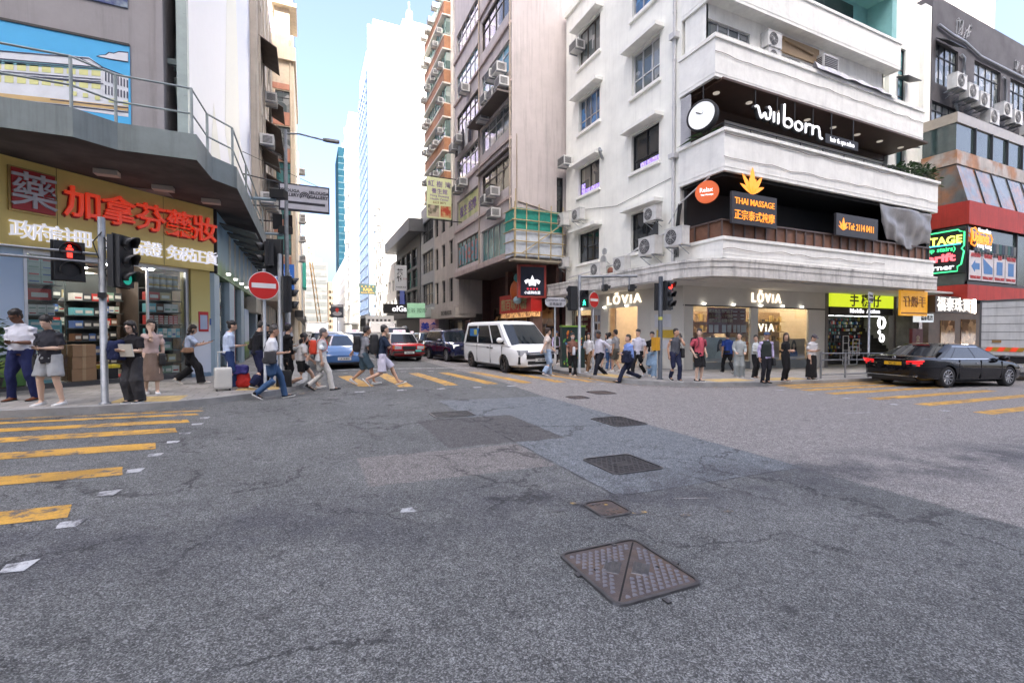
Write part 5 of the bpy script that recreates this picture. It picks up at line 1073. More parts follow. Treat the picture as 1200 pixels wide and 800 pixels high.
t = thing('orange_neon_sign', 'orange and white scripted neon sign in the red shop window', 'sign', FV.p(1.6, 6.3, 0)); text('Vintage Shop', .34, FV, 1.7, 7.0, .12, neonc, t, sx=.8); text('Uplands', .72, FV, 1.3, 6.48, .12, no, t, bold=.035, sx=.8); text('Hong Kong', .4, FV, 1.7, 6.15, .12, neonc, t, sx=.9)
mb = MB(); mb.tube([FV.p(a, b, .14) for a, b in ((.2, 7.1), (.6, 7.2), (.9, 7.0), (2.4, 6.95), (2.55, 6.7), (2.4, 6.4), (.9, 6.4), (.6, 6.2), (.2, 6.3), (.3, 6.7), (.2, 7.1))], .035, 0, 6); mb.build('outline', no, t)
# jewellery shop below
FJ = Frame((33.3, 14.2, 0), (0, -1, 0)); mb = MB(); mb.fbox(FJ, -.3, 20, -.8, 3.3, -.3, 0); mb.build('shopfront', M('brown_marble', (.16, .095, .06), .35, var=.3, vs=1.5, c2=(.1, .05, .03)), KB)
mb = MB(); mb.fbox(FJ, 1.0, 2.6, -.3, 2.2, 0, .03); mb.fbox(FJ, 3.4, 5.2, -.6, 2.3, 0, .03); mb.build('shop_window', panes('jewel_panes', (.2, .1, .05), (.8, .5, .25), .4), KB)
FJ2 = Frame((30.3, 12.6, 0), (0, -1, 0)); t = board('jewellery_sign', FJ2, -.4, 3.75, 2.55, 3.42, -.4, 0, M('sign_black_wood', (.04, .03, .028), .4), 'black shop sign with white characters 福泰珠寶 under the red band'); text('福泰珠寶', .8, FJ2, 1.5, 2.7, 0, neonw, t, bold=.01, sx=1.1)
mb = MB(); mb.fbox(FJ2, 3.66, 3.74, 2.58, 3.4, 0, .05); mb.build('light_strip', lampy, t)
t = board('small_lightbox', Frame((30.0, 13.4, 0), (0, -1, 0)), 0, 1.4, 2.05, 2.5, -.2, .1, M('lit_white_box', (.8, .85, .9), .5, var=.05, emit=.12), 'small glowing white box sign beside the stairway'); text('福泰珠寶', .3, Frame((30.0, 13.4, 0), (0, -1, 0)), .7, 2.17, .1, M('black_letter_ink', (.02, .02, .02), .5), t)
FO = Frame((27.2, 12.9, 0), (0, -1, 0)); t = board('orange_hanging_sign', FO, 0, 2.5, 2.35, 3.62, -.05, .05, M('amber_sheet', (.62, .29, .02), .5, var=.1, emit=.12), 'amber hanging sign with mirrored characters beneath the balcony'); text('手機仔', .6, FO, 1.25, 2.85, .05, M('amber_ink', (.25, .09, .01), .5), t, mirror=True, sx=1.2)
mb = MB(); mb.fbox(FO, .2, .25, 3.6, 3.75, -.02, .02); mb.fbox(FO, 2.2, 2.25, 3.6, 3.75, -.02, .02); mb.fbox(FO, .05, 2.45, 2.45, 2.52, .05, .056); mb.build('hanger', M('amber_ink', (.25, .09, .01), .5), t)
FRd = Frame((31.2, 14.2, 0), (0, -1, 0)); t = board('red_placard', FRd, 0, 1.1, -.4, 1.7, -.1, .05, M('maroon_board', (.13, .012, .016), .5), 'dark red upright placard with gold marks beside the stair entrance'); text('金\n行', .4, FRd, .55, 1.0, .05, cream, t)
G = 'air conditioners on the black building'
for u, v, lab, s in ((1.5, 15.7, 'air conditioner left of three under the first window of the black building', 1.35), (2.9, 15.4, 'air conditioner in the middle of three under the first window of the black building', 1.35), (4.3, 15.2, 'air conditioner right of three under the first window of the black building', 1.35), (5.6, 14.4, 'air conditioner hung lowest on the black wall, left of the second window', 1.4), (7.3, 15.2, 'air conditioner below the second window of the black building, left', 1.35), (8.8, 15.0, 'air conditioner below the second window of the black building, right', 1.35), (10.9, 14.7, 'air conditioner under the third window of the black building', 1.35), (10.9, 13.6, 'lowest right air conditioner above the glass parapet', 1.3), (12.4, 15.0, 'air conditioner cut by the right edge of the photo', 1.35)):
    ac('split', F, u, v, lab, G, s, .8)
plant('terrace_tree', (34.8, 13.6, 11.5), 0, 0, .3, 'small dark tree standing behind the glass parapet of the black building', [((0, 0, 1.0), (.8, .4, .7), 130)], 8)
greyw = M('grey_render', (.36, .34, .345), .8, var=.12, streak=.3)
hh = [(9.2, 12.3, 27.6, 30.2), (16, 19, 27.6, 30.2)]
t, Fs = block('grey_back_building', 'tall grey building rising behind the black one', 38, 72, 25.5, 40, 0, 46, greyw, {'S': hh+[(9.2, 12.3, 32, 34.5), (2.5, 5, 27.6, 30.2)]})
for h in hh+[(9.2, 12.3, 32, 34.5), (2.5, 5, 27.6, 30.2)]: window(t, Fs['S'], *h, whitefr, pane1, 2, 1, .2, hsplit=.7)
ac('window', Fs['S'], 11.3, 30, 'large window air conditioner high on the grey building behind', 'air conditioners on the black building', 2.0, .5)
mb = MB(); mb.fbox(Fs['S'], 13, 18, 26.8, 27.2, 0, .8); mb.build('hood', greyw, t)
t, Fs = block('slatted_block', 'pale slatted block glimpsed between the white and grey buildings', 36, 38, 27, 34, 0, 32, whiteb, {})
mb = MB()
for k in range(20): mb.fbox(Fs['S'], 0, 2, 22+.5*k, 22.25+.5*k, 0, .2)
mb.build('slats', greyw, t)
# ================================================================== left corner: pharmacy block
def on(F, px, py):
    d = _D + _R*((px-600)/_F) - _U*((py-400)/_F); o = V(0, 0, CAMZ); t = (F.o-o).dot(F.n)/d.dot(F.n); q = o+d*t-F.o
    return q.dot(F.u), q.z
lilac = M('lilac_grey_concrete', (.27, .255, .262), .75, var=.13, vs=1.1, bump=.15, bs=8, streak=.25); slate = M('blue_grey_slab', (.19, .225, .225), .7, var=.18, vs=1.2, bump=.2, bs=9, streak=.35)
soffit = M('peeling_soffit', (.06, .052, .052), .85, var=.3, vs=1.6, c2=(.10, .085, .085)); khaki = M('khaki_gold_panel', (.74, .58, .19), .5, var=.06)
PHB = thing('pharmacy_building', 'lilac grey corner building with a khaki pharmacy sign and a mural above its slab canopy', 'building', (-2.6, 16.6, 0)); PHB['org'] = (-2.6, 16.6, 0)
FU = Frame((-40, 15, 0), (0, -1, 0))             # upper wall, u = X+40
mb = MB(); mb.fbox(FU, 0, 36.45, 5.3, 42, -.5, 0); mb.fbox(FU, 36.45, 36.6, 5.3, 42, -2, .12); mb.fbox(FU, 36.6, 37.0, 5.3, 42, -2.2, -1.9)
mb.box(-40, -3.42, 15.5, 30.9, 5.3, 42); mb.box(-3.42, -3.0, 17.2, 30.9, 5.3, 42); mb.build('wall', lilac, PHB)  # walls reach above view, raised to shade the salmon banded building
mu = MB(); mu.fbox(FU, 27, 35.87, 5.9, 8.93, 0, .03, 0); mural = mu.build('mural', M('mural_sky_blue', (.05, .36, .66), .6, var=.05), PHB)
ink = M('mural_ink', (.02, .025, .06), .6); mcols = [M('mural_cream', (.6, .6, .26), .6), M('mural_white', (.6, .62, .66), .6), M('mural_sand', (.52, .36, .16), .6), M('mural_teal', (.12, .3, .34), .6), ink]
mb = MB()
def mq(pts, mi, e): mb.prism([FU.p(*on(FU, x, y), e) for x, y in pts][::-1], FU.n*.004, mi)
mq([(-30, 58), (105, 68), (120, 79), (151, 92), (151, 138), (-30, 112)], 1, .032); mq([(-30, 69), (120, 80), (120, 84), (-30, 74)], 3, .037); mq([(-30, 107), (60, 116), (151, 126), (151, 131), (-30, 112)], 2, .037)
for k in range(9):
    x = -8+14.5*k; mq([(x, 73.5+.09*x), (x+10.5, 74.4+.09*x), (x+10.5, 83+.07*x), (x, 82+.07*x)], 0, .037); mq([(x, 89+.09*x), (x+10.5, 89.9+.09*x), (x+10.5, 98+.07*x), (x, 97+.07*x)], 0, .037)
    for y in (72, 84, 87): mq([(x-4, y+.08*x), (x+11, y+1+.08*x), (x+11, y+2+.08*x), (x-4, y+1+.08*x)], 4, .041)
for k in range(8):
    x = 124+3.6*k; mq([(x, 84+.42*(x-124)), (x+1.4, 85+.42*(x-124)), (x+1.4, 97+.3*(x-124)), (x, 96+.3*(x-124))], 4, .041); mq([(x, 101+.3*(x-124)), (x+1.4, 101+.3*(x-124)), (x+1.4, 112+.2*(x-124)), (x, 111+.2*(x-124))], 4, .041)
for a, b in (((-30, 58), (105, 69)), ((105, 69), (122, 80)), ((-30, 67), (122, 80)), ((122, 80), (151, 91)), ((121, 80), (121, 118)), ((-30, 113), (151, 132)), ((60, 117), (151, 127)), ((-30, 84), (122, 99)), ((95, 69), (112, 78))):
    mq([a, b, (b[0], b[1]+1.1), (a[0], a[1]+1.1)], 4, .042)
for x, y in ((85, 108), (98, 110), (112, 113), (128, 116), (145, 119)): mq([(x, y), (x+6, y+.6), (x+6, y+5.6), (x, y+5)], 0, .043)
mq([(113, 67), (118, 65.5), (124, 65), (128, 62), (134, 63), (140, 61), (151, 62), (151, 74.5), (130, 71)], 4, .035); mq([(115.5, 67.2), (119, 66.2), (125, 66), (129, 63.4), (134, 64.4), (140, 62.5), (150.5, 63.5), (150.5, 73.2), (130, 70)], 1, .04)
mb.build('mural_drawing', mcols, mural)
mb = MB(); mb.fbox(FU, 27, 35.87, 8.93, 8.99, 0, .05); mb.build('mural_frame', black, mural)
mb = MB(); mb.fbox(FU, 33.9, 35.85, 9.9, 13, 0, .03); mb.build('upper_mural', M('mural_navy', (.03, .05, .16), .6, c2=(.2, .25, .3), vs=6), PHB)
# hoarding on the street side
mb = MB(); mb.box(-3.05, -2.9, 15.2, 30.9, 5.9, 40); hd = mb.build('hoarding', M('white_hoarding', (.74, .745, .77), .5, var=.02), PHB)
FH = Frame((-2.9, 15.3, 0), (1, 0, 0)); mb = MB()
mb.prism([FH.p(a, b, .004) for a, b in ((6, 9.5), (9.2, 7), (10.5, 11), (9.8, 17), (7.2, 17.5))], FH.n*.002, 0); mb.prism([FH.p(a, b, .003) for a, b in ((8.5, 12), (14.5, 9), (15.2, 20), (12, 24), (9, 20))], FH.n*.002, 1); mb.prism([FH.p(a, b, .005) for a, b in ((2.5, 6.4), (6.2, 6.4), (3.6, 9.5))], FH.n*.002, 0)
mb.build('faded_print', [M('faded_yellow', (.68, .68, .58), .5, var=.02), M('faded_blue', (.56, .61, .75), .5, var=.02)], hd)
mb = MB(); mb.box(-3.13, -2.89, 14.98, 15.19, 5.9, 40)
for z in frange(6.3, 26, .55): mb.lathe((-2.95, 14.98, z), [(.025, 0), (.025, .012)], 6, (0, -1, 0))
mb.build('steel_post', M('green_grey_steel', (.3, .36, .35), .5, .2), hd)
mb = MB(); mb.box(-3.4, -3.1, 15.3, 15.4, 8.85, 9.0); mb.tube([(-3.38, 16, 8.8), (-3.1, 15.7, 6)], .04); mb.tube([(-3.38, 16, 9), (-3.1, 15.7, 12)], .04); mb.build('brace', M('green_grey_steel', (.3, .36, .35), .5, .2), hd)
# slab canopy with its railing
co = [(-40, 11.6), (-4.1, 11.6), (-3.55, 12.05), (-2.18, 12.05), (-2.1, 13.4), (-1.65, 14.0), (-1.65, 23.5), (-2.0, 24), (-2.0, 31), (-40, 31)]
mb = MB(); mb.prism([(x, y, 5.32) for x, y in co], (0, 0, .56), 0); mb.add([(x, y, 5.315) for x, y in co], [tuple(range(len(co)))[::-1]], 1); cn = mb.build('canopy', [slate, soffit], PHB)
rl_ = M('rail_grey_green', (.3, .34, .33), .5, .3); mb = MB(); pts = [(-40, 11.7), (-4.15, 11.7), (-3.6, 12.15), (-2.28, 12.15), (-2.2, 13.4), (-1.75, 14.05), (-1.75, 23)]
for z in (6.35, 6.9): mb.tube([(x, y, z) for x, y in pts], .022, 0, 6)
for x, y in pts[1:]+[(-6.2, 11.7), (-8, 11.7), (-1.75, 17), (-1.75, 20)]: mb.tube([(x, y, 5.86), (x, y, 6.9)], .03, 0, 6)
mb.build('railing', rl_, cn)
FCH = Frame((-8, 11.2, 0), (1, -1, 0)); UW = 5.4*math.sqrt(2)
mb = MB()
for px, py in ((98, 195), (165, 214), (222, 231)): u, v = on(FCH, px, py); q = FCH.p(u, 0, .9); mb.box(q.x-.22, q.x+.22, q.y-.12, q.y+.12, 5.2, 5.31)
mb.build('soffit_lamp', M('dull_lamp', (.5, .45, .4), .5), cn)
mb = MB(); mb.box(-2.9, -1.7, 24, 31, 5.4, 5.5)
for k in range(9): mb.hexa([(-2.5, 17+1.5*k, 4.95), (-1.5, 17+1.5*k, 4.7), (-1.5, 17.9+1.5*k, 4.7), (-2.5, 17.9+1.5*k, 4.95), (-2.5, 17+1.5*k, 5.0), (-1.5, 17+1.5*k, 4.76), (-1.5, 17.9+1.5*k, 4.76), (-2.5, 17.9+1.5*k, 5.0)])
mb.build('awning_frame', M('dark_slate', (.05, .06, .06), .6), cn)
# pharmacy sign
mb = MB(); mb.fbox(FCH, 0, UW, 3.4, 5.31, -.15, 0); ps = mb.build('fascia_sign', khaki, PHB)
mb = MB()
for u in (3.9, 6.2): mb.fbox(FCH, u-.006, u+.006, 3.4, 5.31, 0, .003)
mb.build('panel_joint', M('joint_line', (.2, .14, .04), .6), ps)  # thin darker lines over the fascia joints
redl = M('red_letter_face', (.82, .06, .02), .35, var=.03, emit=.06); redk = M('red_letter_side', (.25, .02, .015), .5); wl = M('white_letter_face', (.85, .85, .92), .4, var=.02, emit=.08)
def px_text(body, x0, x1, yb, size, m, bold, ext, d=0, parent=ps):
    n_ = len(body)
    for i, ch in enumerate(body):
        x = x0+(x1-x0)*(i+.5)/n_; u, v = on(FCH, x, yb(x)); text(ch, size, FCH, u, v, d, m, parent, bold=bold, ext=ext)
us = [on(FCH, x, 0)[0] for x in (68, 249)]
for i, ch in enumerate('加拿芬藥妝'):
    u = us[0]+(us[1]-us[0])*(i+.5)/5; text(ch, .77, FCH, u, 4.34, .02, redl, ps, bold=.010, ext=.035); text(ch, .77, FCH, u-.025, 4.30, 0, redk, ps, bold=.014, ext=.015)
for s_, a, b in (('政府註冊', 5, 101), ('信心保證', 109, 183), ('免税正貨', 190, 249)):
    ua, ub = on(FCH, a, 0)[0], on(FCH, b, 0)[0]
    for i, ch in enumerate(s_): text(ch, .43, FCH, ua+(ub-ua)*(i+.5)/4, 3.62, 0, wl, ps, bold=.008, ext=.03)
u0, u1 = on(FCH, 6, 0)[0], on(FCH, 57, 0)[0]; mb = MB(); mb.fbox(FCH, u0, u1, 4.2, 5.08, 0, .09, 0); lg = mb.build('logo_board', M('crimson_board', (.42, .018, .022), .45), ps); text('藥', .82, FCH, (u0+u1)/2, 4.34, .09, M('silver_letter', (.5, .5, .56), .4), lg, bold=.006, ext=.02)
mb = MB(); mb.fbox(FCH, u0-.04, u1+.03, 4.16, 5.12, -.01, .05); mb.build('logo_frame', M('gold_edge', (.4, .28, .1), .4, .5), lg)
# shopfront under the sign, set back a little
FSH = Frame(FCH.p(0, 0, -.2), (1, -1, 0)); uu = lambda x: on(FSH, x, 0)[0]
uA, uB, uC, uD, uE = uu(22), uu(70), uu(166), uu(213), UW
prb = M('printed_pillar', (.56, .6, .66), .5, var=.03)
def gradient_print(name, stops):
    m = M(name, (.5, .5, .5), .5, var=0); t = m.node_tree; N = t.nodes; L = t.links.new; b = N['Principled BSDF']; tc = N.new('ShaderNodeTexCoord'); sp = N.new('ShaderNodeSeparateXYZ'); L(tc.outputs['Object'], sp.inputs[0])
    nz = N.new('ShaderNodeTexNoise'); nz.inputs['Scale'].default_value = 1.7; L(tc.outputs['Object'], nz.inputs['Vector']); a = N.new('ShaderNodeMath'); a.operation = 'MULTIPLY_ADD'; L(nz.outputs[0], a.inputs[0]); a.inputs[1].default_value = .7; L(sp.outputs[2], a.inputs[2])
    r = N.new('ShaderNodeMapRange'); r.inputs[1].default_value = stops[0][0]; r.inputs[2].default_value = stops[-1][0]; L(a.outputs[0], r.inputs[0]); c = N.new('ShaderNodeValToRGB'); L(r.outputs[0], c.inputs[0])
    e = c.color_ramp.elements; lo, hi = stops[0][0], stops[-1][0]
    while len(e) < len(stops): e.new(.5)
    for q, (z, cc) in zip(e, stops): q.position = (z-lo)/(hi-lo); q.color = (*cc, 1)
    L(c.outputs[0], b.inputs['Base Color']); return m
pil = gradient_print('yellow_blue_print', [(.2, (.12, .2, .28)), (.62, (.14, .22, .3)), (.66, (.55, .6, .68)), (1.9, (.6, .63, .68)), (2.3, (.55, .5, .2)), (3.6, (.46, .36, .1))])
mb = MB(); mb.fbox(FSH, uD+.05, uE, -.05, 3.4, -.35, .12); pl = mb.build('printed_pillar', pil, PHB)
mb = MB(); a = uE-.45; mb.fbox(FSH, a, a+.3, 1.55, 2.15, .12, .135, 0); mb.fbox(FSH, a+.04, a+.26, 1.62, 2.05, .135, .14, 1); mb.fbox(FSH, a+.34, a+.44, 1.75, 1.95, .12, .135, 2); mb.build('notice', [M('crimson_board', (.42, .018, .022), .45), M('notice_blue', (.35, .42, .55), .5), M('badge_blue', (.04, .1, .3), .5)], pl)
gp = gradient_print('meadow_print', [(.3, (.02, .05, .02)), (.9, (.05, .14, .03)), (1.3, (.3, .42, .08)), (1.45, (.5, .58, .68)), (3.4, (.4, .55, .75))])
mb = MB(); mb.fbox(FSH, -2, uA, .35, 3.4, -.2, .02); mb.build('meadow_poster', gp, PHB)
mb = MB(); mb.fbox(FSH, -3, uD+.05, -.05, .33, -.3, .06); mb.build('plinth', M('dark_plinth', (.06, .062, .065), .5), PHB)
mb = MB(); mb.fbox(FSH, uC, uC+.05, .33, 3.4, -.06, .0); mb.fbox(FSH, uD-.04, uD+.06, .33, 3.4, -.06, .03); mb.fbox(FSH, uA-.04, uA+.02, .33, 3.4, -.06, .03); mb.fbox(FSH, uA, uD, 3.3, 3.4, -.06, .03); mb.build('window_frame', alu, PHB)
mb = MB(); mb.fbox(FSH, uA+.02, uB, .33, 3.3, -.03, -.015); mb.fbox(FSH, uC+.05, uD-.04, .33, 3.3, -.03, -.015); mb.build('shop_window', shopglass, PHB)
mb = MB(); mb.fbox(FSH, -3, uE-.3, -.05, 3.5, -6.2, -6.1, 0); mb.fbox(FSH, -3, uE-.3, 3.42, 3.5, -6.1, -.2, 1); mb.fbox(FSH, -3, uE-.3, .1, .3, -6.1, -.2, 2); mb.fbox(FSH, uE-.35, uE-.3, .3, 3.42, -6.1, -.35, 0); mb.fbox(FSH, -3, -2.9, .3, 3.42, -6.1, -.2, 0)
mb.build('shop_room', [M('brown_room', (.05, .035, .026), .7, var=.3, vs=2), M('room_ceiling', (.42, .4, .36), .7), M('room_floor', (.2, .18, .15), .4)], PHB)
mb = MB()
for d in (-1.2, -2.6, -4.2):
    for u in frange(uA+.4, uD-.3, .85): mb.fbox(FSH, u-.1, u+.1, 3.4, 3.42, d-.1, d+.1)
mb.build('ceiling_lamp', M('shop_downlight', (1, .93, .84), .5, var=0, emit=26), PHB)
mb = MB(); mb.fbox(FSH, uC-1.35, uC-.5, 2.25, 2.3, -5, -4.9); mb.fbox(FSH, uC-1.35, uC-.5, 1.98, 2.03, -5, -4.9); mb.fbox(FSH, uC-1.6, uC-1.5, 1.0, 1.6, -4.6, -4.5); mb.build('amber_strip', M('amber_strip', (1, .35, .05), .5, var=0, emit=.6), PHB)
gc = [M('pk_green', (.16, .26, .2), .5), M('pk_red', (.4, .03, .025), .5), M('pk_white', (.55, .54, .5), .5), M('pk_teal', (.12, .36, .4), .5), M('pk_tan', (.38, .3, .15), .5), M('pk_blue', (.06, .12, .3), .5), M('pk_gold', (.42, .3, .06), .5), M('pk_brown', (.14, .07, .04), .6), M('pk_dark', (.04, .045, .05), .5), M('pk_palegreen', (.32, .4, .34), .5)]
def shelf(name, label, F, u0, u1, d, rows, seed, back=True):
    """shelves full of goods; every row: (height, item w, item h, colours, layers, round)"""
    t = thing(name, label, 'shelf', F.p((u0+u1)/2, .3, d)); rg = random.Random(seed); mb = MB()
    for v, *_ in rows: mb.fbox(F, u0, u1, v-.025, v, d-.4, d)
    if back: mb.fbox(F, u0, u1, .3, 3.2, d-.44, d-.41)
    mb.build('rack', M('shelf_dark', (.05, .06, .06), .4), t)
    for v, w_, h_, cs, ly, rd in rows:
        mb = MB(); u = u0+.02
        while u+w_ <= u1:
            c = rg.choice(cs)
            for k in range(ly):
                z = v+k*(h_+.004)
                if rd: mb.lathe(F.p(u+w_/2, z, d-.12), [(w_*.45, 0), (w_*.45, h_*.8), (w_*.47, h_*.8), (w_*.47, h_)], 10, Z, c); mb.lathe(F.p(u+w_/2, z+h_*.3, d-.12), [(w_*.456, 0), (w_*.456, h_*.3)], 10, Z, 6, True, False)
                else:
                    mb.fbox(F, u+.004, u+w_-.004, z, z+h_, d-.3, d-.03, c)
                    if h_ > .05: mb.fbox(F, u+w_*.15, u+w_*.85, z+h_*.25, z+h_*(.45 if c in (2, 9) else .65), d-.03, d-.027, 2 if c not in (2, 9) else rg.choice((1, 0, 5)))
            u += w_
        mb.build('goods', gc, t, kind='stuff')
    return t
shelf('window_shelf', 'left window shelves stacked with grey green and red and white medicine boxes', FSH, uA+.06, uB-.02, -.1, [(.35, .22, .3, (3, 2), 2, 0), (1.0, .25, .22, (2, 3), 2, 0), (1.5, .3, .16, (3,), 2, 0), (1.93, .16, .12, (2, 9), 2, 0), (2.28, .42, .26, (1, 1, 8), 1, 0), (2.65, .24, .16, (9, 9), 4, 0)], 1)
shelf('window_shelf', 'right window shelves of tins, bottles and wrapped boxes behind glass', FSH, uC+.1, uD-.06, -.12, [(.36, .2, .2, (0, 5, 2, 4), 1, 0), (.68, .24, .22, (2, 4, 7), 1, 0), (1.02, .3, .24, (0,), 1, 0), (1.38, .12, .26, (2, 2, 3), 1, 0), (1.76, .13, .06, (1, 1, 7), 4, 0), (2.1, .2, .24, (3, 4, 7, 2), 1, 0), (2.44, .3, .22, (4, 2, 1), 1, 0), (2.78, .17, .19, (2, 5), 2, 1)], 2)
shelf('wall_shelf', 'deep shop shelves along the back wall with dim packets', FSH, uB+.1, uC+2.2, -5.3, [(1.3, .2, .2, (7, 4, 8), 1, 0), (1.65, .16, .2, (7, 8, 5), 1, 0), (2.0, .22, .22, (4, 7, 2), 1, 0), (2.4, .18, .2, (6, 7, 8), 1, 0), (2.75, .25, .25, (2, 1, 8), 1, 0)], 3)
shelf('side_shelf', 'shop shelves standing beside the doorway, packed with small cartons', FSH, uC-.85, uC, -1.6, [(.5, .2, .2, (7, 8), 1, 0), (.9, .2, .24, (5, 3, 8), 1, 0), (1.3, .16, .2, (7, 8, 5), 1, 0), (1.65, .2, .2, (5, 2, 8), 1, 0), (2.0, .22, .2, (3, 8), 1, 0), (2.4, .2, .2, (2, 1, 8), 1, 0)], 4)
shelf('wall_shelf', 'shop shelves deeper inside, right of the pharmacy doorway', FSH, uC-.5, uE-.45, -3.4, [(.5, .2, .22, (7, 2, 8), 1, 0), (.95, .16, .2, (5, 3, 2), 1, 0), (1.35, .2, .2, (4, 6, 8), 1, 0), (1.75, .18, .22, (1, 2, 7), 1, 0), (2.15, .14, .2, (2, 9, 5), 1, 0), (2.55, .22, .24, (0, 4, 8), 1, 0)], 6)
t = thing('shop_counter', 'brown wooden pharmacy counter inside the doorway', 'counter', FSH.p(4.4, .3, -3)); mb = MB(); mb.fbox(FSH, uB+.2, uC-1.2, .3, 1.25, -3.6, -3.0); mb.build('body', M('counter_wood', (.09, .045, .03), .5, var=.3), t); mb = MB(); mb.fbox(FSH, uB+.15, uC-1.15, 1.25, 1.32, -3.65, -2.9); mb.build('top', M('counter_top', (.12, .1, .08), .3), t)
mb = MB(); q = FSH.p(uB+1.15, 2.35, -2.2); mb.sphere(q, (.3, .3, .2), 0, 14, 8); mb.tube([q, q+Z*1.0], .02); single('round_lantern', mb, M('dark_lantern', (.03, .025, .025), .6), 'dark round lantern hanging inside the pharmacy', 'lantern')
cb = M('cardboard', (.32, .2, .11), .8, var=.15)
ub_ = uB+.12
for k, lab in enumerate(('cardboard box at the bottom of the stack by the pharmacy door', 'cardboard box in the middle of the stack by the pharmacy door', 'cardboard box on top of the stack by the pharmacy door')):
    mb = MB(); mb.fbox(FSH, ub_+.01*k, ub_+.5-.01*k, .335+.3*k, .63+.3*k, -.55, -.1+.01*k, 0); mb.fbox(FSH, ub_+.21, ub_+.28, .336+.3*k, .63+.3*k, -.1+.01*k, -.097+.01*k, 1); single('cardboard_box', mb, [cb, M('parcel_tape', (.4, .28, .16), .4)], lab, 'box', group='boxes by the pharmacy door')
t = thing('stock_crate', 'black plastic crate topped with two yellow packs beside the cardboard boxes', 'crate', FSH.p(ub_+.8, .34, -.3)); mb = MB(); mb.fbox(FSH, ub_+.54, ub_+.98, .34, .6, -.5, -.12); mb.build('tub', black, t); mb = MB(); mb.fbox(FSH, ub_+.64, ub_+.83, .6, .69, -.4, -.15); mb.fbox(FSH, ub_+.85, ub_+1.04, .6, .69, -.4, -.15); mb.build('shelf_unit', M('yellow_pack', (.6, .5, .03), .5), t)
mb = MB(); mb.fbox(FSH, ub_+1.1, uC, .335, .35, -1.6, -.1); single('door_mat', mb, M('red_mat', (.35, .02, .02), .8), 'red mat on the pharmacy doorstep', 'mat')
# street side of the pharmacy
FE = Frame((-2.6, 16.6, 0), (1, 0, 0))
bs = gradient_print('field_sign_print', [(3.3, (.1, .2, .05)), (3.9, (.2, .32, .14)), (4.3, (.3, .45, .5)), (5.4, (.3, .5, .68))])
mb = MB(); mb.fbox(FE, .1, 13.3, 3.35, 5.31, -.3, .05, 0); es = mb.build('printed_fascia', bs, PHB); mb = MB(); mb.fbox(FE, 0, .12, 3.35, 5.31, -.2, .08)
for u in (2.6, 3.9, 5.2, 6.6, 8, 9.6): mb.fbox(FE, u, u+.5, 3.6, 5.0, .05, .056, 1)
mb.build('fascia_trim', [black, M('bottle_print', (.5, .55, .5), .5, var=.3, vs=4)], es)
mb = MB()
for a, b in ((0, .9), (3.0, 4.2), (6.2, 7.2), (12.4, 13.3)): mb.fbox(FE, a, b, -.05, 3.35, -.4, .0)
mb.build('pilaster', M('pale_blue_pillar', (.36, .47, .54), .5, var=.05), PHB)
mb = MB(); mb.fbox(FE, .9, 12.4, -.05, .3, -.4, -.1, 0); mb.fbox(FE, .9, 12.4, .3, 3.35, -1.6, -1.5, 0); mb.build('shop_back', M('dim_goods', (.05, .06, .06), .6, c2=(.16, .18, .16), vs=5), PHB)
mb = MB()
for a, b in ((.9, 3.0), (4.2, 6.2)): mb.fbox(FE, a, b, .3, 3.35, -.16, -.14)
mb.build('shop_window', shopglass, PHB); mb = MB(); mb.fbox(FE, 4.3, 4.5, .3, 3.3, -.1, -.02, 0); mb.fbox(FE, 7.6, 9.2, .3, 2.6, -.1, -.02, 1); mb.fbox(FE, 9.4, 12.2, 2.5, 3.3, -.1, .3, 2); mb.build('door_panel', [M('red_door_edge', (.3, .02, .02), .5), gp, M('cream_fascia', (.5, .46, .38), .6)], PHB)
mb = MB()
for u in (.6, 2.2, 3.8, 5.4, 7): mb.lathe(FE.p(u, 3.36, .3), [(.05, 0), (.07, .06)], 8)
mb.build('spotlight', lampw, PHB)
# ================================================================== buildings further up the left side
oldc = M('old_cream_render', (.52, .46, .38), .8, var=.2, vs=.8, streak=.45); cream2 = M('pale_cream_render', (.66, .56, .42), .8, var=.12, streak=.3); salmon = M('salmon_band', (.56, .26, .17), .75, var=.15, streak=.25)
hh = grid((1.2, 5.2, 9.2), 2.2, (7.2, 10.6, 14, 17.4, 20.8), 1.7)
t, Fs = block('old_cream_building', 'old stained cream tenement with tin awnings next to the white hoarding', -14, -2.55, 31, 44.8, 0, 27, oldc, {'E': hh})
for h in hh: window(t, Fs['E'], *h, dkgrey, pane1, 3, 1, .15)
mb = MB(); FEe = Fs['E']
for u, z in ((.8, 12.9), (5, 16.2), (5.2, 12.6), (9, 16.4), (9.2, 19.6), (1, 19.6)): mb.hexa([FEe.p(u, z-.55, 1.0), FEe.p(u+3.4, z-.55, 1.0), FEe.p(u+3.4, z, 0), FEe.p(u, z, 0), FEe.p(u, z-.5, 1.0), FEe.p(u+3.4, z-.5, 1.0), FEe.p(u+3.4, z+.05, 0), FEe.p(u, z+.05, 0)])
mb.build('awning', M('tin_awning', (.1, .075, .06), .6, var=.4), t); mb = MB()
for k in range(4): mb.fbox(FEe, 1+3.2*k, 1.3+3.2*k, 3.6, 26, 0, .1)
mb.build('band', oldc, t)
mb = MB(); mb.box(-2.9, -2.5, 31, 44.8, -.2, 3.6, 0); mb.box(-2.5, -1.3, 31.2, 44.6, 3.4, 4.3, 1); mb.build('shopfront', [M('dark_shops_left', (.05, .045, .045), .5, c2=(.3, .2, .12), vs=1.5), M('tan_fascia', (.4, .34, .27), .6)], t)
G = 'air conditioners on the left side of the street'
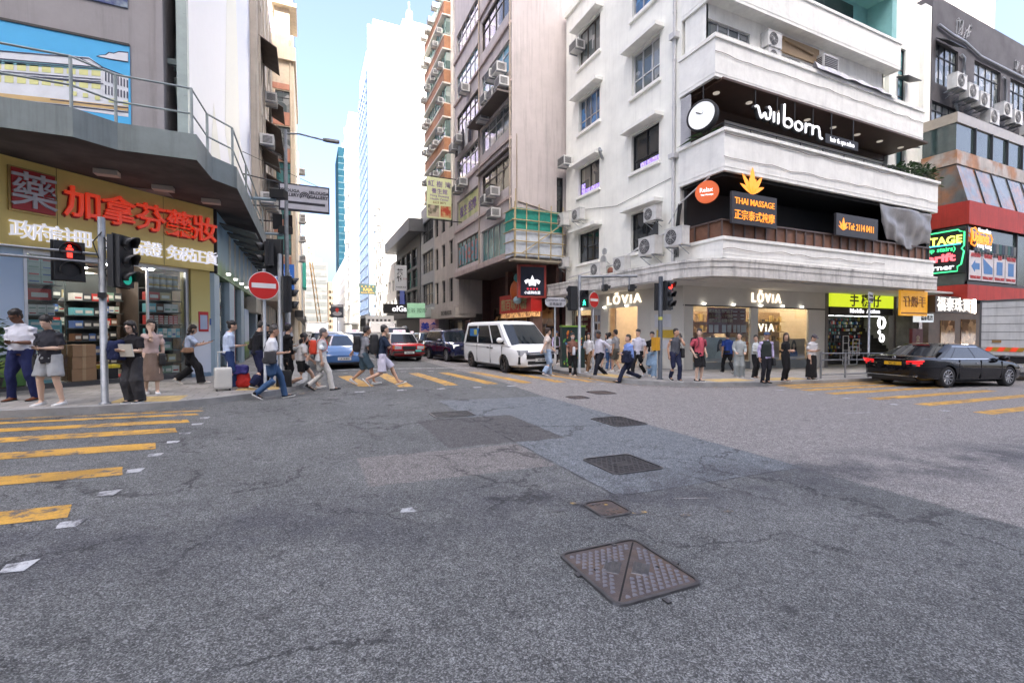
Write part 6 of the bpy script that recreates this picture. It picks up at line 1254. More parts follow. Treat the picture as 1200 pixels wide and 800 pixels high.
for u, z, lab in ((1.0, 9.4, 'air conditioner on the cream tenement just right of the hoarding, lowest'), (3.2, 9.7, 'second lowest air conditioner on the cream tenement'), (1.0, 12.9, 'air conditioner under the tin awning beside the hoarding'), (5.2, 10.0, 'air conditioner midway along the cream tenement'), (6.9, 11.9, 'air conditioner below the middle tin awning of the tenement'), (8.5, 10.2, 'air conditioner near the salmon banded building, lower'), (10.5, 12.6, 'air conditioner near the salmon banded building, middle'), (11.5, 16, 'air conditioner near the salmon banded building, upper'), (4.8, 17.2, 'highest air conditioner on the cream tenement')):
    ac('window', FEe, u, z, lab, G, 1.5, .8)
hh = grid((.25,), 1.2, [8.3, 11.4, 14.5, 17.6, 20.7], 1.9)
t, Fs = block('salmon_banded_building', 'cream corner block with salmon bands and green framed windows facing the junction', -2.6, -.85, 45, 58, 4, 27.4, cream2, {'S': hh})
for h in hh: window(t, Fs['S'], *h, dkgrey, (tealp, sheerp)[h[2] > 15], 2, 1, .12, hsplit=.7)
mb = MB()
for z in (7.0, 10.25, 13.35, 16.45, 19.6, 22.7): mb.fbox(Fs['S'], .02, 1.45, z, z+1.15 if z < 22 else z+.5, 0, .05)
mb.build('band', salmon, t)
mb = MB(); mb.box(-2.75, -.7, 44.7, 58, 25.2, 26.4); mb.box(-2.4, -1.2, 46, 50, 27.4, 30.5); mb.box(-2.6, -.6, 45.5, 50, 30.4, 30.7); mb.tube([(-1.15, 44.93, 4), (-1.15, 44.93, 27)], .07); mb.build('parapet', cream2, t)
for k in range(7): ac('window', Fs['E'], 1.5+1.6*k, 8+2.1*k if k < 4 else 26-2*k, 'small air conditioner on the street side of the salmon banded building', 'air conditioners on the salmon banded building', 1.2, .8)
mb = MB(); mb.box(-9, -2.6, 45, 58, 0, 24, 0); mb.box(-2.6, -2.4, 45, 58, 0, 4, 1); mb.build('rear_wing', [cream2, M('dark_shops_left', (.05, .045, .045), .5)], t)
y = 58.2
for k, (d, h, m_, lab) in enumerate(((22, 23, oldc, 'stained tenement behind the salmon banded building'), (26, 30, cream2, 'pale block farther up the left pavement'), (30, 21, greyb, 'grey low block with a green construction net'), (50, 26, oldc, 'long tenement row near the far left end of the street'))):
    x1 = (-1.3, -1.0, -.9, -.7)[k]; hh = grid(frange(1, d-4, 4), 2, [4.5+3.2*j for j in range(5)], 1.7); t, Fs = block(('tenement', 'pale_block', 'low_block', 'tenement_row')[k], lab, -14, x1, y, y+d, 0, h, m_, {'E': hh})
    mb = MB(); mb.fbox(Fs['E'], .5, d-.5, 3.2, 4.0, 0, .9); mb.build('canopy', dkgrey, t)
    for j, hq in enumerate(hh[:24]): window(t, Fs['E'], *hq, dkgrey, pane1, 2, 1, .15)
    if k == 2: mb = MB(); mb.fbox(Fs['E'], 2, 9, 11, 18, .1, .8); mb.build('green_net', M('green_net', (.02, .26, .2), .7, var=.3, vs=3), t)
    y += d+.1
t, Fs = block('violet_tower', 'very tall violet glass tower rising behind the left buildings', -16, -1.85, 92, 110, 24, 95, M('violet_glass', (.2, .19, .36), .15, var=.3, vs=.35), {})
mb = MB()
for k in range(23): mb.fbox(Fs['S'], 0, 14.15, 25+3*k, 25.5+3*k, 0, .15)
for k in range(7): mb.fbox(Fs['S'], 2*k, 2*k+.2, 24, 95, 0, .2)
mb.build('mullion', M('violet_mullion', (.45, .42, .5), .5), t, kind='stuff')
t, Fs = block('banded_office_building', 'pale office building with dark window bands closing the street', -6, 9.6, 250, 275, 0, 36, M('pale_office', (.1, .095, .09), .8), {})
mb = MB()
for k in range(9): mb.fbox(Fs['S'], .3, 15.3, 3+3.7*k, 5.2+3.7*k, 0, .1)
mb.build('window_band', panes('office_panes', (.012, .018, .02), (.04, .048, .048), 2, .7), t, kind='stuff'); mb = MB(); mb.box(-2, 7, 255, 270, 36, 39); mb.build('roof_plant', greyb, t)
block('tan_end_block', 'tan block right of the banded office at the end of the street', 10, 15.5, 252, 270, 0, 27, M('far_tan', (.14, .11, .08), .8), {'S': grid((.5, 2, 3.5), .9, [3+3*k for k in range(7)], 1.4)})
block('pale_end_tower', 'faint slim tower far behind the banded office', -1, 4, 330, 345, 0, 78, whiteb, {'S': grid((.5, 2.2, 3.8), .9, [40+4*k for k in range(9)], 2)})
t = thing('construction_crane', 'yellow lattice crane boom leaning in front of the banded office', 'crane', (4.2, 175, 0)); cy = M('crane_yellow', (.22, .115, .015), .7); mb = MB()
A, B_ = V(4.4, 175, 1), V(.9, 175, 31); n_ = 16
for dx, dy in ((-.6, -.5), (.6, -.5), (-.6, .5), (.6, .5)): mb.tube([A+V(dx, dy, 0), B_+V(dx*.5, dy*.5, 0)], .12, 0, 4)
for k in range(n_):
    p, q = A.lerp(B_, k/n_), A.lerp(B_, (k+1)/n_); s_ = 1 if k % 2 else -1; mb.tube([p+V(-.6*s_, -.5, 0), q+V(.6*s_, -.5, 0)], .07, 0, 4); mb.tube([p+V(-.6, .5*s_, 0), q+V(-.6, -.5*s_, 0)], .07, 0, 4)
mb.build('boom', cy, t); mb = MB(); mb.box(2.6, 6.4, 173, 178, 0.6, 3.4); mb.box(2.4, 6.6, 172.5, 178.5, -.1, .6); mb.build('cab', cy, t)
# unseen blocks added behind the viewer, their height and distance set to shade the junction
for nm, lab, x0, x1, h in (('rear_shade_long_block', 'long plain pale block, unseen, added behind the viewer to shade the junction', 18.2, 95, 77), ('rear_shade_tower', 'tall pale block, unseen, added behind the viewer to shade the street', -34, 18, 104), ('rear_shade_low_block', 'lower pale block, unseen, added behind the viewer on the left for shade', -90, -34.2, 68)):
    t, Fs = block(nm, lab, x0, x1, -70, -45, -2, h, M('rear_render', (.62, .6, .56), .8), {})
    FN = Fs['N']; w_ = x1-x0
    mb = MB()
    for k in range(int(h/3.5)-1): mb.fbox(FN, 2, w_-2, 4.5+3.5*k, 5.9+3.5*k, 0, .06)
    mb.build('window_band', pane2, t, kind='stuff')
    mb = MB()
    for k in range(int(w_/4)): mb.fbox(FN, 4*k, 4*k+1.6, 0, h, .06, .3)
    mb.build('pier', M('rear_pier', (.66, .64, .6), .8), t, kind='stuff')
# ================================================================== vehicles (local axes: +x forward, +y left)
tyrem = M('tyre_rubber', (.016, .016, .017), .8, var=.2); alloy = M('alloy_rim', (.4, .41, .43), .3, .85); steelrim = M('dark_rim', (.1, .085, .075), .45, .5)
cglass = M('car_glass', (.01, .014, .018), .03, var=0, spec=.6); trim = M('black_trim', (.015, .015, .016), .45); chrome = M('chrome', (.62, .63, .65), .12, 1., var=0); lampclear = M('headlamp_glass', (.5, .52, .55), .12, .3, var=.25, vs=12); tail = M('tail_lamp', (.5, .01, .012), .2, var=0, emit=.3); amberl = M('amber_lamp', (.6, .2, .02), .2)
def lerp_(a, b, t): return a+(b-a)*t
def spl(tab, x):
    """smooth lookup in a table of rows (x, values...)"""
    if x <= tab[0][0]: return tab[0][1:]
    for i in range(len(tab)-1):
        if x <= tab[i+1][0]:
            p1, p2 = tab[i], tab[i+1]; p0 = tab[max(0, i-1)]; p3 = tab[min(len(tab)-1, i+2)]; q = (x-p1[0])/(p2[0]-p1[0]); out = []
            for k in range(1, len(p1)):
                m1 = (p2[k]-p0[k])/(p2[0]-p0[0])*(p2[0]-p1[0]); m2 = (p3[k]-p1[k])/(p3[0]-p1[0])*(p2[0]-p1[0])
                out.append((2*q**3-3*q*q+1)*p1[k]+(q**3-2*q*q+q)*m1+(-2*q**3+3*q*q)*p2[k]+(q**3-q*q)*m2)
            return out
    return tab[-1][1:]
def solid(mb, name, mats, parent, cutters=(), angle=38):
    me = mb.mesh('tmp', mats); bm = bmesh.new(); bm.from_mesh(me); bmesh.ops.remove_doubles(bm, verts=bm.verts, dist=1e-5); bmesh.ops.recalc_face_normals(bm, faces=bm.faces); bm.to_mesh(me); bm.free()
    o = bpy.data.objects.new(name, me); col.objects.link(o); tmp = []
    for c in cutters:
        cm = c.mesh('cut', mats); bm = bmesh.new(); bm.from_mesh(cm); bmesh.ops.remove_doubles(bm, verts=bm.verts, dist=1e-5); bmesh.ops.recalc_face_normals(bm, faces=bm.faces); bm.to_mesh(cm); bm.free()
        co_ = bpy.data.objects.new('cut', cm); col.objects.link(co_); tmp.append(co_); md = o.modifiers.new('b', 'BOOLEAN'); md.operation = 'DIFFERENCE'; md.object = co_; md.solver = 'EXACT'
    if tmp:
        bpy.context.view_layer.update(); nm_ = bpy.data.meshes.new_from_object(o.evaluated_get(bpy.context.evaluated_depsgraph_get())); o.modifiers.clear(); o.data = nm_
        for c in tmp: bpy.data.objects.remove(c)
    for p in o.data.polygons: p.use_smooth = True
    o.data.set_sharp_from_angle(angle=R(angle)); o.data.name = name
    if parent is not None: o.parent = parent
    return o
def wheel(parent, x, y, r, wd, side, spokes=5, rimm=None):
    ax = V(0, side, 0); c = V(x, y, r); h = wd/2
    e = bpy.data.objects.new('wheel', None); col.objects.link(e)
    mb = MB(); mb.lathe(c, [(r*.66, -h), (r*.93, -h), (r, -h*.7), (r, h*.7), (r*.93, h), (r*.66, h*.9), (r*.64, h*.4)], 28, ax, 0, True, False)
    bpy.data.objects.remove(e); ty = mb.build('wheel', tyrem, parent)
    mb = MB(); mb.lathe(c, [(r*.66, h*.86), (r*.62, h*.5), (r*.2, h*.3), (.01, h*.3)], 24, ax, 1, True, False); a0 = ax.orthogonal().normalized(); b0 = ax.cross(a0)
    for k in range(spokes):
        a = 2*math.pi*k/spokes; d = a0*math.cos(a)+b0*math.sin(a); s_ = ax.cross(d)
        for off in ((-.045, .02) if spokes <= 5 else (0,)): mb.hexa([c+d*r*.12+s_*(off-.02)*r*3+ax*h*.55, c+d*r*.64+s_*(off*1.6-.02)*r*3+ax*h*.88, c+d*r*.64+s_*(off*1.6+.02)*r*3+ax*h*.88, c+d*r*.12+s_*(off+.02)*r*3+ax*h*.55, c+d*r*.12+s_*(off-.02)*r*3+ax*h*.7, c+d*r*.64+s_*(off*1.6-.015)*r*3+ax*h*.94, c+d*r*.64+s_*(off*1.6+.015)*r*3+ax*h*.94, c+d*r*.12+s_*(off+.02)*r*3+ax*h*.7], 0)
    mb.lathe(c, [(r*.16, h*.5), (r*.16, h*.8), (.01, h*.82)], 12, ax, 0); mb.lathe(c, [(r*.66, h*.86), (r*.68, h*.97), (r*.63, h*.95)], 24, ax, 0, True, False)
    mb.build('rim', [rimm or alloy, trim], ty)
def car(name, label, cat, pm, S):
    """S: body rows (x, half width, sill z, shoulder z, top z); gh: greenhouse; wheels; extras"""
    t = thing(name, label, cat, (0, 0, 0), world=False); tab = S['body']; x0, x1 = tab[0][0], tab[-1][0]; rings = []
    for i in range(49):
        x = lerp_(x0, x1, i/48); w_, zb, zs, zt = spl(tab, x); hs = zs-zb
        half = [(0, zb), (w_*.86, zb), (w_*.965, zb+.07), (w_*.995, zb+hs*.4), (w_, zb+hs*.62), (w_*.985, zs-.05), (w_*.95, zs), (w_*.86, lerp_(zs, zt, .62)), (w_*.55, lerp_(zs, zt, .93)), (0, zt)]
        rings.append([V(x, y, z) for y, z in half]+[V(x, -y, z) for y, z in half[-2:0:-1]])
    mb = MB(); mb.loft(rings, 0, True, True); wr = S['wr']; cut = []
    for wx in S['wx']:
        for sd in (-1, 1): c = MB(); c.lathe((wx, sd*S['W']*.5, wr), [(wr*1.14, -.32), (wr*1.14, .3)], 26, (0, sd, 0)); cut.append(c)
    if S.get('dual'): pm_b = S['dual']
    else: pm_b = pm
    bd = solid(mb, 'body', [pm_b, trim], t, cut, 42)
    mb = MB()
    for wx in S['wx']: mb.box(wx-wr*1.2, wx+wr*1.2, -S['W']*.5+.3, S['W']*.5-.3, .2, wr*2.05)
    mb.box(x0+.3, x1-.3, -S['W']*.38, S['W']*.38, .16, .3); mb.build('underbody', trim, t)
    for wx in S['wx']:
        for sd in (-1, 1): wheel(t, wx, sd*(S['W']*.5-.135), wr, .23, sd, S.get('spokes', 10), S.get('rim'))
    g = S['gh']; zb, zr = g['z']; N_ = 10
    xf = lambda q: lerp_(g['xf'][0], g['xf'][1], q); xr = lambda q: lerp_(g['xr'][0], g['xr'][1], q); wd = lambda q: lerp_(g['w'][0], g['w'][1], q**1.25); zz = lambda q: lerp_(zb, zr, q)
    bow = g.get('bow', .12); rbow = g.get('rbow', .08)
    def ring(q, sc_=1., up=0):
        out = []; w_ = wd(q)*sc_; a, b = xf(q)-(1-sc_)*.9, xr(q)+(1-sc_)*.9
        for i in range(13): y = -w_+2*w_*i/12; out.append(V(a+bow*(1-(y/w_)**2)-(.07 if i in (0, 12) else 0), y, zz(q)+up))
        for i in range(1, 12): out.append(V(lerp_(a-.07, b+.05, i/12), w_*(1+.012*math.sin(math.pi*i/12)), zz(q)+up))
        for i in range(13): y = w_-2*w_*i/12; out.append(V(b-rbow*(1-(y/w_)**2)+(.05 if i in (0, 12) else 0), y, zz(q)+up))
        for i in range(1, 12): out.append(V(lerp_(b+.05, a-.07, i/12), -w_*(1+.012*math.sin(math.pi*i/12)), zz(q)+up))
        return out
    mb = MB(); rr = [ring(q/8) for q in range(9)]; cr = g.get('crown', .07)
    rr += [ring(1, .96, cr*.35), ring(1, .88, cr*.6), ring(1, .7, cr*.85), ring(1, .4, cr*.98), ring(1, .1, cr)]
    mb.loft(rr, 0, True, True); gh = solid(mb, 'cabin', [pm, trim], t, (), 50)
    def side(s0, s1, q0, q1, sd, s0t=None, s1t=None):
        m_ = MB(); n_ = 6; vs_ = []
        for j in range(n_+1):
            q = lerp_(q0, q1, j/n_)
            for i in range(n_+1):
                s_ = lerp_(lerp_(s0, s0 if s0t is None else s0t, j/n_), lerp_(s1, s1 if s1t is None else s1t, j/n_), i/n_); vs_.append(V(lerp_(xf(q)-.1, xr(q)+.08, s_), sd*(wd(q)*(1+.012*math.sin(math.pi*s_))+.006), zz(q)))
        m_.add(vs_, [(j*(n_+1)+i, j*(n_+1)+i+1, (j+1)*(n_+1)+i+1, (j+1)*(n_+1)+i)[::sd] for j in range(n_) for i in range(n_)], 0, True); return m_
    for sd in (-1, 1):
        for s0, s1 in g['win']: side(s0, s1, .1, .9, sd).build('side_window', cglass, gh)
        m_ = MB(); a = side(g['win'][0][0]-.012, g['win'][-1][1]+.012, .06, .1, sd); a.build('belt_trim', S.get('belt', trim), gh)
        if S.get('belt'): side(g['win'][0][0], g['win'][-1][1], .9, .93, sd).build('belt_trim', S['belt'], gh)
    def scr(front, q0, q1, k):
        m_ = MB(); n_ = 10; vs_ = []
        for j in range(5):
            q = lerp_(q0, q1, j/4); w_ = wd(q)
            for i in range(n_+1):
                y = lerp_(-k, k, i/n_)*w_; vs_.append(V(xf(q)+bow*(1-(y/w_)**2)+.008, y, zz(q)) if front else V(xr(q)-rbow*(1-(y/w_)**2)-.008, y, zz(q)))
        m_.add(vs_, [((j*(n_+1)+i, j*(n_+1)+i+1, (j+1)*(n_+1)+i+1, (j+1)*(n_+1)+i))[::1 if front else -1] for j in range(4) for i in range(n_)], 0, True); return m_
    scr(True, .04, .93, .9).build('windscreen', cglass, gh); scr(False, g.get('rq', (.12, .9))[0], g.get('rq', (.12, .9))[1], .86).build('rear_window', cglass, gh)
    mb = MB()
    for sd in (-1, 1):
        mx, mz = S['mirror']; b = MB(); b.sphere((mx, sd*(g['w'][0]+.16), mz), (.09, .14, .1), 0, 10, 8); b.box(mx-.04, mx+.03, min(sd*g['w'][0]*.96, sd*(g['w'][0]+.1)), max(sd*g['w'][0]*.96, sd*(g['w'][0]+.1)), mz-.07, mz-.03, 1); b.build('mirror', [S.get('mirm', pm), trim], t)
    # shut lines and handles
    for sd in (-1, 1):
        for k, dx in enumerate(S['doors'][:-1] if S['doors'] else ()):
            w_, z0, zs, zt = spl(tab, dx); d = MB(); d.box(dx-.006, dx+.006, sd*w_*.9 if sd > 0 else sd*(w_+.004), sd*(w_+.004) if sd > 0 else sd*w_*.9, z0+.1, zs-.02); d.build('door_seam', trim, bd)
        for hx in S.get('handles', ()):
            w_, z0, zs, zt = spl(tab, hx); y = sd*(w_*.99); d = MB(); d.box(hx-.1, hx+.1, min(y, y+sd*.03), max(y, y+sd*.03), zs-.14, zs-.1); d.build('door_handle', S.get('handm', pm), t)
    return t, bd, gh
def fr(x, n): return Frame((x, 0, 0), (n, 0, 0))
def slab(t, name, F, u0, u1, v0, v1, d0, d1, m, mir=False, tilt=0):
    for k in ((1, -1) if mir else (1,)):
        a, b = (u0, u1) if k > 0 else (-u1, -u0); mb = MB(); ti = tilt*k
        q = F.p; mb.hexa([q(a, v0+(0 if ti >= 0 else -ti*0), d1), q(b, v0, d1), q(b, v0, d0), q(a, v0, d0), q(a, v1, d1), q(b, v1, d1), q(b, v1, d0), q(a, v1, d0)]); o = mb.build(name, m, t)
    return o
def plate(t, F, u, v, d, body, m, ink_, w_=.5, h=.12):
    mb = MB(); mb.fbox(F, u-w_/2, u+w_/2, v-h/2, v+h/2, d-.03, d); o = mb.build('number_plate', m, t); o['org'] = (0, 0, 0); text(body, h*.85, F, u, v-h*.3, d, ink_, o, bold=.02, ext=.002); return o
plw = M('plate_white', (.6, .6, .58), .5); ply = M('plate_yellow', (.58, .33, .01), .5); pink_ = M('plate_ink', (.015, .015, .015), .5)
# --- black saloon --------------------------------------------------------------------
bp = M('gloss_black_paint', (.004, .004, .005), .06, var=0, spec=.4)
S = dict(W=1.95, wr=.36, wx=(-1.62, 1.62), spokes=10, belt=chrome, mirror=(1.02, 1.02), doors=[1.15, .02, -1.1, 0], handles=[-.18, -1.25], handm=chrome,
  body=[(-2.9, .66, .42, .80, .86), (-2.83, .8, .3, .90, 1.0), (-2.6, .92, .24, .95, 1.06), (-1.9, .96, .22, .97, 1.06), (-1.0, .975, .2, .96, 1.0), (0, .975, .2, .95, .98), (1.0, .97, .2, .93, .97), (1.6, .965, .22, .88, .96), (2.2, .92, .24, .78, .88), (2.55, .8, .28, .66, .76), (2.7, .6, .34, .56, .62)],
  gh=dict(z=(.94, 1.44), xf=(1.35, .42), xr=(-2.28, -1.12), w=(.9, .66), bow=.16, rbow=.12, crown=.06, win=[(.075, .41), (.43, .80), (.82, .93)]))
t, bd, gh = car('black_saloon', 'glossy black saloon car with glowing red tail lamps crossing the right zebra stripes', 'car', bp, S)
F = fr(-2.85, -1)
for sd in (1, -1):
    for k, (dz, w_) in enumerate(((.86, .4), (.79, .36), (.72, .3))):
        mb = MB(); pts_ = [V(-2.9+.02*k+.14*s**2, -sd*(.5+.42*s), dz+.035*s) for s in [i/6*w_/.4 for i in range(7)]]; mb.tube(pts_, .03, 0, 6); mb.build('tail_lamp', tail, t)
slab(t, 'chrome_strip', F, -.62, .62, .92, .945, 0, .05, chrome); slab(t, 'bumper_chrome', F, -.78, .78, .36, .385, -.05, .03, chrome); slab(t, 'diffuser', F, -.7, .7, .24, .35, -.1, .0, trim)
plate(t, F, .1, .79, .06, 'VC 61', ply, pink_, .52, .115); plate(t, F, .1, .66, .045, 'RZ·C214B', trim, plw, .5, .1)
mb = MB(); st = [F.p(.1+.05*math.cos(a), .99+.05*math.sin(a), -.0) for a in [2*math.pi*i/16 for i in range(17)]]; mb.tube(st, .006, 0, 5)
for a in (90, 210, 330): mb.tube([F.p(.1, .99, 0), F.p(.1+.05*math.cos(R(a)), .99+.05*math.sin(R(a)), 0)], .006, 0, 4)
mb.build('star_badge', chrome, t); mb = MB(); mb.fbox(fr(-1.35, -1), -.25, .25, 1.41, 1.44, -.02, .02); mb.build('brake_strip', M('dim_red_lamp', (.2, .01, .01), .3), t)
for sd in (-1, 1): mb = MB(); mb.box(2.3, 2.55, sd*.8-.05, sd*.8+.05, .66, .74); mb.build('headlight', lampclear, t)
t.location = (22.05, 8.95, gz(22, 8.9)); t.rotation_euler = (0, R(1.1), R(-7)); t.scale = (1.04, 1.08, 1.03); SALOON = t
# --- white van ------------------------------------------------------------------------
wp = paint('van_white_paint', (.72, .73, .73), .3)
S = dict(W=1.95, wr=.35, wx=(-1.66, 1.55), spokes=6, rim=steelrim, mirror=(1.52, 1.28), doors=[1.42, .38, -.95, 0], handles=[.52, .2], handm=trim,
  body=[(-2.6, .85, .42, 1.0, 1.12), (-2.55, .93, .32, 1.06, 1.16), (-2.3, .965, .28, 1.08, 1.16), (-1, .975, .26, 1.08, 1.16), (.5, .975, .26, 1.08, 1.16), (1.5, .97, .26, 1.06, 1.18), (2.0, .95, .27, 1.0, 1.16), (2.35, .9, .28, .92, 1.05), (2.6, .8, .3, .8, .92), (2.72, .66, .34, .68, .8)],
  gh=dict(z=(1.06, 1.96), xf=(2.02, .95), xr=(-2.57, -2.4), w=(.945, .8), bow=.16, rbow=.04, crown=.1, rq=(.12, .85), win=[(.06, .28), (.31, .62), (.645, .95)]))
t, bd, gh = car('white_van', 'white passenger van stopped at the far crossing with a blue sticker in its side window', 'van', wp, S)
F = fr(2.62, 1)
slab(t, 'grille', F, -.6, .6, .6, .77, -.05, .125, trim); slab(t, 'grille_bar', F, -.62, .62, .8, .845, -.1, .11, chrome); slab(t, 'grille_bar', F, -.5, .5, .74, .765, 0, .135, chrome); slab(t, 'lower_grille', F, -.55, .55, .4, .52, -.1, .11, trim); slab(t, 'headlight', F, .5, .84, .74, .92, -.35, .03, lampclear, True); slab(t, 'fog_lamp', F, .68, .84, .4, .68, -.25, -.02, trim, True)
plate(t, F, 0, .56, .15, 'XR 428', plw, pink_)
m_ = MB(); FVs = Frame((-1.55, -.9, 0), (0, -1, 0)); m_.fbox(FVs, -.25, .55, 1.42, 1.75, -.05, .03, 0); m_.fbox(FVs, .2, .5, 1.47, 1.7, .03, .034, 1); st_ = m_.build('window_sticker', [M('sticker_blue', (.03, .16, .42), .5), M('sticker_yellow', (.5, .45, .08), .5)], t)
slab(t, 'waist_strip', Frame((0, -.972, 0), (0, -1, 0)), -2.2, .2, .98, 1.0, -.02, .012, M('strip_grey', (.3, .3, .3), .5)); mb = MB(); mb.box(1.3, 1.75, -.6, .6, 1.12, 1.16); mb.build('dashboard_papers', M('dash_paper', (.5, .55, .56), .6, c2=(.1, .3, .35), vs=8), t)
t.location = (7.75, 17.75, gz(7.7, 17.7)); t.rotation_euler = (0, 0, R(-86)); VAN = t
# --- red taxi ---------------------------------------------------------------------------
rp = paint('taxi_red_paint', (.42, .012, .016), .25); sil = paint('taxi_silver_roof', (.55, .56, .57), .3)
S = dict(W=1.7, wr=.31, wx=(-1.35, 1.35), spokes=6, rim=steelrim, mirror=(.95, 1.0), mirm=trim, dual=rp, doors=[.9, -.1, -1.05, 0], handles=[-.0, -.95], handm=trim,
  body=[(-2.35, .74, .36, .84, .92), (-2.28, .82, .28, .9, .98), (-1.6, .845, .22, .93, .99), (0, .85, .2, .92, .95), (1.0, .85, .22, .9, .95), (1.8, .84, .24, .87, .93), (2.25, .82, .28, .82, .88), (2.35, .76, .34, .76, .8)],
  gh=dict(z=(.9, 1.43), xf=(1.12, .45), xr=(-1.65, -1.15), w=(.79, .62), bow=.1, rbow=.07, crown=.05, win=[(.075, .46), (.48, .83), (.85, .94)]))
t, bd, gh = car('red_taxi', 'red taxi with silver roof waiting behind the stop line, roof sign lit', 'taxi', sil, S)
F = fr(2.34, 1); slab(t, 'grille', F, -.34, .34, .6, .8, -.04, .04, trim); slab(t, 'headlight', F, .4, .74, .64, .8, -.1, .03, lampclear, True); slab(t, 'turn_lamp', F, .74, .8, .64, .8, -.12, .0, amberl, True); slab(t, 'bumper', F, -.82, .82, .36, .55, -.25, .08, trim); slab(t, 'bumper_stripe', F, -.78, .78, .4, .43, .05, .085, rp); plate(t, F, -.02, .46, .11, 'DB 7291', plw, pink_); slab(t, 'plate_mint', F, .3, .6, .5, .6, .06, .1, M('mint_plate', (.1, .42, .38), .5))
mb = MB(); mb.box(-.35, -.1, -.32, .32, 1.49, 1.63); o = mb.build('roof_sign', M('taxi_sign', (.7, .55, .62), .5, emit=.25), t); o['org'] = (0, 0, 0); text('TAXI', .13, Frame((-.1, 0, 0), (1, 0, 0)), 0, 1.51, 0, M('taxi_letter', (.4, .03, .05), .5), o, bold=.02, ext=.004)
mb = MB(); mb.sphere((.35, .35, 1.12), (.12, .14, .18), 0, 10, 8); mb.box(.2, .6, -.55, .55, .93, .98); mb.build('cabin_item', M('seat_pink', (.4, .2, .2), .7), t)
t.location = (4.75, 25.85, gz(4.7, 24)); t.rotation_euler = (0, 0, R(-89)); TAXI = t
# --- dark blue SUV --------------------------------------------------------------------
bl = M('deep_blue_paint', (.008, .012, .045), .12, var=0, coat=1.)
S = dict(W=1.84, wr=.35, wx=(-1.4, 1.4), spokes=5, belt=chrome, mirror=(.85, 1.12), doors=[.95, -.1, -1.1, 0], handles=[.1, -.95],
  body=[(-2.3, .78, .42, .98, 1.08), (-2.2, .88, .32, 1.03, 1.12), (-1.4, .92, .28, 1.05, 1.1), (0, .92, .26, 1.04, 1.07), (.9, .92, .27, 1.02, 1.08), (1.6, .91, .28, .98, 1.08), (2.1, .87, .3, .9, 1.0), (2.3, .78, .34, .8, .88)],
  gh=dict(z=(1.02, 1.62), xf=(1.05, .3), xr=(-2.18, -1.85), w=(.85, .7), bow=.12, rbow=.06, crown=.06, win=[(.07, .38), (.4, .7), (.72, .93)]))
t, bd, gh = car('blue_suv', 'dark blue SUV waiting between the red taxi and the white van', 'car', bl, S)
F = fr(2.28, 1); slab(t, 'grille', F, -.42, .42, .62, .85, -.1, .02, trim)
for v in (.68, .76): slab(t, 'grille_bar', F, -.42, .42, v, v+.03, 0, .04, chrome)
slab(t, 'headlight', F, .5, .8, .74, .92, -.22, -.0, M('lit_headlamp', (.9, .88, .8), .3, emit=.2), True); slab(t, 'bumper_trim', F, -.7, .7, .32, .42, -.1, .03, chrome); slab(t, 'lower_grille', F, -.5, .5, .44, .56, -.1, .0, trim); plate(t, F, 0, .5, .06, 'VU 308', plw, pink_)
mb = MB()
for sd in (-.62, .62): mb.tube([(.1, sd, 1.7), (-.6, sd, 1.73), (-1.6, sd, 1.7)], .02, 0, 6)
mb.build('rail', chrome, t); t.location = (7.35, 24.5, gz(7.3, 24)); t.rotation_euler = (0, 0, R(-85)); SUV = t
# --- blue low sports saloon ----------------------------------------------------------
bb2 = paint('sky_blue_paint', (.05, .12, .28), .2)
S = dict(W=1.95, wr=.35, wx=(-1.45, 1.45), spokes=10, mirror=(.85, .98), doors=[.95, -.2, -1.2, 0], handles=[-.1],
  body=[(-2.45, .75, .36, .8, .9), (-2.3, .9, .26, .88, .98), (-1.4, .975, .2, .92, .97), (0, .95, .18, .88, .92), (1.0, .96, .18, .84, .92), (1.6, .975, .2, .8, .9), (2.1, .93, .2, .68, .76), (2.4, .8, .24, .56, .64), (2.48, .66, .28, .5, .56)],
  gh=dict(z=(.87, 1.34), xf=(1.35, .2), xr=(-2.1, -.9), w=(.84, .58), bow=.2, rbow=.1, crown=.05, win=[(.12, .5), (.52, .86)]))
t, bd, gh = car('blue_sports_car', 'blue low car with a black nose at the stop line behind the pedestrians', 'car', bb2, S)
F = fr(2.42, 1); slab(t, 'black_nose', F, -.8, .8, .22, .55, -.35, .05, trim); slab(t, 'headlight', F, .56, .84, .6, .72, -.45, -.1, trim, True); plate(t, F, .05, .42, .08, 'LK 8·803', plw, pink_); t.location = (1.3, 21.75, gz(1.3, 20)); t.rotation_euler = (0, 0, R(-90)); SPORT = t
# --- the queue behind, each with its own paint ------------------------------------------
def recolour(r, pm, parts=('body', 'cabin', 'mirror', 'door_handle')):
    for c in r.children:
        if c.name.split('.')[0] in parts: c.material_slots[0].link = 'OBJECT'; c.material_slots[0].material = pm
def queue(src, x, y, label, pm, name=None, rz=-90, s=None):
    r = dup(src, (x, y, gz(x, y)), R(rz), label, s); r['group'] = 'cars queuing up the side street'
    if name: r.name = name
    if pm: recolour(r, pm)
    return r
dg = paint('dark_grey_paint', (.05, .055, .06), .25); wc = paint('white_car_paint', (.68, .69, .7), .25); sg = paint('silver_paint', (.4, .41, .43), .25, metal=.5)
queue(SUV, 5.55, 31.2, 'dark grey people carrier seen between the red taxi and the blue SUV', dg, 'grey_people_carrier', s=(1, 1, 1.1))
queue(SPORT, 1.3, 28.3, 'white car right behind the blue low car', wc, 'white_car', s=(1, 1, 1.08)); queue(TAXI, 3.0, 33.5, 'second red taxi farther back in the traffic', None, 'red_taxi')
queue(SALOON, 7.6, 31, 'black car mostly hidden behind the dark blue SUV', None, 'black_car', -90); queue(TAXI, 7.8, 38, 'silver saloon far back in the right lane', sg, 'silver_saloon')
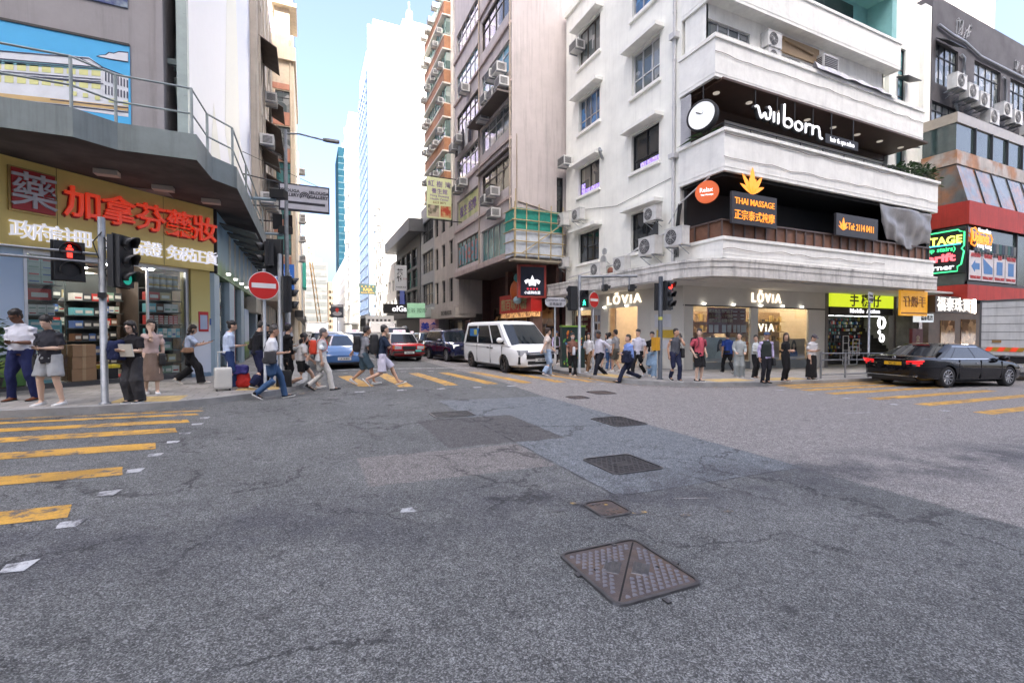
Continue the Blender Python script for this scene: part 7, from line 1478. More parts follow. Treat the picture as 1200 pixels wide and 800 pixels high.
queue(SPORT, 3.2, 41, 'pale car far back in the middle of the queue', wc, 'pale_car'); queue(TAXI, .9, 36, 'red taxi behind the white car in the left lane', None, 'red_taxi'); queue(SUV, 5.6, 48, 'white car at the back of the queue', wc, 'white_suv'); queue(SALOON, 1.4, 47, 'dark car far up the left lane', None, 'dark_car', -90)
# --- lorries -----------------------------------------------------------------------------
def lorry(name, label, boxm, cabm, L_, H, loc, rz, slats=False, rear=False):
    t = thing(name, label, 'lorry', (0, 0, 0), world=False); W2 = 1.18; x0 = -L_/2; xc = L_/2-1.9
    mb = MB(); mb.box(x0, xc-.1, -W2, W2, 1.1, H); bx = mb.build('cargo_box', boxm, t)
    mb = MB()
    for z in frange(1.1, H, .36)[1:-1]: mb.box(x0-.008, x0, -W2+.06, W2-.06, z-.008, z+.008); mb.box(x0+.1, xc-.2, -W2-.008, -W2, z-.01, z+.01); mb.box(x0+.1, xc-.2, W2, W2+.008, z-.01, z+.01)
    if slats:
        for k in range(6): mb.box(x0+.3+k*.75, x0+.85+k*.75, -W2-.02, -W2-.008, H-.9, H-.2); mb.box(xc-.1, xc-.09, -1+.34*k, -.8+.34*k, H-.8, H-.3)
    mb.build('plank_gap', M('plank_gap', (.06, .06, .06), .8), bx)
    mb = MB()
    for a, b in ((-W2, -W2+.07), (W2-.07, W2)): mb.box(x0-.02, x0-.009, a, b, 1.1, H)
    mb.box(x0-.02, x0-.009, -W2, W2, H-.08, H+.01); mb.box(x0-.02, x0-.009, -W2, W2, 1.08, 1.14); mb.build('frame', M('lorry_frame', (.1, .1, .1), .5), bx)
    mb = MB(); mb.box(x0+.1, L_/2-.2, -.45, .45, .55, 1.05); mb.box(x0, x0+.12, -1.1, 1.1, .75, 1.05); mb.build('chassis', trim, t)
    mb = MB(); mb.loft([[V(x, y*W2*.95, z) for y, z in ((-1, .5), (1, .5), (1, 1.5), (.92, zt), (-.92, zt), (-1, 1.5))] for x, zt in ((xc, 2.3), (xc+.3, 2.4), (xc+1.3, 2.35), (xc+1.75, 1.5), (xc+1.85, .9))], 0, False); cb = mb.build('cab', cabm, t)
    mb = MB(); mb.hexa([(xc+1.45, -.98, 1.5), (xc+1.45, .98, 1.5), (xc+1.8, .98, 1.48), (xc+1.8, -.98, 1.48), (xc+1.2, -.9, 2.28), (xc+1.2, .9, 2.28), (xc+1.42, .9, 2.25), (xc+1.42, -.9, 2.25)]); mb.build('windscreen', cglass, cb)
    for sd in (-1, 1): mb = MB(); mb.box(xc+.35, xc+1.2, min(sd*1.06, sd*1.128), max(sd*1.06, sd*1.128), 1.5, 2.2); mb.build('side_window', cglass, cb)
    for wx in (x0+1.2, xc+.9):
        for sd in (-1, 1): wheel(t, wx, sd*1.0, .42, .28, sd, 6, steelrim)
    if rear:
        F = Frame((x0-.01, 0, 0), (-1, 0, 0)); mb = MB()
        for k in range(6): mb.hexa([F.p(-1.0+.2*k, 1.3, .02), F.p(-.8+.2*k, 1.3, .02), F.p(-.8+.2*k, 1.3, .005), F.p(-1.0+.2*k, 1.3, .005), F.p(-.9+.2*k, 1.48, .02), F.p(-.7+.2*k, 1.48, .02), F.p(-.7+.2*k, 1.48, .005), F.p(-.9+.2*k, 1.48, .005)], k % 2)
        mb.build('chevron_board', [M('chevron_red', (.75, .06, .02), .4, emit=.1), M('chevron_amber', (.5, .27, .03), .5)], t)
        mb = MB(); mb.fbox(F, .35, 1.1, 2.12, 2.34, .02, .03); mb.fbox(F, -.75, -.45, 1.68, 1.8, .02, .03); nb_ = mb.build('notice', M('rust_label', (.32, .2, .08), .6), t)
        mb = MB(); mb.fbox(F, .55, 1.15, 1.62, 1.9, .02, .03); mb.build('dark_label', M('dark_label', (.07, .06, .05), .6), t); mb = MB(); mb.fbox(F, -.3, 1.1, .45, .8, -.2, .0); mb.build('bumper', M('lorry_bumper', (.4, .39, .36), .6), t); plate(t, F, .75, .64, .04, 'PX 512', ply, pink_, .6, .2)
        for k in (-1, 1): mb = MB(); mb.fbox(F, k*.9-.1, k*.9+.1, .85, .95, 0, .03); mb.build('tail_lamp', M('dim_red_lamp', (.2, .01, .01), .3), t)
    t.location = loc; t.rotation_euler = (0, 0, rz); return t
gw = M('grey_white_planks', (.66, .66, .63), .6, var=.18, vs=1.3, streak=.25)
lorry('grey_lorry', 'grey planked lorry with a red and amber chevron strip, ahead of the black saloon', gw, paint('lorry_cab_white', (.6, .6, .58)), 7.2, 3.55, (31.2, 8.8, gz(31, 9)), R(-1), rear=True)
lorry('livestock_lorry', 'white slatted lorry queuing behind the red taxi', M('lorry_white', (.62, .62, .6), .6, var=.1), paint('lorry_cab_white', (.6, .6, .58)), 6.4, 2.9, (5.7, 41.5, gz(5, 40)), R(-90), slats=True)
lorry('small_white_lorry', 'small white lorry parked by the left kerb up the street', M('lorry_white', (.62, .62, .6), .6), paint('lorry_cab_white', (.6, .6, .58)), 5.2, 2.5, (1.0, 54, gz(1, 54)), R(-90))
# ================================================================== street furniture
polem = M('galvanised_pole', (.27, .29, .31), .5, .55, var=.25, vs=5, streak=.3); sigblk = M('signal_black', (.018, .019, .021), .45); lens = M('dark_lens', (.03, .03, .032), .15)
sred = M('signal_red', (1, .03, .02), .5, var=0, emit=.8); sgreen = M('signal_green', (.05, 1, .55), .5, var=0, emit=.6)
def dirf(p, ang): return Frame(p, (math.sin(R(ang)), -math.cos(R(ang)), 0))     # ang 0 faces the viewer's cross street (-Y), 90 faces +X
def head(parent, p, ang, n, lit=None, name='signal_head', s=1.):
    """signal head of n hooded lamps centred at p; lit = (index from the top, material, man)"""
    F = dirf(p, ang); h = .3*n*s; mb = MB(); mb.fbox(F, -.17*s, .17*s, -h/2, h/2, -.2*s, 0); mb.fbox(F, -.2*s, .2*s, -h/2-.02, h/2+.02, -.1*s, -.085*s); hd = mb.build(name, sigblk, parent)
    for k in range(n):
        v = h/2-.15*s-.3*s*k; on_ = lit and lit[0] == k
        mb = MB(); mb.lathe(F.p(0, v, 0), [(.105*s, 0), (.105*s, .012)], 18, F.n, 0, False); mb.build('lens', lit[1] if on_ and not lit[2] else lens, hd)
        if on_ and lit[2]:
            mb = MB(); q = lambda a, b: F.p(a*s, v+b*s, .015)
            mb.prism([q(.022*math.cos(t), .075+.022*math.sin(t)) for t in [2*math.pi*i/10 for i in range(10)]], F.n*.006)
            mb.prism([q(*a) for a in (((-.035, .048), (-.05, -.02), (-.03, -.025), (-.03, -.1), (-.004, -.1), (0, -.03), (.004, -.1), (.03, -.1), (.03, -.025), (.05, -.02), (.035, .048)) if lit[1] is sred else ((-.02, .048), (-.06, 0), (-.045, -.01), (-.02, .015), (-.03, -.03), (-.06, -.1), (-.035, -.1), (0, -.04), (.04, -.1), (.06, -.09), (.025, -.02), (.02, .015), (.05, -.01), (.06, 0), (.025, .048)))][::-1], F.n*.006); mb.build('lit_figure', lit[1], hd)
        mb = MB(); n_ = 14; vs_ = []
        for j, (d, r) in enumerate(((0, .125*s), (.2*s, .13*s))):
            for i in range(n_+1): a = R(-20)+R(220)*i/n_; vs_.append(F.p(r*math.cos(a), v+r*math.sin(a), d*(.55+.45*max(0, math.sin(a)))))
        mb.add(vs_, [(i, i+1, n_+2+i, n_+1+i) for i in range(n_)], 0, True); hood = mb.build('hood', sigblk, hd); so = hood.modifiers.new('s', 'SOLIDIFY'); so.thickness = .008
    return hd
def pole(t, x, y, z1, r, m=polem, name='pole'):
    z = pz(x, y); mb = MB(); mb.lathe((x, y, z), [(r*1.6, 0), (r*1.6, .02), (r, .03), (r, z1-z), (r*.9, z1-z+.02)], 14); return mb.build(name, m, t)
x, y = -3.48, 10.92; t = thing('traffic_signal', 'grey steel signal post with a red standing man lit, in front of the pharmacy', 'traffic light', (x, y, pz(x, y))); po = pole(t, x, y, 3.66, .058)
head(t, V(x-.42, y-.12, 2.83), 30, 2, (0, sred, True), s=1.15); head(t, V(x+.36, y+.02, 2.88), 72, 3, (2, M('dim_green', (.02, .35, .25), .5, emit=.12), False), s=1.08)
mb = MB()
for dz in (2.75, 2.98): mb.tube([(x, y, dz), (x-.42, y-.1, dz)], .018, 0, 6)
for dz in (2.6, 3.12): mb.tube([(x, y, dz), (x+.36, y+.02, dz)], .018, 0, 6)
mb.box(x-.05, x+.07, y-.09, y-.05, 2.18, 2.28); mb.lathe((x, y, 2.2), [(.068, 0), (.068, .06)], 12); mb.tube([(x+.05, y-.05, 3.3), (x+.16, y-.06, 3.1), (x+.16, y-.06, 2.8), (x+.05, y-.05, 2.7)], .012, 0, 6); mb.tube([(x+.02, y-.06, 3.4), (x-.1, y-.09, 3.2), (x-.02, y-.08, 2.9)], .01, 0, 6); mb.build('fitting', sigblk, t)
mb = MB()
for dz in (2.83, 2.99): mb.tube([(x, y, dz), (x-1.35, y-.62, dz-.0)], .024, 0, 8)
mb.build('arm', polem, t); mb = MB(); e = V(x-1.66, y-.76, 2.9); mb.lathe(e, [(.1, 0), (.09, .1), (.07, .32)], 12, (1, .46, 0)); ed = mb.build('detector', sigblk, t); mb = MB(); mb.lathe(e+V(.02, .0, -.06), [(.05, 0), (.05, .2)], 8, (1, .46, 0)); mb.build('detector_glow', M('detector_red', (.6, .02, .02), .4, emit=.3), ed)
def no_entry(px, py, z, r, label):
    p = at(px, py); t = thing('no_entry_sign', label, 'road sign', p); pole(t, p.x, p.y, z+r+.05, .038, polem); F = dirf(V(p.x, p.y-.06, z), 18)
    mb = MB(); mb.lathe(F.p(0, 0, -.012), [(r, 0), (r, .012)], 36, F.n, 0, False); d = mb.build('disc', M('sign_edge_white', (.6, .6, .6), .5), t); mb = MB(); mb.lathe(F.p(0, 0, .001), [(r*.95, 0), (r*.95, .003)], 36, F.n, 0, False); mb.build('red_face', M('no_entry_red', (.52, .018, .014), .4, var=.08), d)
    mb = MB(); mb.fbox(F, -r*.78, r*.78, -r*.17, r*.17, .004, .008); mb.build('white_bar', M('sign_white', (.7, .7, .7), .4), d)
no_entry(311, 457, 2.64, .335, 'large red no entry sign on a post at the left corner, by the waiting pedestrians')
no_entry(695, 433, 2.9, .335, 'red no entry sign on a post in front of the beige jewellery shop')
p = V(-.62, 13.0, pz(-.62, 13)); t = thing('traffic_signal', 'signal post with black heads half hidden behind the left no entry sign', 'traffic light', p); pole(t, p.x, p.y, 3.5, .055); head(t, p+V(.25, -.1, 2.35), 100, 3); head(t, p+V(-.35, 0, 3.35), -80, 2); head(t, p+V(-.1, .25, 3.3), 170, 3)
p = V(-.45, 14.4, pz(-.45, 14.4)); t = thing('sign_post', 'plain thin grey post behind the left corner signals', 'post', p); pole(t, p.x, p.y, 3.2, .03)
x, y = -.75, 21.5; t = thing('street_lamp', 'tall grey street lamp whose arm reaches right over the traffic', 'street lamp', (x, y, pz(x, y))); mb = MB(); mb.tube([(x, y, pz(x, y)), (x, y, 3.2)], .11, 0, 12); mb.tube([(x, y, 3.2), (x, y, 10.0)], [.085, .06], 0, 12); mb.lathe((x, y, 3.05), [(.16, 0), (.18, .3), (.12, .45)], 12); mb.build('pole', polem, t)
mb = MB(); mb.tube([(x, y, 9.85), (x+.5, y, 9.93), (x+1.6, y, 9.82)], .04, 0, 8); mb.build('arm', polem, t); mb = MB(); mb.loft([[V(x+a, y+b*w_, 9.8+c) for b, c in ((-.13, 0), (.13, 0), (.1, .1), (-.1, .1))] for a, w_ in ((1.45, .5), (1.6, 1), (2.05, 1), (2.12, .6))], 0, False); mb.build('lamp_head', M('lamp_grey', (.12, .125, .13), .5), t)
mb = MB()
for z in (.9, 1.2, 1.5): mb.lathe((x, y, z+.2), [(.113, 0), (.113, .22)], 12, Z, 0, True, False)
mb.build('sticker', M('violet_sticker', (.2, .1, .32), .6, c2=(.5, .45, .5), vs=6), t)
F = Frame((-1.15, 24, 0), (0, -1, 0)); t = thing('gallery_sign', 'long white gallery signboard in a dark frame hung over the left pavement', 'sign', (0, 24, 7.2)); mb = MB(); mb.fbox(F, 0, 2.2, 7.25, 8.5, -.1, .1); mb.build('frame', M('navy_frame', (.03, .035, .05), .5), t); mb = MB(); mb.fbox(F, .06, 2.14, 7.32, 8.43, .1, .11); pn = mb.build('panel', M('white_panel', (.5, .5, .55), .5), t)
ik = M('sign_ink', (.03, .03, .04), .5); text('SELOUGA\nGALLERY', .2, F, .45, 8.1, .11, ik, pn, bold=.02); text('SELOUGA\nGALLERY', .2, F, 1.72, 8.1, .11, ik, pn, bold=.02)
mb = MB(); 
for r in (.2, .13, .06): mb.tube([F.p(1.1+r*math.cos(a), 7.95+r*math.sin(a), .115) for a in [R(-30+240*i/14) for i in range(15)]], .022, 0, 5)
mb.fbox(F, .25, 2.0, 7.56, 7.68, .11, .116); mb.build('emblem', ik, pn); mb = MB(); mb.tube([(-1.1, 24, 8.5), (-2.6, 24, 8.7)], .03); mb.tube([(.6, 24, 8.5), (-2.6, 24, 9.7)], .012); mb.tube([(-1.1, 24, 7.4), (-2.6, 24, 7.3)], .03); mb.build('hanger', dkgrey, t)
F = Frame((-1.45, 24.6, 0), (0, -1, 0)); t = thing('black_box_sign', 'small black signboard in two panels under the gallery sign', 'sign', (-1, 24.6, 6.4)); mb = MB(); mb.fbox(F, 0, .42, 6.45, 7.15, -.1, .1); mb.fbox(F, .46, .85, 6.45, 7.15, -.1, .1); mb.tube([F.p(0, 6.8, 0), F.p(-1.2, 6.8, 0)], .03); mb.build('shelf_unit', black, t)
F = Frame((-1.55, 27, 0), (0, -1, 0)); t = thing('blue_sign', 'blue lightbox sign beneath the salmon bands', 'sign', (-1, 27, 3.6)); mb = MB(); mb.fbox(F, 0, .95, 3.75, 5.1, -.1, .1); mb.build('board', M('blue_board', (.04, .16, .55), .5, emit=.05), t); text('酒店\nHOTEL', .28, F, .48, 4.6, .1, wl, t)
def flood(p, label):
    t = thing('floodlight', label, 'lamp', p); mb = MB(); mb.tube([p+V(-1.0, 0, -.08), p+V(0, 0, -.05)], .06, 0, 8); mb.build('arm', M('pale_blue_arm', (.25, .33, .38), .5), t); mb = MB(); mb.fbox(dirf(p, 70), -.2, .2, .0, .3, -.15, .35); mb.build('lamp_head', black, t); mb = MB(); mb.tube([p, p+V(-.1, 0, .25), p+V(.1, 0, .35)], .04, 0, 6); mb.build('yoke', acw, t)
flood(V(-1.0, 19.0, 6.45), 'black floodlight on a pale blue arm beside the white hoarding'); flood(V(-.95, 23.2, 6.0), 'black floodlight on an arm just below the gallery sign')
# right corner
x, y = 9.62, 15.0; t = thing('traffic_signal', 'signal post with a lit green walking man and a long overhead arm', 'traffic light', (x, y, pz(x, y))); pole(t, x, y, 3.7, .06); head(t, V(x+.13, y-.12, 2.82), -15, 2, (1, sgreen, True), s=1.05); head(t, V(x-.33, y+.1, 2.82), 190, 3, s=1.0)
mb = MB(); mb.tube([(x, y, 3.66), (x+1.2, y-.35, 3.7), (x+2.2, y-.7, 3.72)], .05, 0, 8); mb.tube([(x+.9, y-.27, 3.7), (x+.9, y-.27, 3.2)], .03); mb.tube([(x+1.9, y-.6, 3.7), (x+1.9, y-.6, 3.2)], .03); mb.build('arm', polem, t)
for dx, dy in ((1.05, -.3), (2.05, -.65)): head(t, V(x+dx, y+dy, 3.25), 80, 1, s=.8)
x, y = 11.1, 12.2; dk = M('dark_blue_pole', (.05, .06, .075), .5, .3, var=.2); t = thing('traffic_signal', 'dark post with a glowing red traffic light at the right street corner', 'traffic light', (x, y, pz(x, y))); pole(t, x, y, 3.42, .075, dk); head(t, V(x+.34, y-.1, 2.8), 15, 3, (0, sred, False), s=1.08); head(t, V(x+.12, y+.18, 2.75), 150, 3, s=1.0)
mb = MB(); mb.box(x-.3, x-.1, y-.1, y+.1, .9, 1.35); mb.build('push_button', M('button_yellow', (.6, .3, .02), .5), t); mb = MB(); mb.lathe((x, y, 1.95), [(.078, 0), (.078, .1)], 12, Z, 0, True, False); mb.build('sticker', M('yellow_sticker', (.5, .5, .1), .6), t)
def nameplate(p, z, w_, l1, l2, label, dirs=-4):
    t = thing('street_name_sign', label, 'street sign', p); pole(t, p.x, p.y, z+.35, .04); F = dirf(V(p.x, p.y-.06, z), dirs); mb = MB(); c = .12; h = .42
    mb.prism([F.p(a, b, 0) for a, b in ((-w_/2+c, 0), (-w_/2, c), (-w_/2, h-c), (-w_/2+c, h), (w_/2-c, h), (w_/2, h-c), (w_/2, c), (w_/2-c, 0))][::-1], -F.n*.02); pl = mb.build('plate', M('plate_grey', (.42, .43, .46), .5), t); text(l1, .15, F, 0, .25, 0, ik, pl, ext=.004); text(l2, .15, F, 0, .07, 0, ik, pl, ext=.004)
nameplate(V(9.9, 17.4, pz(9.9, 17.4)), 2.62, .95, 'Cameron Lane', '金馬倫里', 'grey street name plate on a thin post left of the green walking man', -10)
nameplate(V(21, 11.0, pz(21, 11)), 2.72, 1.15, 'Cameron Road', '24-32 金馬倫道', 'grey Cameron Road street plate on a post in front of the lime sign', 20)
t = thing('guard_rail', 'grey pedestrian guard rail along the right kerb behind the black sedan', 'railing', (18, 10.75, pz(18, 10.75))); gm = M('grey_rail_paint', (.2, .21, .22), .5, .3)
for xx in frange(17.6, 29.6, 1.5): mb = MB(); mb.tube([(xx, 10.8, pz(xx, 10.8)), (xx, 10.8, pz(xx, 10.8)+1.0)], .038, 0, 8); mb.build('post', gm, t)
mb = MB()
for h in (.15, .95, .7): mb.tube([(17.6, 10.8, pz(17.6, 10)+h), (29.6, 10.8, pz(29.6, 10)+h)], .025, 0, 6)
for xx in frange(18.0, 29.4, .75): mb.tube([(xx, 10.8, pz(xx, 10)+.7), (xx, 10.8, pz(xx, 10)+.95)], .012, 0, 5)
mb.build('rail', gm, t)
F = Frame((10.5, 17.8, 0), V(-.35, -1, 0)); t = thing('cable_cabinet', 'dark kiosk box painted with a bright leafy flower picture, on the right pavement', 'utility box', (10.9, 17.8, pz(10.9, 17.8))); mb = MB(); mb.fbox(F, 0, 1.05, -.15, 1.75, -.5, 0); mb.build('body', M('painted_cabinet', (.012, .03, .028), .5), t); mb = MB(); mb.fbox(F, -.03, 1.08, 1.75, 1.82, -.53, .03); mb.build('lid', M('lime_lid', (.18, .32, .05), .5), t)
mb = MB(); rg = random.Random(31)
for k in range(46):
    a, b, s_ = rg.uniform(.08, .9), rg.uniform(.0, 1.55), rg.uniform(.03, .12); an = rg.uniform(0, 6.28); mb.prism([F.p(a+s_*(math.cos(an)*math.cos(q)-.45*math.sin(an)*math.sin(q)), b+s_*(math.sin(an)*math.cos(q)+.45*math.cos(an)*math.sin(q)), .0) for q in [2*math.pi*i/8 for i in range(8)]], F.n*(.004+.0005*k), rg.choice((0, 0, 0, 1, 2, 3, 4)))
mb.build('painted_flowers', [M('art_green', (.08, .28, .05), .5), M('art_orange', (.5, .16, .02), .5), M('art_yellow', (.5, .4, .05), .5), M('art_blue', (.06, .15, .3), .5), M('art_red', (.35, .03, .03), .5)], t)
F = Frame((2.75, 62, 0), (0, -1, 0)); t = thing('map_pin_sign', 'dark sign with a red map pin on a white oval above the far traffic', 'sign', (3.5, 62, 3)); mb = MB(); mb.fbox(F, 0, 1.5, 3.3, 4.95, -.1, .1); mb.build('board', M('navy_frame', (.03, .035, .05), .5), t); mb = MB(); mb.prism([F.p(.75+.55*math.cos(a), 3.8+.28*math.sin(a), .1) for a in [2*math.pi*i/20 for i in range(20)]], F.n*.02, 0); mb.fbox(F, .08, 1.42, 4.65, 4.88, .1, .13, 0); mb.prism([F.p(.75+a*.52, 3.85+b*.52, .12) for a, b in ((0, 0), (.42, .8), (.35, 1.15), (0, 1.3), (-.35, 1.15), (-.42, .8))], F.n*.03, 1); mb.build('pin', [M('pin_white', (.3, .3, .32), .6), M('pin_red', (.45, .03, .02), .5)], t); pole(t, 3.5, 62, 3.35, .06)
mb = MB(); p = V(-5.9, 12.6, pz(-6, 12.6)); t = thing('potted_plant', 'bushy potted plant at the left edge, behind the man in the white shirt', 'plant', p); rg = random.Random(12); leafy(mb, p+V(0, 0, 1.0), (.45, .4, .6), 420, .14, rg); leafy(mb, p+V(-.2, 0, .7), (.4, .4, .5), 200, .14, rg); mb.build('foliage', leafm, t); mb = MB(); mb.lathe(p, [(.2, 0), (.27, .35), (.29, .36), (.25, .36), (.24, .3)], 14); mb.build('pot', M('dark_pot', (.05, .045, .04), .7), t)
# ================================================================== people
skins = [M('skin_%s' % n_, c, .5, var=.04, spec=.3) for n_, c in (('fair', (.56, .36, .26)), ('tan', (.46, .27, .18)), ('brown', (.16, .08, .05)), ('light', (.6, .42, .32)))]
eyem = M('eye_dark', (.02, .015, .012), .3); lipm = M('lip', (.4, .15, .12), .5); solem = M('sole_white', (.6, .6, .58), .6)
def cloth(n_, c, **k): return M(n_, c, .85, var=.12, vs=6, bump=.15, bs=300, spec=.2, **k)
def hairm(c): return M('hair_%d%d%d' % tuple(int(q*1000) for q in c), c, .45, var=.4, vs=18, bump=.5, bs=60)
BLK, NAVY, WHT = (.016, .016, .018), (.018, .028, .075), (.66, .67, .69)
def remesh(mb, name, mats, vox, it=2, disp=0., seed=0, fq=9.):
    me = mb.mesh(name, mats); o = bpy.data.objects.new(name, me); col.objects.link(o)
    a = o.modifiers.new('r', 'REMESH'); a.mode = 'VOXEL'; a.voxel_size = vox; b = o.modifiers.new('s', 'SMOOTH'); b.iterations = it; b.factor = .5
    bpy.context.view_layer.update(); r = bpy.data.meshes.new_from_object(o.evaluated_get(bpy.context.evaluated_depsgraph_get())); bpy.data.objects.remove(o); bpy.data.meshes.remove(me)
    if disp:
        ns = [v.normal.copy() for v in r.vertices]
        for v, n_ in zip(r.vertices, ns):
            q = v.co; k = mnoise.noise((q.x*fq+seed, q.y*fq, q.z*fq*.55+seed))+.5*mnoise.noise((q.x*fq*2.3, q.y*fq*2.3+seed, q.z*fq*1.4+q.x*6)); v.co = q+n_*disp*k
    for p in r.polygons: p.use_smooth = True
    r.name = name; return r
def ik(a, b, l1, l2, pole):
    d = b-a; L_ = max(.05, min(d.length, (l1+l2)*.995)); d.normalize(); b = a+d*L_; x = (l1*l1-l2*l2+L_*L_)/(2*L_); h = math.sqrt(max(0, l1*l1-x*x)); p = (pole-d*pole.dot(d)).normalized(); return a+d*x+p*h, b
ARMS = dict(hang=(.06, .03, -.52), phone=(-.12, .2, -.27), phone_hi=(-.1, .23, -.17), swf=(.03, .3, -.4), swb=(.06, -.27, -.43), face=(-.11, .17, .13), cross=(-.2, .15, -.27), carry=(-.08, .26, -.26), point=(-.05, .42, -.12), strap=(-.04, .14, .0), pull=(.1, -.12, -.5), front=(.0, .24, -.4), ear=(-.04, .1, .03), pocket=(.05, .05, -.46))
FEET = dict(stand=((-.1, .1, 0), (.1, .12, 0)), walk=((-.07, .42, -8), (.08, -.18, 32)), walk2=((-.08, -.18, 32), (.07, .42, -8)), stride=((-.07, .58, -14), (.08, -.3, 48)), step=((-.09, .26, 0), (.09, .0, 16)), wide=((-.17, .1, 0), (.17, .14, 0)))
PEOPLE = {}
def person(key, label, pos, rz, H=1.7, skin=0, hair=('short', (.012, .01, .01)), top=('tee', WHT), bot=('trousers', BLK), shoe=BLK, feet='stand', arms=('hang', 'hang'), head=(0, 0), lean=3, fem=False, fat=1., seed=0, soles=True, mask=False, glasses=False, hem=.84, btm=None, sandal=False):
    t = thing('person', label, 'person', pos, world=False); t.rotation_euler = (0, 0, R(rz)); k = H/1.72; sk = skins[skin]; sh_ = .158 if fem else .185; hw_ = .085
    wx = (.128 if fem else .145)*fat; ft = []
    for (x, y, p) in FEET[feet]:
        c, s = math.cos(R(p)), math.sin(R(p)); ft.append((V(x, y-.14*c+(.03*s if p > 0 else 0), .085+(.15*s if p > 0 else 0)), p))
    hz = .9
    for sg_, (a, p) in zip((-1, 1), ft): d2 = (a.x-sg_*hw_)**2+(a.y)**2; hz = min(hz, a.z+math.sqrt(max(.1, .815**2-d2)))
    dz = hz-.9; L_ = R(lean); up = V(0, math.sin(L_), math.cos(L_)); fwd = V(0, math.cos(L_), -math.sin(L_)); pel = V(0, 0, hz+.06)
    T = lambda z, x=0, y=0: pel+up*(z-.96)+V(x, 0, 0)+fwd*y
    legs = []
    for sg_, (a, p) in zip((-1, 1), ft): h = V(sg_*hw_, 0, hz); kn, an = ik(h, a, .425, .4, V(sg_*.1, 1, .1)); legs.append((h, kn, an, p))
    ar = []
    for sg_, nm in zip((-1, 1), arms):
        s_ = T(1.375, sg_*sh_); q = ARMS[nm] if isinstance(nm, str) else nm; w_ = s_+V(q[0]*sg_, 0, 0)+fwd*q[1]+up*q[2]; el, w_ = ik(s_, w_, .285, .25, V(sg_*.55, -.9, -.7)); ar.append((s_, el, w_))
    # body: one continuous surface
    mb = MB(); f = fat
    mb.tube([T(.86), T(.96), T(1.08), T(1.22), T(1.32), T(1.39), T(1.455)], [(.14*f, .1*f), (.15*f, .11*f), (wx*.93, .1*f), (wx*1.04, .1*f), (sh_*.76, .09), (sh_*.5, .065), (.052, .052)], 0, 16)
    hm = Matrix.Rotation(R(-head[0]), 3, 'X'); hm = Matrix.Rotation(R(head[1]), 3, 'Z') @ hm; nb = T(1.45, 0, .0); hc = nb+hm @ V(0, .025, .15)
    HH = lambda x, y, z: hc+hm @ V(x, y, z)
    mb.tube([T(1.40), nb, HH(0, -.01, -.06)], [.066, .055, .052], 0, 12)
    def ell(c, r, n=14, m_=10, mi=0, tgt=None):
        q = MB(); q.sphere((0, 0, 0), r, mi, n, m_); (tgt or mb).add([hc+hm @ (V(*c)+v) for v in q.v], q.f, mi, True)
    ell((0, -.012, .03), (.076, .095, .098)); ell((0, .022, -.04), (.06, .066, .078)); ell((0, .05, -.088), (.034, .03, .028)); ell((0, .094, -.015), (.013, .02, .03)); ell((0, .1, -.03), (.018, .015, .013)); ell((0, .08, .03), (.05, .016, .014)); ell((0, .078, -.062), (.028, .018, .014))
    for sg_ in (-1, 1): ell((sg_*.078, -.005, -.01), (.012, .022, .034))
    for sg_, (s_, el, w_) in zip((-1, 1), ar): mb.tube([T(1.33, sg_*sh_*.35), T(1.345, sg_*sh_*.76), s_.lerp(el, .12), s_.lerp(el, .5), el, el.lerp(w_, .3), w_], [.036, .042, .047*f**.4, .047*f**.5, .04, .041, .027], 0, 12)
    for h, kn, an, p in legs: mb.tube([h+V(0, 0, .06), h.lerp(kn, .2), h.lerp(kn, .6), kn, kn.lerp(an, .3)-V(0, .012, 0), kn.lerp(an, .7), an], [.09*f, .088*f, .068*f, .053, .057, .042, .036], 0, 12)
    for a, p in [(l[2], l[3]) for l in legs]: m_ = Matrix.Rotation(R(-p), 3, 'X'); mb.tube([a+V(0, 0, .02), a+m_ @ V(0, .03, -.04), a+m_ @ V(0, .13, -.06)], [.036, .034, .028], 0, 10)
    for i in range(len(mb.v)): mb.v[i] = mb.v[i]*k
    me = remesh(mb, 'body', [sk, eyem, lipm], .0125*k, 2)
    ex = MB()                           # hands with five fingers, eyes, mouth
    hands = []
    for sg_, (s_, el, w_), nm in zip((-1, 1), ar, arms):
        d = (w_-el).normalized(); bent = nm in ('phone', 'phone_hi', 'carry', 'front', 'face', 'ear', 'strap', 'point'); inw = V(-sg_, 0, 0); pn = (inw-d*inw.dot(d)).normalized(); sd = d.cross(pn).normalized()
        if sd.dot(fwd) < 0: sd = -sd
        if bent: pn, sd = (up-d*up.dot(d)).normalized(), (V(-sg_, 0, 0)-d*d.dot(V(-sg_, 0, 0))).normalized()
        pc = w_+d*.085; rings = []
        for tt, wd_, th in ((-.03, .024, .022), (.01, .03, .02), (.05, .041, .016), (.09, .042, .014), (.098, .03, .008)): rings.append([w_+d*tt+sd*wd_*math.cos(a)+pn*th*math.sin(a) for a in [2*math.pi*i/12 for i in range(12)]])
        ex.loft(rings, 0, True)
        for i, (off, ln) in enumerate(((.031, .07), (.011, .08), (-.01, .074), (-.03, .058))):
            b = w_+d*.088+sd*off; c1 = .5 if not bent else .75; pts = [b, b+(d+pn*c1*.35).normalized()*ln*.45]; pts.append(pts[1]+(d+pn*c1*1.2).normalized()*ln*.33); pts.append(pts[2]+(d*.6+pn*c1*1.8).normalized()*ln*.25); ex.tube(pts, [.0095, .009, .008, .0065], 0, 6)
        b = w_+d*.03+sd*.03; ex.tube([b, b+(d*.6+sd*.8+pn*.2)*.03, b+(d*.85+sd*.65+pn*.45)*.062], [.011, .01, .008], 0, 6); hands.append((pc+pn*.03, d, pn, sd))
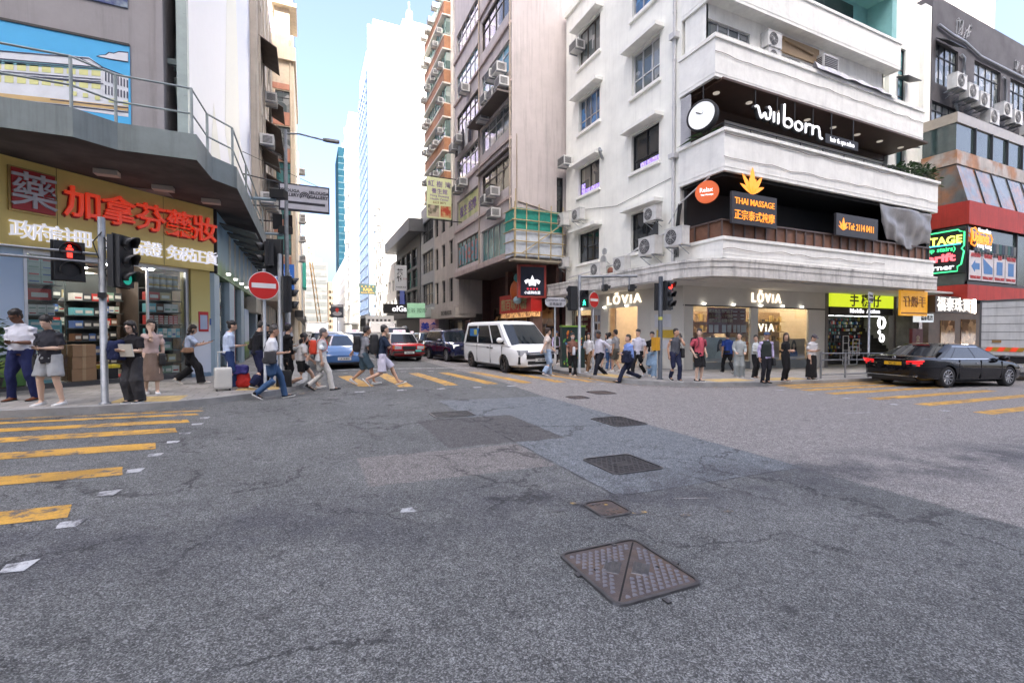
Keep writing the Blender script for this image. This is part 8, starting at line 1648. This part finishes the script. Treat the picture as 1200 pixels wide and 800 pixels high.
    for sg_ in (-1, 1): ell((sg_*.03, .077, .006), (.009, .011, .005), 8, 6, 1, ex); ell((sg_*.031, .081, .025), (.017, .007, .003), 8, 5, 1, ex)
    ell((0, .091, -.056), (.022, .007, .006), 8, 6, 2, ex)
    bm = bmesh.new(); bm.from_mesh(me); em = ex.mesh('x', [sk, eyem, lipm]); em.transform(Matrix.Scale(k, 4)); bm.from_mesh(em); bm.to_mesh(me); bm.free(); bpy.data.meshes.remove(em)
    me.materials.clear(); [me.materials.append(m_) for m_ in (sk, eyem, lipm)]
    bo = bpy.data.objects.new('body', me); col.objects.link(bo); bo.parent = t
    def part(name, m_, mb_, vox=.0125, it=2, disp=0., fq=9.):
        for i in range(len(mb_.v)): mb_.v[i] = mb_.v[i]*k
        o = bpy.data.objects.new(name, remesh(mb_, name, [m_], vox*k, it, disp, seed, fq)); col.objects.link(o); o.parent = t; return o
    # top
    kind, c = top; cm = cloth('cloth_%d_%d_%d' % tuple(int(q*1000) for q in c), c); mb = MB(); f2 = f*1.0
    mb.tube([T(hem), T(.97), T(1.1), T(1.23), T(1.33), T(1.40), T(1.45)], [(.168*f2, .125*f2), (.162*f2, .125*f2), (wx*1.1, .12*f2), (wx*1.16, .123*f2), (sh_*.95, .115), (sh_*.66, .085), (.07, .068)], 0, 18)
    if kind != 'tank':
        for sg_, (s_, el, w_) in zip((-1, 1), ar):
            pts = [T(1.33, sg_*sh_*.35), T(1.352, sg_*sh_*.78), s_.lerp(el, .12)+V(sg_*.004, 0, 0)]
            if kind == 'tee': pts += [s_.lerp(el, .5), s_.lerp(el, .8)]; rr = [.05, .056, .062*f**.4, .068, .073]
            elif kind == 'roll': pts += [s_.lerp(el, .5), el, el.lerp(w_, .25)]; rr = [.05, .056, .062*f**.4, .06, .056, .054]
            else: pts += [s_.lerp(el, .5), el, el.lerp(w_, .5), el.lerp(w_, .93)]; rr = [.05, .056, .062*f**.4, .06, .054, .048, .042]
            mb.tube(pts, rr, 0, 14)
    part('shirt' if kind in ('roll', 'long') else 't_shirt', cm, mb, .0125, 2, .016)
    # bottom
    kind, c = bot; cm = cloth('cloth_%d_%d_%d' % tuple(int(q*1000) for q in c), c); mb = MB(); wt = T(1.0)
    if kind in ('skirt', 'longskirt'):
        z1 = btm or (.42 if kind == 'skirt' else .1); mid = (legs[0][1]+legs[1][1])*.5; lo = (legs[0][2]+legs[1][2])*.5; sx = .5*abs(legs[0][2].x-legs[1][2].x); sy = .5*abs(legs[0][2].y-legs[1][2].y); q = (hz-z1)/hz
        low = V(0, lerp_(0, lo.y, q), z1); mb.tube([wt, T(.9), pel.lerp(low, .5), low], [(.14*f, .11*f), (.17*f, .135*f), (.17*f+sx*.3, .14+sy*.4), (.17*f+sx*.7, .13+sy*.75)], 0, 20); part('skirt', cm, mb, .014, 2, .014, 7)
    else:
        mb.tube([wt, T(.9), V(0, 0, hz-.03)], [(.148*f, .115*f), (.165*f, .128*f), (.15*f, .11*f)], 0, 16); W_ = 1.5 if kind == 'wide' else 1.
        for (h, kn, an, p) in legs:
            if kind == 'shorts': e = btm or .9; pts = [h+V(0, 0, .06), h.lerp(kn, .3), h.lerp(kn, e)]; rr = [.1*f, .105*f, .105*f]
            else: pts = [h+V(0, 0, .06), h.lerp(kn, .25), h.lerp(kn, .7), kn+V(0, .008, 0), kn.lerp(an, .5), an+V(0, -.005, .0), an+V(0, .0, -.04)]; rr = [.1*f, .1*f, .084*f*W_**.5, .074*W_, .068*W_, .066*W_, .072*W_]
            mb.tube(pts, rr, 0, 14)
        part('shorts' if kind == 'shorts' else 'trousers', cm, mb, .0125, 2, .017, 8)
    # shoes
    for (h, kn, an, p) in legs:
        m_ = Matrix.Rotation(R(-p), 3, 'X'); Q = lambda x, y, z: (an+m_ @ V(x, y, z))*k; prof = ((-.07, .03, .05), (-.05, .038, .075), (0, .042, .07), (.06, .046, .045), (.12, .05, .03), (.17, .045, .022), (.2, .025, .012)); mb = MB(); sm_ = MB()
        if sandal: prof = ((.05, .046, .03), (.08, .05, .034), (.12, .052, .026), (.14, .05, .02))
        mb.loft([[Q(w_*math.cos(a), y, -.068+(h_+.0)*max(0, math.sin(a))*1.0) for a in [math.pi*i/9 for i in range(10)]]+[Q(w_*.9, y, -.069)] for y, w_, h_ in prof], 0, True)
        base = ((-.078, .028), (-.06, .042), (0, .044), (.06, .049), (.12, .054), (.18, .047), (.212, .026)); sm_.loft([[Q(-w_, y, -.085), Q(w_, y, -.085), Q(w_, y, -.062), Q(-w_, y, -.062)] for y, w_ in base], 0, False)
        so = mb.build('sandal' if sandal else 'shoe', cloth('shoe_%d_%d_%d' % tuple(int(q*1000) for q in shoe), shoe), t); sm_.build('sole', solem if soles else trim, so)
    # hair or headgear
    hk, hcol = hair[:2]; hm_ = hairm(hcol); mb = MB()
    if hk in ('short', 'crop'):
        e = 0 if hk == 'short' else -.004; ell((0, -.022, .062), (.086+e, .1+e, .09+e), tgt=mb); ell((0, -.06, .005), (.07+e, .055+e, .085+e), tgt=mb)
        if hk == 'short': ell((.006, .03, .096), (.064, .036, .03), tgt=mb)
        for sg_ in (-1, 1): ell((sg_*.066, -.024, .012), (.019+e, .05, .05), tgt=mb)
    elif hk == 'grey': ell((0, -.024, .06), (.09, .102, .094), tgt=mb); ell((0, -.06, -.01), (.08, .06, .09), tgt=mb)
    elif hk == 'bun': ell((0, -.022, .06), (.086, .1, .09), tgt=mb); ell((0, -.13, .07), (.04, .035, .04), tgt=mb); ell((0, -.05, -.0), (.07, .06, .08), tgt=mb)
    elif hk in ('long', 'bob', 'pony'):
        ell((0, -.024, .06), (.09, .101, .094), tgt=mb); ell((0, .038, .09), (.07, .045, .036), tgt=mb)
        if hk == 'pony': mb.tube([HH(0, -.11, .05), HH(0, -.15, .0), HH(0, -.13, -.12), HH(0, -.1, -.22)], [.03, .036, .03, .012], 0, 10)
        else:
            ln = .36 if hk == 'long' else .15
            mb.tube([HH(0, -.05, .05), HH(0, -.07, -.06), HH(0, -.075, -.06-ln*.5), HH(0, -.075, -.06-ln)], [(.085, .07), (.09, .06), (.09, .048), (.06, .02)], 0, 14)
            for sg_ in (-1, 1): mb.tube([HH(sg_*.06, .02, .07), HH(sg_*.08, .015, -.03), HH(sg_*.078, .01, -.03-ln*.55)], [.03, .03, .016], 0, 8)
    if hk != 'bald' and hk != 'cap': part('hair', hm_, mb, .011, 1, .01, 26)
    if hk == 'cap' or len(hair) > 2:
        mb = MB(); ell((0, -.012, .055), (.088, .106, .085), tgt=mb); ell((0, .1, .05), (.07, .075, .012), tgt=mb); part('cap', cloth('cap_%d' % int(sum(hair[-1])*1000), hair[-1]), mb, .011, 1)
        if hk == 'cap': m2 = MB(); ell((0, -.05, -.0), (.078, .06, .08), tgt=m2); part('hair', hm_, m2, .011, 1, .005, 26)
    if mask: mb = MB(); ell((0, .035, -.05), (.064, .066, .05), tgt=mb); part('face_mask', M('mask_white', (.62, .64, .66), .7), mb, .01, 1)
    if glasses:
        mb = MB()
        for sg_ in (-1, 1): mb.tube([HH(sg_*.032+.024*math.cos(a), .098, .004+.018*math.sin(a))*k for a in [2*math.pi*i/14 for i in range(15)]], .0035, 0, 5); mb.tube([HH(sg_*.056, .096, .008)*k, HH(sg_*.08, .0, .01)*k], .003, 0, 5)
        mb.build('spectacles', black, t)
    M4 = Matrix.Translation(pos) @ Matrix.Rotation(R(rz), 4, 'Z')
    PEOPLE[key] = dict(o=t, w=lambda q: M4 @ (Vector(q)*k), T=T, hands=hands, k=k, M=M4, f=f)
    return t
# things they carry -------------------------------------------------------------------
def phone(key, hand, label):
    P = PEOPLE[key]; pc, d, pn, sd = P['hands'][hand]; w_ = P['w']; mb = MB(); a = pc+d*.02; mb.hexa([w_(a+x*sd*.036+y*d*.075+z*pn*.005) for z in (-1, 1) for x, y in ((-1, -1), (1, -1), (1, 1), (-1, 1))], 0); single('phone', mb, black, label, 'phone')
def sack(name, key, c, r, m_, label, cat, strap=None, disp=.01, sm=.045):
    """soft bag: rounded block centred at body point c with half sizes r; strap = list of body points"""
    P = PEOPLE[key]; T = P['T']; mb = MB(); rings = []
    for v in (-1, -.93, -.6, 0, .6, .93, 1): s_ = (.72 if abs(v) == 1 else .93 if abs(v) > .9 else 1.)*(1-.06*v); rings.append([Vector(c)+V(r[0]*s_*math.copysign(abs(math.cos(a))**.5, math.cos(a)), r[1]*s_*math.copysign(abs(math.sin(a))**.5, math.sin(a)), r[2]*v) for a in [2*math.pi*i/20 for i in range(20)]])
    mb.loft(rings, 0, True); mb.box(c[0]-r[0]*.7, c[0]+r[0]*.7, c[1]-r[1]*1.25, c[1]-r[1]*.8, c[2]-r[2]*.75, c[2]-r[2]*.05); me = remesh(mb, 'body', [m_], .014, 2, disp, len(label)); me.transform(Matrix.Scale(P['k'], 4)); t = thing(name, label, cat, P['M'] @ (Vector(c)*P['k']), world=False); q = P['M'].copy(); t.matrix_world = q; t.rotation_euler = q.to_euler(); o = bpy.data.objects.new('body', me); col.objects.link(o); o.parent = t
    for s_ in (strap or ()):
        mb = MB(); pts = [Vector(v)*P['k'] for v in s_]; mb.tube(pts, [(.018, .006)]*len(pts) if sm > .04 else sm*.3, 0, 8); mb.build('strap', m_, t)
    return t
def backpack(key, m_, label, r=(.15, .09, .23)):
    T = PEOPLE[key]['T']; c = T(1.2, 0, -.21); st = [[T(1.1, s*.1, -.14), T(1.39, s*.1, -.12), T(1.455, s*.1, -.01), T(1.38, s*.11, .12), T(1.2, s*.13, .13), T(1.1, s*.15, 0.02), T(1.05, s*.12, -.13)] for s in (-1, 1)]
    return sack('backpack', key, c, r, m_, label, 'backpack', st)
def crossbag(key, m_, label, side=1, r=(.05, .13, .13), z=.9, name='shoulder_bag'):
    T = PEOPLE[key]['T']; c = T(z, side*.22*PEOPLE[key]['f']**.5, -.02); return sack(name, key, c, r, m_, label, 'bag', [[c+V(0, .1, .1), T(1.2, side*.1, .15), T(1.44, -side*.1, .03), T(1.4, -side*.1, -.1), T(1.15, side*.08, -.16), c+V(0, -.1, .1)]], sm=.03)
def handbag(key, hand, m_, label, r, dz=-.2, name='bag', cat='bag'):
    pc = PEOPLE[key]['hands'][hand][0]; c = pc+V(0, 0, dz-r[2]*.6); return sack(name, key, c, r, m_, label, cat, [[c+V(0, -r[1]*.7, r[2]), pc+V(0, -.02, .0), pc+V(0, .02, 0), c+V(0, r[1]*.7, r[2])]], .004, .03)
def shift(p, dx, dy): return V(p.x+dx, p.y+dy, p.z)
CAM = 156; G_ = lambda px, py: at(px, py, pz); RD = lambda px, py: at(px, py, gz)
H1, HB, HG = (.012, .01, .01), (.03, .018, .012), (.12, .12, .125)
# left corner
person('a', 'man in a white shirt with rolled sleeves and navy trousers reading his phone', G_(27, 469), 168, 1.76, 2, ('short', H1), ('roll', (.66, .68, .76)), ('trousers', (.02, .026, .09)), (.14, .045, .02), 'wide', ('phone', 'phone'), (24, -12), 2, fat=1.16, soles=False, glasses=True, hem=.95)
phone('a', 1, 'phone held by the man in the white shirt')
person('b', 'man in a charcoal t-shirt and grey shorts looking at his phone beside the signal post', G_(60, 474.5), 160, 1.64, 3, ('short', H1), ('tee', (.035, .036, .045)), ('shorts', (.34, .36, .38)), (.62, .62, .62), 'wide', ('phone', 'phone'), (22, 12), 2, fat=1.12, btm=.82, hem=.82)
phone('b', 0, 'phone held by the man in grey shorts'); crossbag('b', M('bag_black', (.012, .012, .013), .6), 'black sling bag on the man in grey shorts', 1, (.05, .1, .15), .83)
person('c', 'young person with glasses in black t-shirt and baggy charcoal trousers holding papers', G_(157, 471.5), 158, 1.56, 3, ('bob', H1), ('tee', (.018, .017, .02)), ('wide', (.045, .045, .05)), BLK, 'stand', ('carry', 'carry'), (12, 0), 2, fem=True, glasses=True, hem=.76, seed=3)
P = PEOPLE['c']; mb = MB(); c_ = P['T'](1.13, -.1, .3)
mb.hexa([P['w'](c_+V(x*.13, y*.03+z*.03, z*.13)) for x, y, z in ((-1, -.5, -1), (1, -.5, -1), (1, .5, -1), (-1, .5, -1), (-1, -.5, 1), (1, -.5, 1), (1, .5, 1), (-1, .5, 1))]); single('paper_folder', mb, M('paper_cream', (.55, .54, .48), .7), 'cream folder of papers held by the young person with glasses', 'folder')
sack('folded_jacket', 'c', P['T'](1.12, .2, .16), (.15, .13, .2), cloth('jacket_navy', (.014, .02, .06)), 'navy jacket draped over the arm of the young person with glasses', 'jacket', None, .03)
person('d', 'woman in a long beige skirt covering her nose with a tissue', G_(178, 461), 200, 1.62, 3, ('long', H1), ('tee', (.5, .38, .35)), ('skirt', (.2, .145, .115)), (.62, .62, .62), 'step', ('hang', 'face'), (6, 10), 3, fem=True, btm=.3, hem=.95)
handbag('d', 0, M('bag_black', (.012, .012, .013), .6), 'large black tote bag hanging from the arm of the woman in the beige skirt', (.07, .17, .15), .12)
person('e', 'woman in a pale blue top and flared black trousers walking with her phone', G_(222, 450), -80, 1.58, 0, ('bob', HB), ('tee', (.42, .5, .66)), ('wide', BLK), (.6, .56, .5), 'walk2', ('phone_hi', 'point'), (14, 0), 5, fem=True, hem=.98)
phone('e', 1, 'phone held out by the woman in flared black trousers'); crossbag('e', M('bag_tan', (.25, .14, .08), .6), 'tan waist bag on the woman in flared black trousers', 1, (.05, .14, .07), 1.02)
person('f', 'woman in pale blue shirt and jeans, hair in a bun, beside the white suitcase', G_(268, 456), -75, 1.65, 0, ('bun', H1), ('roll', (.46, .55, .72)), ('trousers', (.03, .055, .15)), (.55, .5, .45), 'step', ('phone', 'carry'), (16, 0), 4, fem=True, hem=.9)
phone('f', 0, 'phone held by the woman with the white suitcase')
p = G_(262, 458); t = thing('suitcase', 'white hard shell suitcase with raised handle on the left pavement', 'suitcase', (p.x, p.y, p.z)); F = dirf(p, 12); mb = MB(); rings = []
for v, s_ in ((.05, .86), (.07, .97), (.12, 1), (.56, 1), (.61, .97), (.63, .86)): rings.append([F.p(.21*s_*math.copysign(abs(math.cos(a))**.35, math.cos(a)), v, -.13+.13*s_*math.copysign(abs(math.sin(a))**.35, math.sin(a))) for a in [2*math.pi*i/28 for i in range(28)]])
mb.v += []; mb.loft([[V(q.x, q.y, q.z+p.z*0) for q in r] for r in rings], 0, True); zoff = 0
sw = M('suitcase_white', (.6, .6, .57), .4, var=.05); mb.build('shell', sw, t); mb = MB()
for u in (-.11, .11): mb.tube([F.p(u, .6, -.2), F.p(u, 1.05, -.2)], .012, 0, 8)
mb.tube([F.p(-.12, 1.05, -.2), F.p(.12, 1.05, -.2)], .018, 0, 8); mb.build('handle', sw, t); mb = MB()
for u in (-.15, .15):
    for d in (-.03, -.22): mb.lathe(F.p(u-.015, .035, d), [(.033, 0), (.033, .03)], 12, F.u)
mb.build('band', trim, t)
mb = MB()
for u in frange(-.12, .12, .08): mb.fbox(F, u-.012, u+.012, .1, .58, -.005, .006)
mb.build('rib', sw, t); t.scale = (.86, .86, .86)
person('h', 'man in a black open shirt and wide navy trousers looking down at his phone', G_(302, 455), -70, 1.68, 0, ('short', H1), ('roll', (.015, .016, .02)), ('wide', (.018, .022, .06)), (.04, .04, .045), 'step', ('phone', 'phone_hi'), (22, 0), 5, hem=.86)
phone('h', 1, 'phone held by the man in wide navy trousers'); crossbag('h', M('bag_black', (.012, .012, .013), .6), 'black bag on the back of the man in wide navy trousers', -1, (.07, .12, .15), 1.12)
person('i', 'person in black bending over a phone behind the man in wide navy trousers', G_(313, 452), -95, 1.62, 1, ('short', H1), ('tee', BLK), ('trousers', BLK), BLK, 'stand', ('phone', 'phone'), (28, 0), 12)
sack('red_bag', 'f', V(-.12, .34, .2), (.12, .16, .18), M('red_bag_cloth', (.5, .02, .015), .6), 'bright red shopping bag on the ground behind the white suitcase', 'bag', None, .02)
sack('blue_bag', 'f', V(-.12, .25, .48), (.13, .2, .11), M('violet_blue_bag', (.05, .045, .25), .6), 'violet blue bundle resting above the red bag', 'bag', None, .03)
person('j', 'man with cropped hair in a white t-shirt and blue jeans stepping off the kerb', RD(318, 467), -85, 1.72, 1, ('crop', (.05, .045, .04)), ('tee', (.62, .64, .68)), ('trousers', (.05, .1, .2)), BLK, 'walk', ('phone', 'carry'), (6, 0), 4, fat=1.14, hem=.82)
phone('j', 0, 'phone held by the man in blue jeans'); crossbag('j', M('bag_charcoal', (.03, .03, .034), .7), 'charcoal shoulder bag hanging from the man in blue jeans', 1, (.06, .13, .14), 1.0)
person('k', 'person in a black jacket with white stripes standing behind the man in blue jeans', G_(337, 450), -60, 1.6, 0, ('short', H1), ('long', BLK), ('trousers', (.03, .03, .035)), BLK, 'stand', ('phone', 'hang'), (5, 0), 2)
mb = MB(); q = RD(333, 459); mb.loft([[q+V(.0+.18*math.copysign(abs(math.cos(a))**.4, math.cos(a))*s_, .12*math.copysign(abs(math.sin(a))**.4, math.sin(a))*s_, z) for a in [2*math.pi*i/20 for i in range(20)]] for z, s_ in ((.05, .9), (.08, 1), (.5, 1), (.55, .9))], 0); mb.tube([q+V(-.1, 0, .55), q+V(-.1, 0, .85), q+V(.1, 0, .85), q+V(.1, 0, .55)], .014, 0, 6)
for dx in (-.12, .12): mb.lathe(q+V(dx, -.08, .04), [(.04, 0), (.04, .03)], 10, (1, 0, 0))
single('suitcase', mb, trim, 'black suitcase pulled along behind the man in blue jeans', 'suitcase')
person('l', 'woman in a white blouse and black shorts walking behind the one with the red backpack', RD(353, 456.5), -85, 1.62, 0, ('bob', H1), ('tee', (.6, .59, .58)), ('shorts', BLK), (.55, .52, .48), 'stride', ('swb', 'swf'), (8, 0), 6, fem=True, btm=.62, hem=.9)
person('m', 'grey haired woman in white t-shirt and white trousers crossing the road', RD(376, 457.5), -88, 1.66, 0, ('grey', HG), ('tee', (.6, .64, .66)), ('trousers', (.6, .58, .54)), BLK, 'walk2', ('swb', 'hang'), (2, -15), 7, fem=True, fat=1.12, soles=False)
backpack('m', M('red_orange_nylon', (.6, .05, .02), .5), 'bright red orange backpack on the grey haired woman', (.14, .08, .19))
person('n', 'man in a grey t-shirt and blue denim shorts walking with a black backpack', RD(426, 450.5), -90, 1.7, 1, ('short', H1), ('tee', (.25, .26, .29)), ('shorts', (.08, .13, .17)), (.55, .58, .6), 'walk2', ('swb', 'swf'), (8, 0), 8, btm=1.0)
backpack('n', M('nylon_black', (.013, .013, .015), .6), 'black backpack on the man in denim shorts')
person('o', 'man in a navy t-shirt and white shorts striding over the crossing in flip flops', RD(447, 451.5), -90, 1.82, 0, ('crop', (.02, .018, .018)), ('tee', (.02, .03, .055)), ('shorts', (.58, .56, .66)), (.03, .035, .06), 'stride', ('strap', 'strap'), (0, 0), 8, fat=1.05, btm=.95, sandal=True)
backpack('o', M('nylon_black', (.013, .013, .015), .6), 'big black backpack on the man in white shorts', (.16, .1, .26))
# right side
person('p', 'young man in a beige t-shirt and pale jeans passing in front of the white van', RD(641, 440), -96, 1.76, 3, ('short', HB), ('tee', (.55, .48, .43)), ('wide', (.3, .4, .55)), (.55, .45, .4), 'step', ('swf', 'swb'), (0, 0), 2)
person('q', 'woman in a brown top and face mask carrying a white and blue bag', RD(671, 440), 150, 1.66, 0, ('bun', H1), ('tee', (.2, .1, .075)), ('trousers', BLK), (.5, .48, .45), 'step', ('carry', 'hang'), (2, 0), 2, fem=True, fat=1.1, mask=True)
handbag('q', 0, M('paper_bag_white', (.55, .57, .62), .6, c2=(.05, .15, .4), vs=2), 'white and blue shopping bag held by the woman in the brown top', (.06, .13, .16), -.02)
person('r', 'woman in a white shirt and brown trousers behind the masked woman', G_(690, 436), 120, 1.6, 0, ('long', H1), ('roll', (.6, .61, .64)), ('trousers', (.13, .075, .04)), (.5, .55, .6), 'walk', ('hang', 'carry'), (0, 20), 3, fem=True)
person('s', 'bearded man in a pale shirt and black trousers striding left along the crossing', RD(703, 443), 92, 1.8, 2, ('crop', H1), ('long', (.52, .52, .6)), ('trousers', (.014, .016, .024)), (.02, .02, .03), 'walk', ('swb', 'hang'), (12, 10), 3, fat=1.14, hem=.95, soles=False)
person('u', 'woman in a lilac top and shorts half hidden behind the bearded man', G_(712, 432), 80, 1.62, 0, ('long', H1), ('tee', (.3, .28, .36)), ('shorts', (.35, .33, .42)), BLK, 'walk2', ('hang', 'carry'), (0, 0), 3, fem=True)
person('v', 'man in a grey shirt and grey shorts walking away in front of the beige shop', G_(722, 435.5), 20, 1.72, 1, ('short', H1), ('tee', (.22, .22, .23)), ('shorts', (.1, .095, .08)), (.6, .6, .58), 'step', ('hang', 'carry'), (0, 0), 3)
person('w', 'woman in a light top and blue jeans behind the man in grey shorts', G_(714, 433.5), -60, 1.6, 0, ('short', H1), ('roll', (.5, .52, .55)), ('trousers', (.06, .12, .25)), (.6, .6, .58), 'stand', ('face', 'hang'), (0, 0), 2, fem=True)
person('x', 'man in a blue shirt and dark trousers running across with a jacket over his arm', RD(738, 448), 82, 1.78, 0, ('crop', (.03, .028, .026)), ('long', (.2, .3, .62)), ('trousers', (.018, .022, .045)), BLK, 'stride', ('carry', 'carry'), (-4, 0), 8, fat=1.08, hem=.95, soles=False)
P = PEOPLE['x']; sack('folded_jacket', 'x', P['T'](1.02, -.12, .2), (.18, .12, .2), cloth('jacket_navy2', (.018, .022, .045)), 'navy jacket hung over the arm of the man in the blue shirt', 'jacket', None, .03)
person('y', 'tall man in a white t-shirt and black trousers behind the man in the blue shirt', G_(748, 441), 110, 1.76, 0, ('short', H1), ('tee', (.58, .58, .66)), ('trousers', BLK), (.55, .56, .6), 'walk2', ('hang', 'hang'), (0, 0), 2)
person('z', 'woman in a black t-shirt and wide pale jeans holding a small beige bag', G_(764, 441.5), 130, 1.64, 0, ('pony', H1), ('tee', BLK), ('wide', (.26, .38, .52)), (.55, .55, .5), 'step', ('carry', 'front'), (4, 0), 2, fem=True, hem=1.0)
handbag('z', 0, M('beige_bag', (.4, .32, .22), .6), 'small beige bag held by the woman in wide pale jeans', (.05, .1, .11), .0)
person('A', 'man in a grey sleeveless top holding a phone to his ear', G_(791, 446), 165, 1.74, 1, ('crop', (.02, .018, .018)), ('tank', (.085, .09, .105)), ('trousers', (.02, .024, .055)), BLK, 'step', ('ear', 'hang'), (2, 20), 2, hem=.88)
crossbag('A', M('bag_black', (.012, .012, .013), .6), 'black messenger bag on the man in the sleeveless top', -1, (.06, .17, .16), .92); phone('A', 0, 'phone at the ear of the man in the sleeveless top')
person('B', 'young man in a pink t-shirt and black shorts waiting at the kerb', G_(819, 447), 172, 1.74, 3, ('short', HB), ('tee', (.5, .09, .12)), ('shorts', BLK), BLK, 'stand', ('pocket', 'pocket'), (0, -45), 1, btm=1.0)
backpack('B', M('pack_maroon', (.04, .015, .02), .6), 'dark maroon backpack on the young man in pink')
person('C', 'man in a blue t-shirt walking away past the jewellery shop window', G_(853, 437), -20, 1.74, 1, ('short', HB), ('tee', (.018, .045, .2)), ('trousers', BLK), BLK, 'walk', ('hang', 'hang'), (0, 0), 4)
person('D', 'woman in a pale grey cardigan and grey trousers standing with clasped hands', G_(866, 442), 140, 1.66, 0, ('bun', H1), ('long', (.36, .39, .39)), ('wide', (.3, .33, .33)), (.3, .3, .3), 'stand', ('front', 'front'), (0, -30), 1, fem=True)
person('E', 'woman in a whitish jacket and black trousers left of the man in the cap', G_(885, 443), 185, 1.58, 0, ('short', H1), ('long', (.5, .53, .52)), ('trousers', BLK), BLK, 'stand', ('hang', 'carry'), (0, -60), 1, fem=True)
person('F', 'old man in a blue cap and dark vest over a lilac shirt', G_(897, 448.5), 162, 1.68, 1, ('cap', HG, (.06, .09, .16)), ('long', (.5, .44, .66)), ('trousers', (.02, .02, .025)), BLK, 'stand', ('hang', 'hang'), (2, 0), 1, fat=1.05, soles=False)
P = PEOPLE['F']; mb = MB(); T = P['T']; mb.tube([T(.9), T(1.1), T(1.3), T(1.40), T(1.44)], [(.195, .16), (.18, .155), (.185, .15), (.13, .108), (.08, .07)], 0, 18)
for i in range(len(mb.v)): mb.v[i] *= P['k']
o = bpy.data.objects.new('vest', remesh(mb, 'vest', [cloth('vest_dark', (.03, .038, .035))], .013, 2, .01, 2)); col.objects.link(o); o.parent = P['o']
handbag('F', 0, M('bag_black', (.012, .012, .013), .6), 'black bag held low by the old man in the blue cap', (.05, .13, .13), .02)
person('G', 'woman all in black with folded arms and long brown hair', G_(920, 446.5), 185, 1.66, 0, ('long', (.05, .03, .02)), ('tee', BLK), ('trousers', BLK), BLK, 'stand', ('cross', 'cross'), (0, -50), 1, fem=True)
person('I', 'woman in a grey cap, white t-shirt and long black skirt using her phone', G_(951, 445), 168, 1.66, 0, ('cap', HB, (.09, .08, .09)), ('tee', (.6, .6, .6)), ('longskirt', BLK), BLK, 'stand', ('phone', 'phone'), (24, 0), 1, fem=True, hem=.92)
phone('I', 0, 'phone held by the woman in the grey cap')
person('J', 'man in a white t-shirt by the front of the grey lorry', G_(1141, 428), 100, 1.66, 1, ('short', H1), ('tee', (.55, .55, .58)), ('trousers', BLK), BLK, 'stand', ('hang', 'hang'), (0, 0), 1)
for k_, x, y, rz, lab in (('h', -1.3, 18.5, 180, 'distant man in dark clothes walking towards the left corner'), ('w', -.7, 20.5, 175, 'distant woman in a light top on the left pavement by the lamp post'), ('k', -1.6, 24, 10, 'distant figure in black walking away up the left pavement'), ('y', -1.0, 28, 185, 'distant person in white on the left pavement under the gallery sign'), ('F', 12.3, 21.5, 190, 'distant old man on the right pavement behind the painted cabinet'), ('B', 11.6, 26.5, 170, 'distant person in pink on the right pavement by the red restaurant')):
    dup(PEOPLE[k_]['o'], (x, y, pz(x, y)), R(rz), lab)['group'] = 'distant pedestrians'
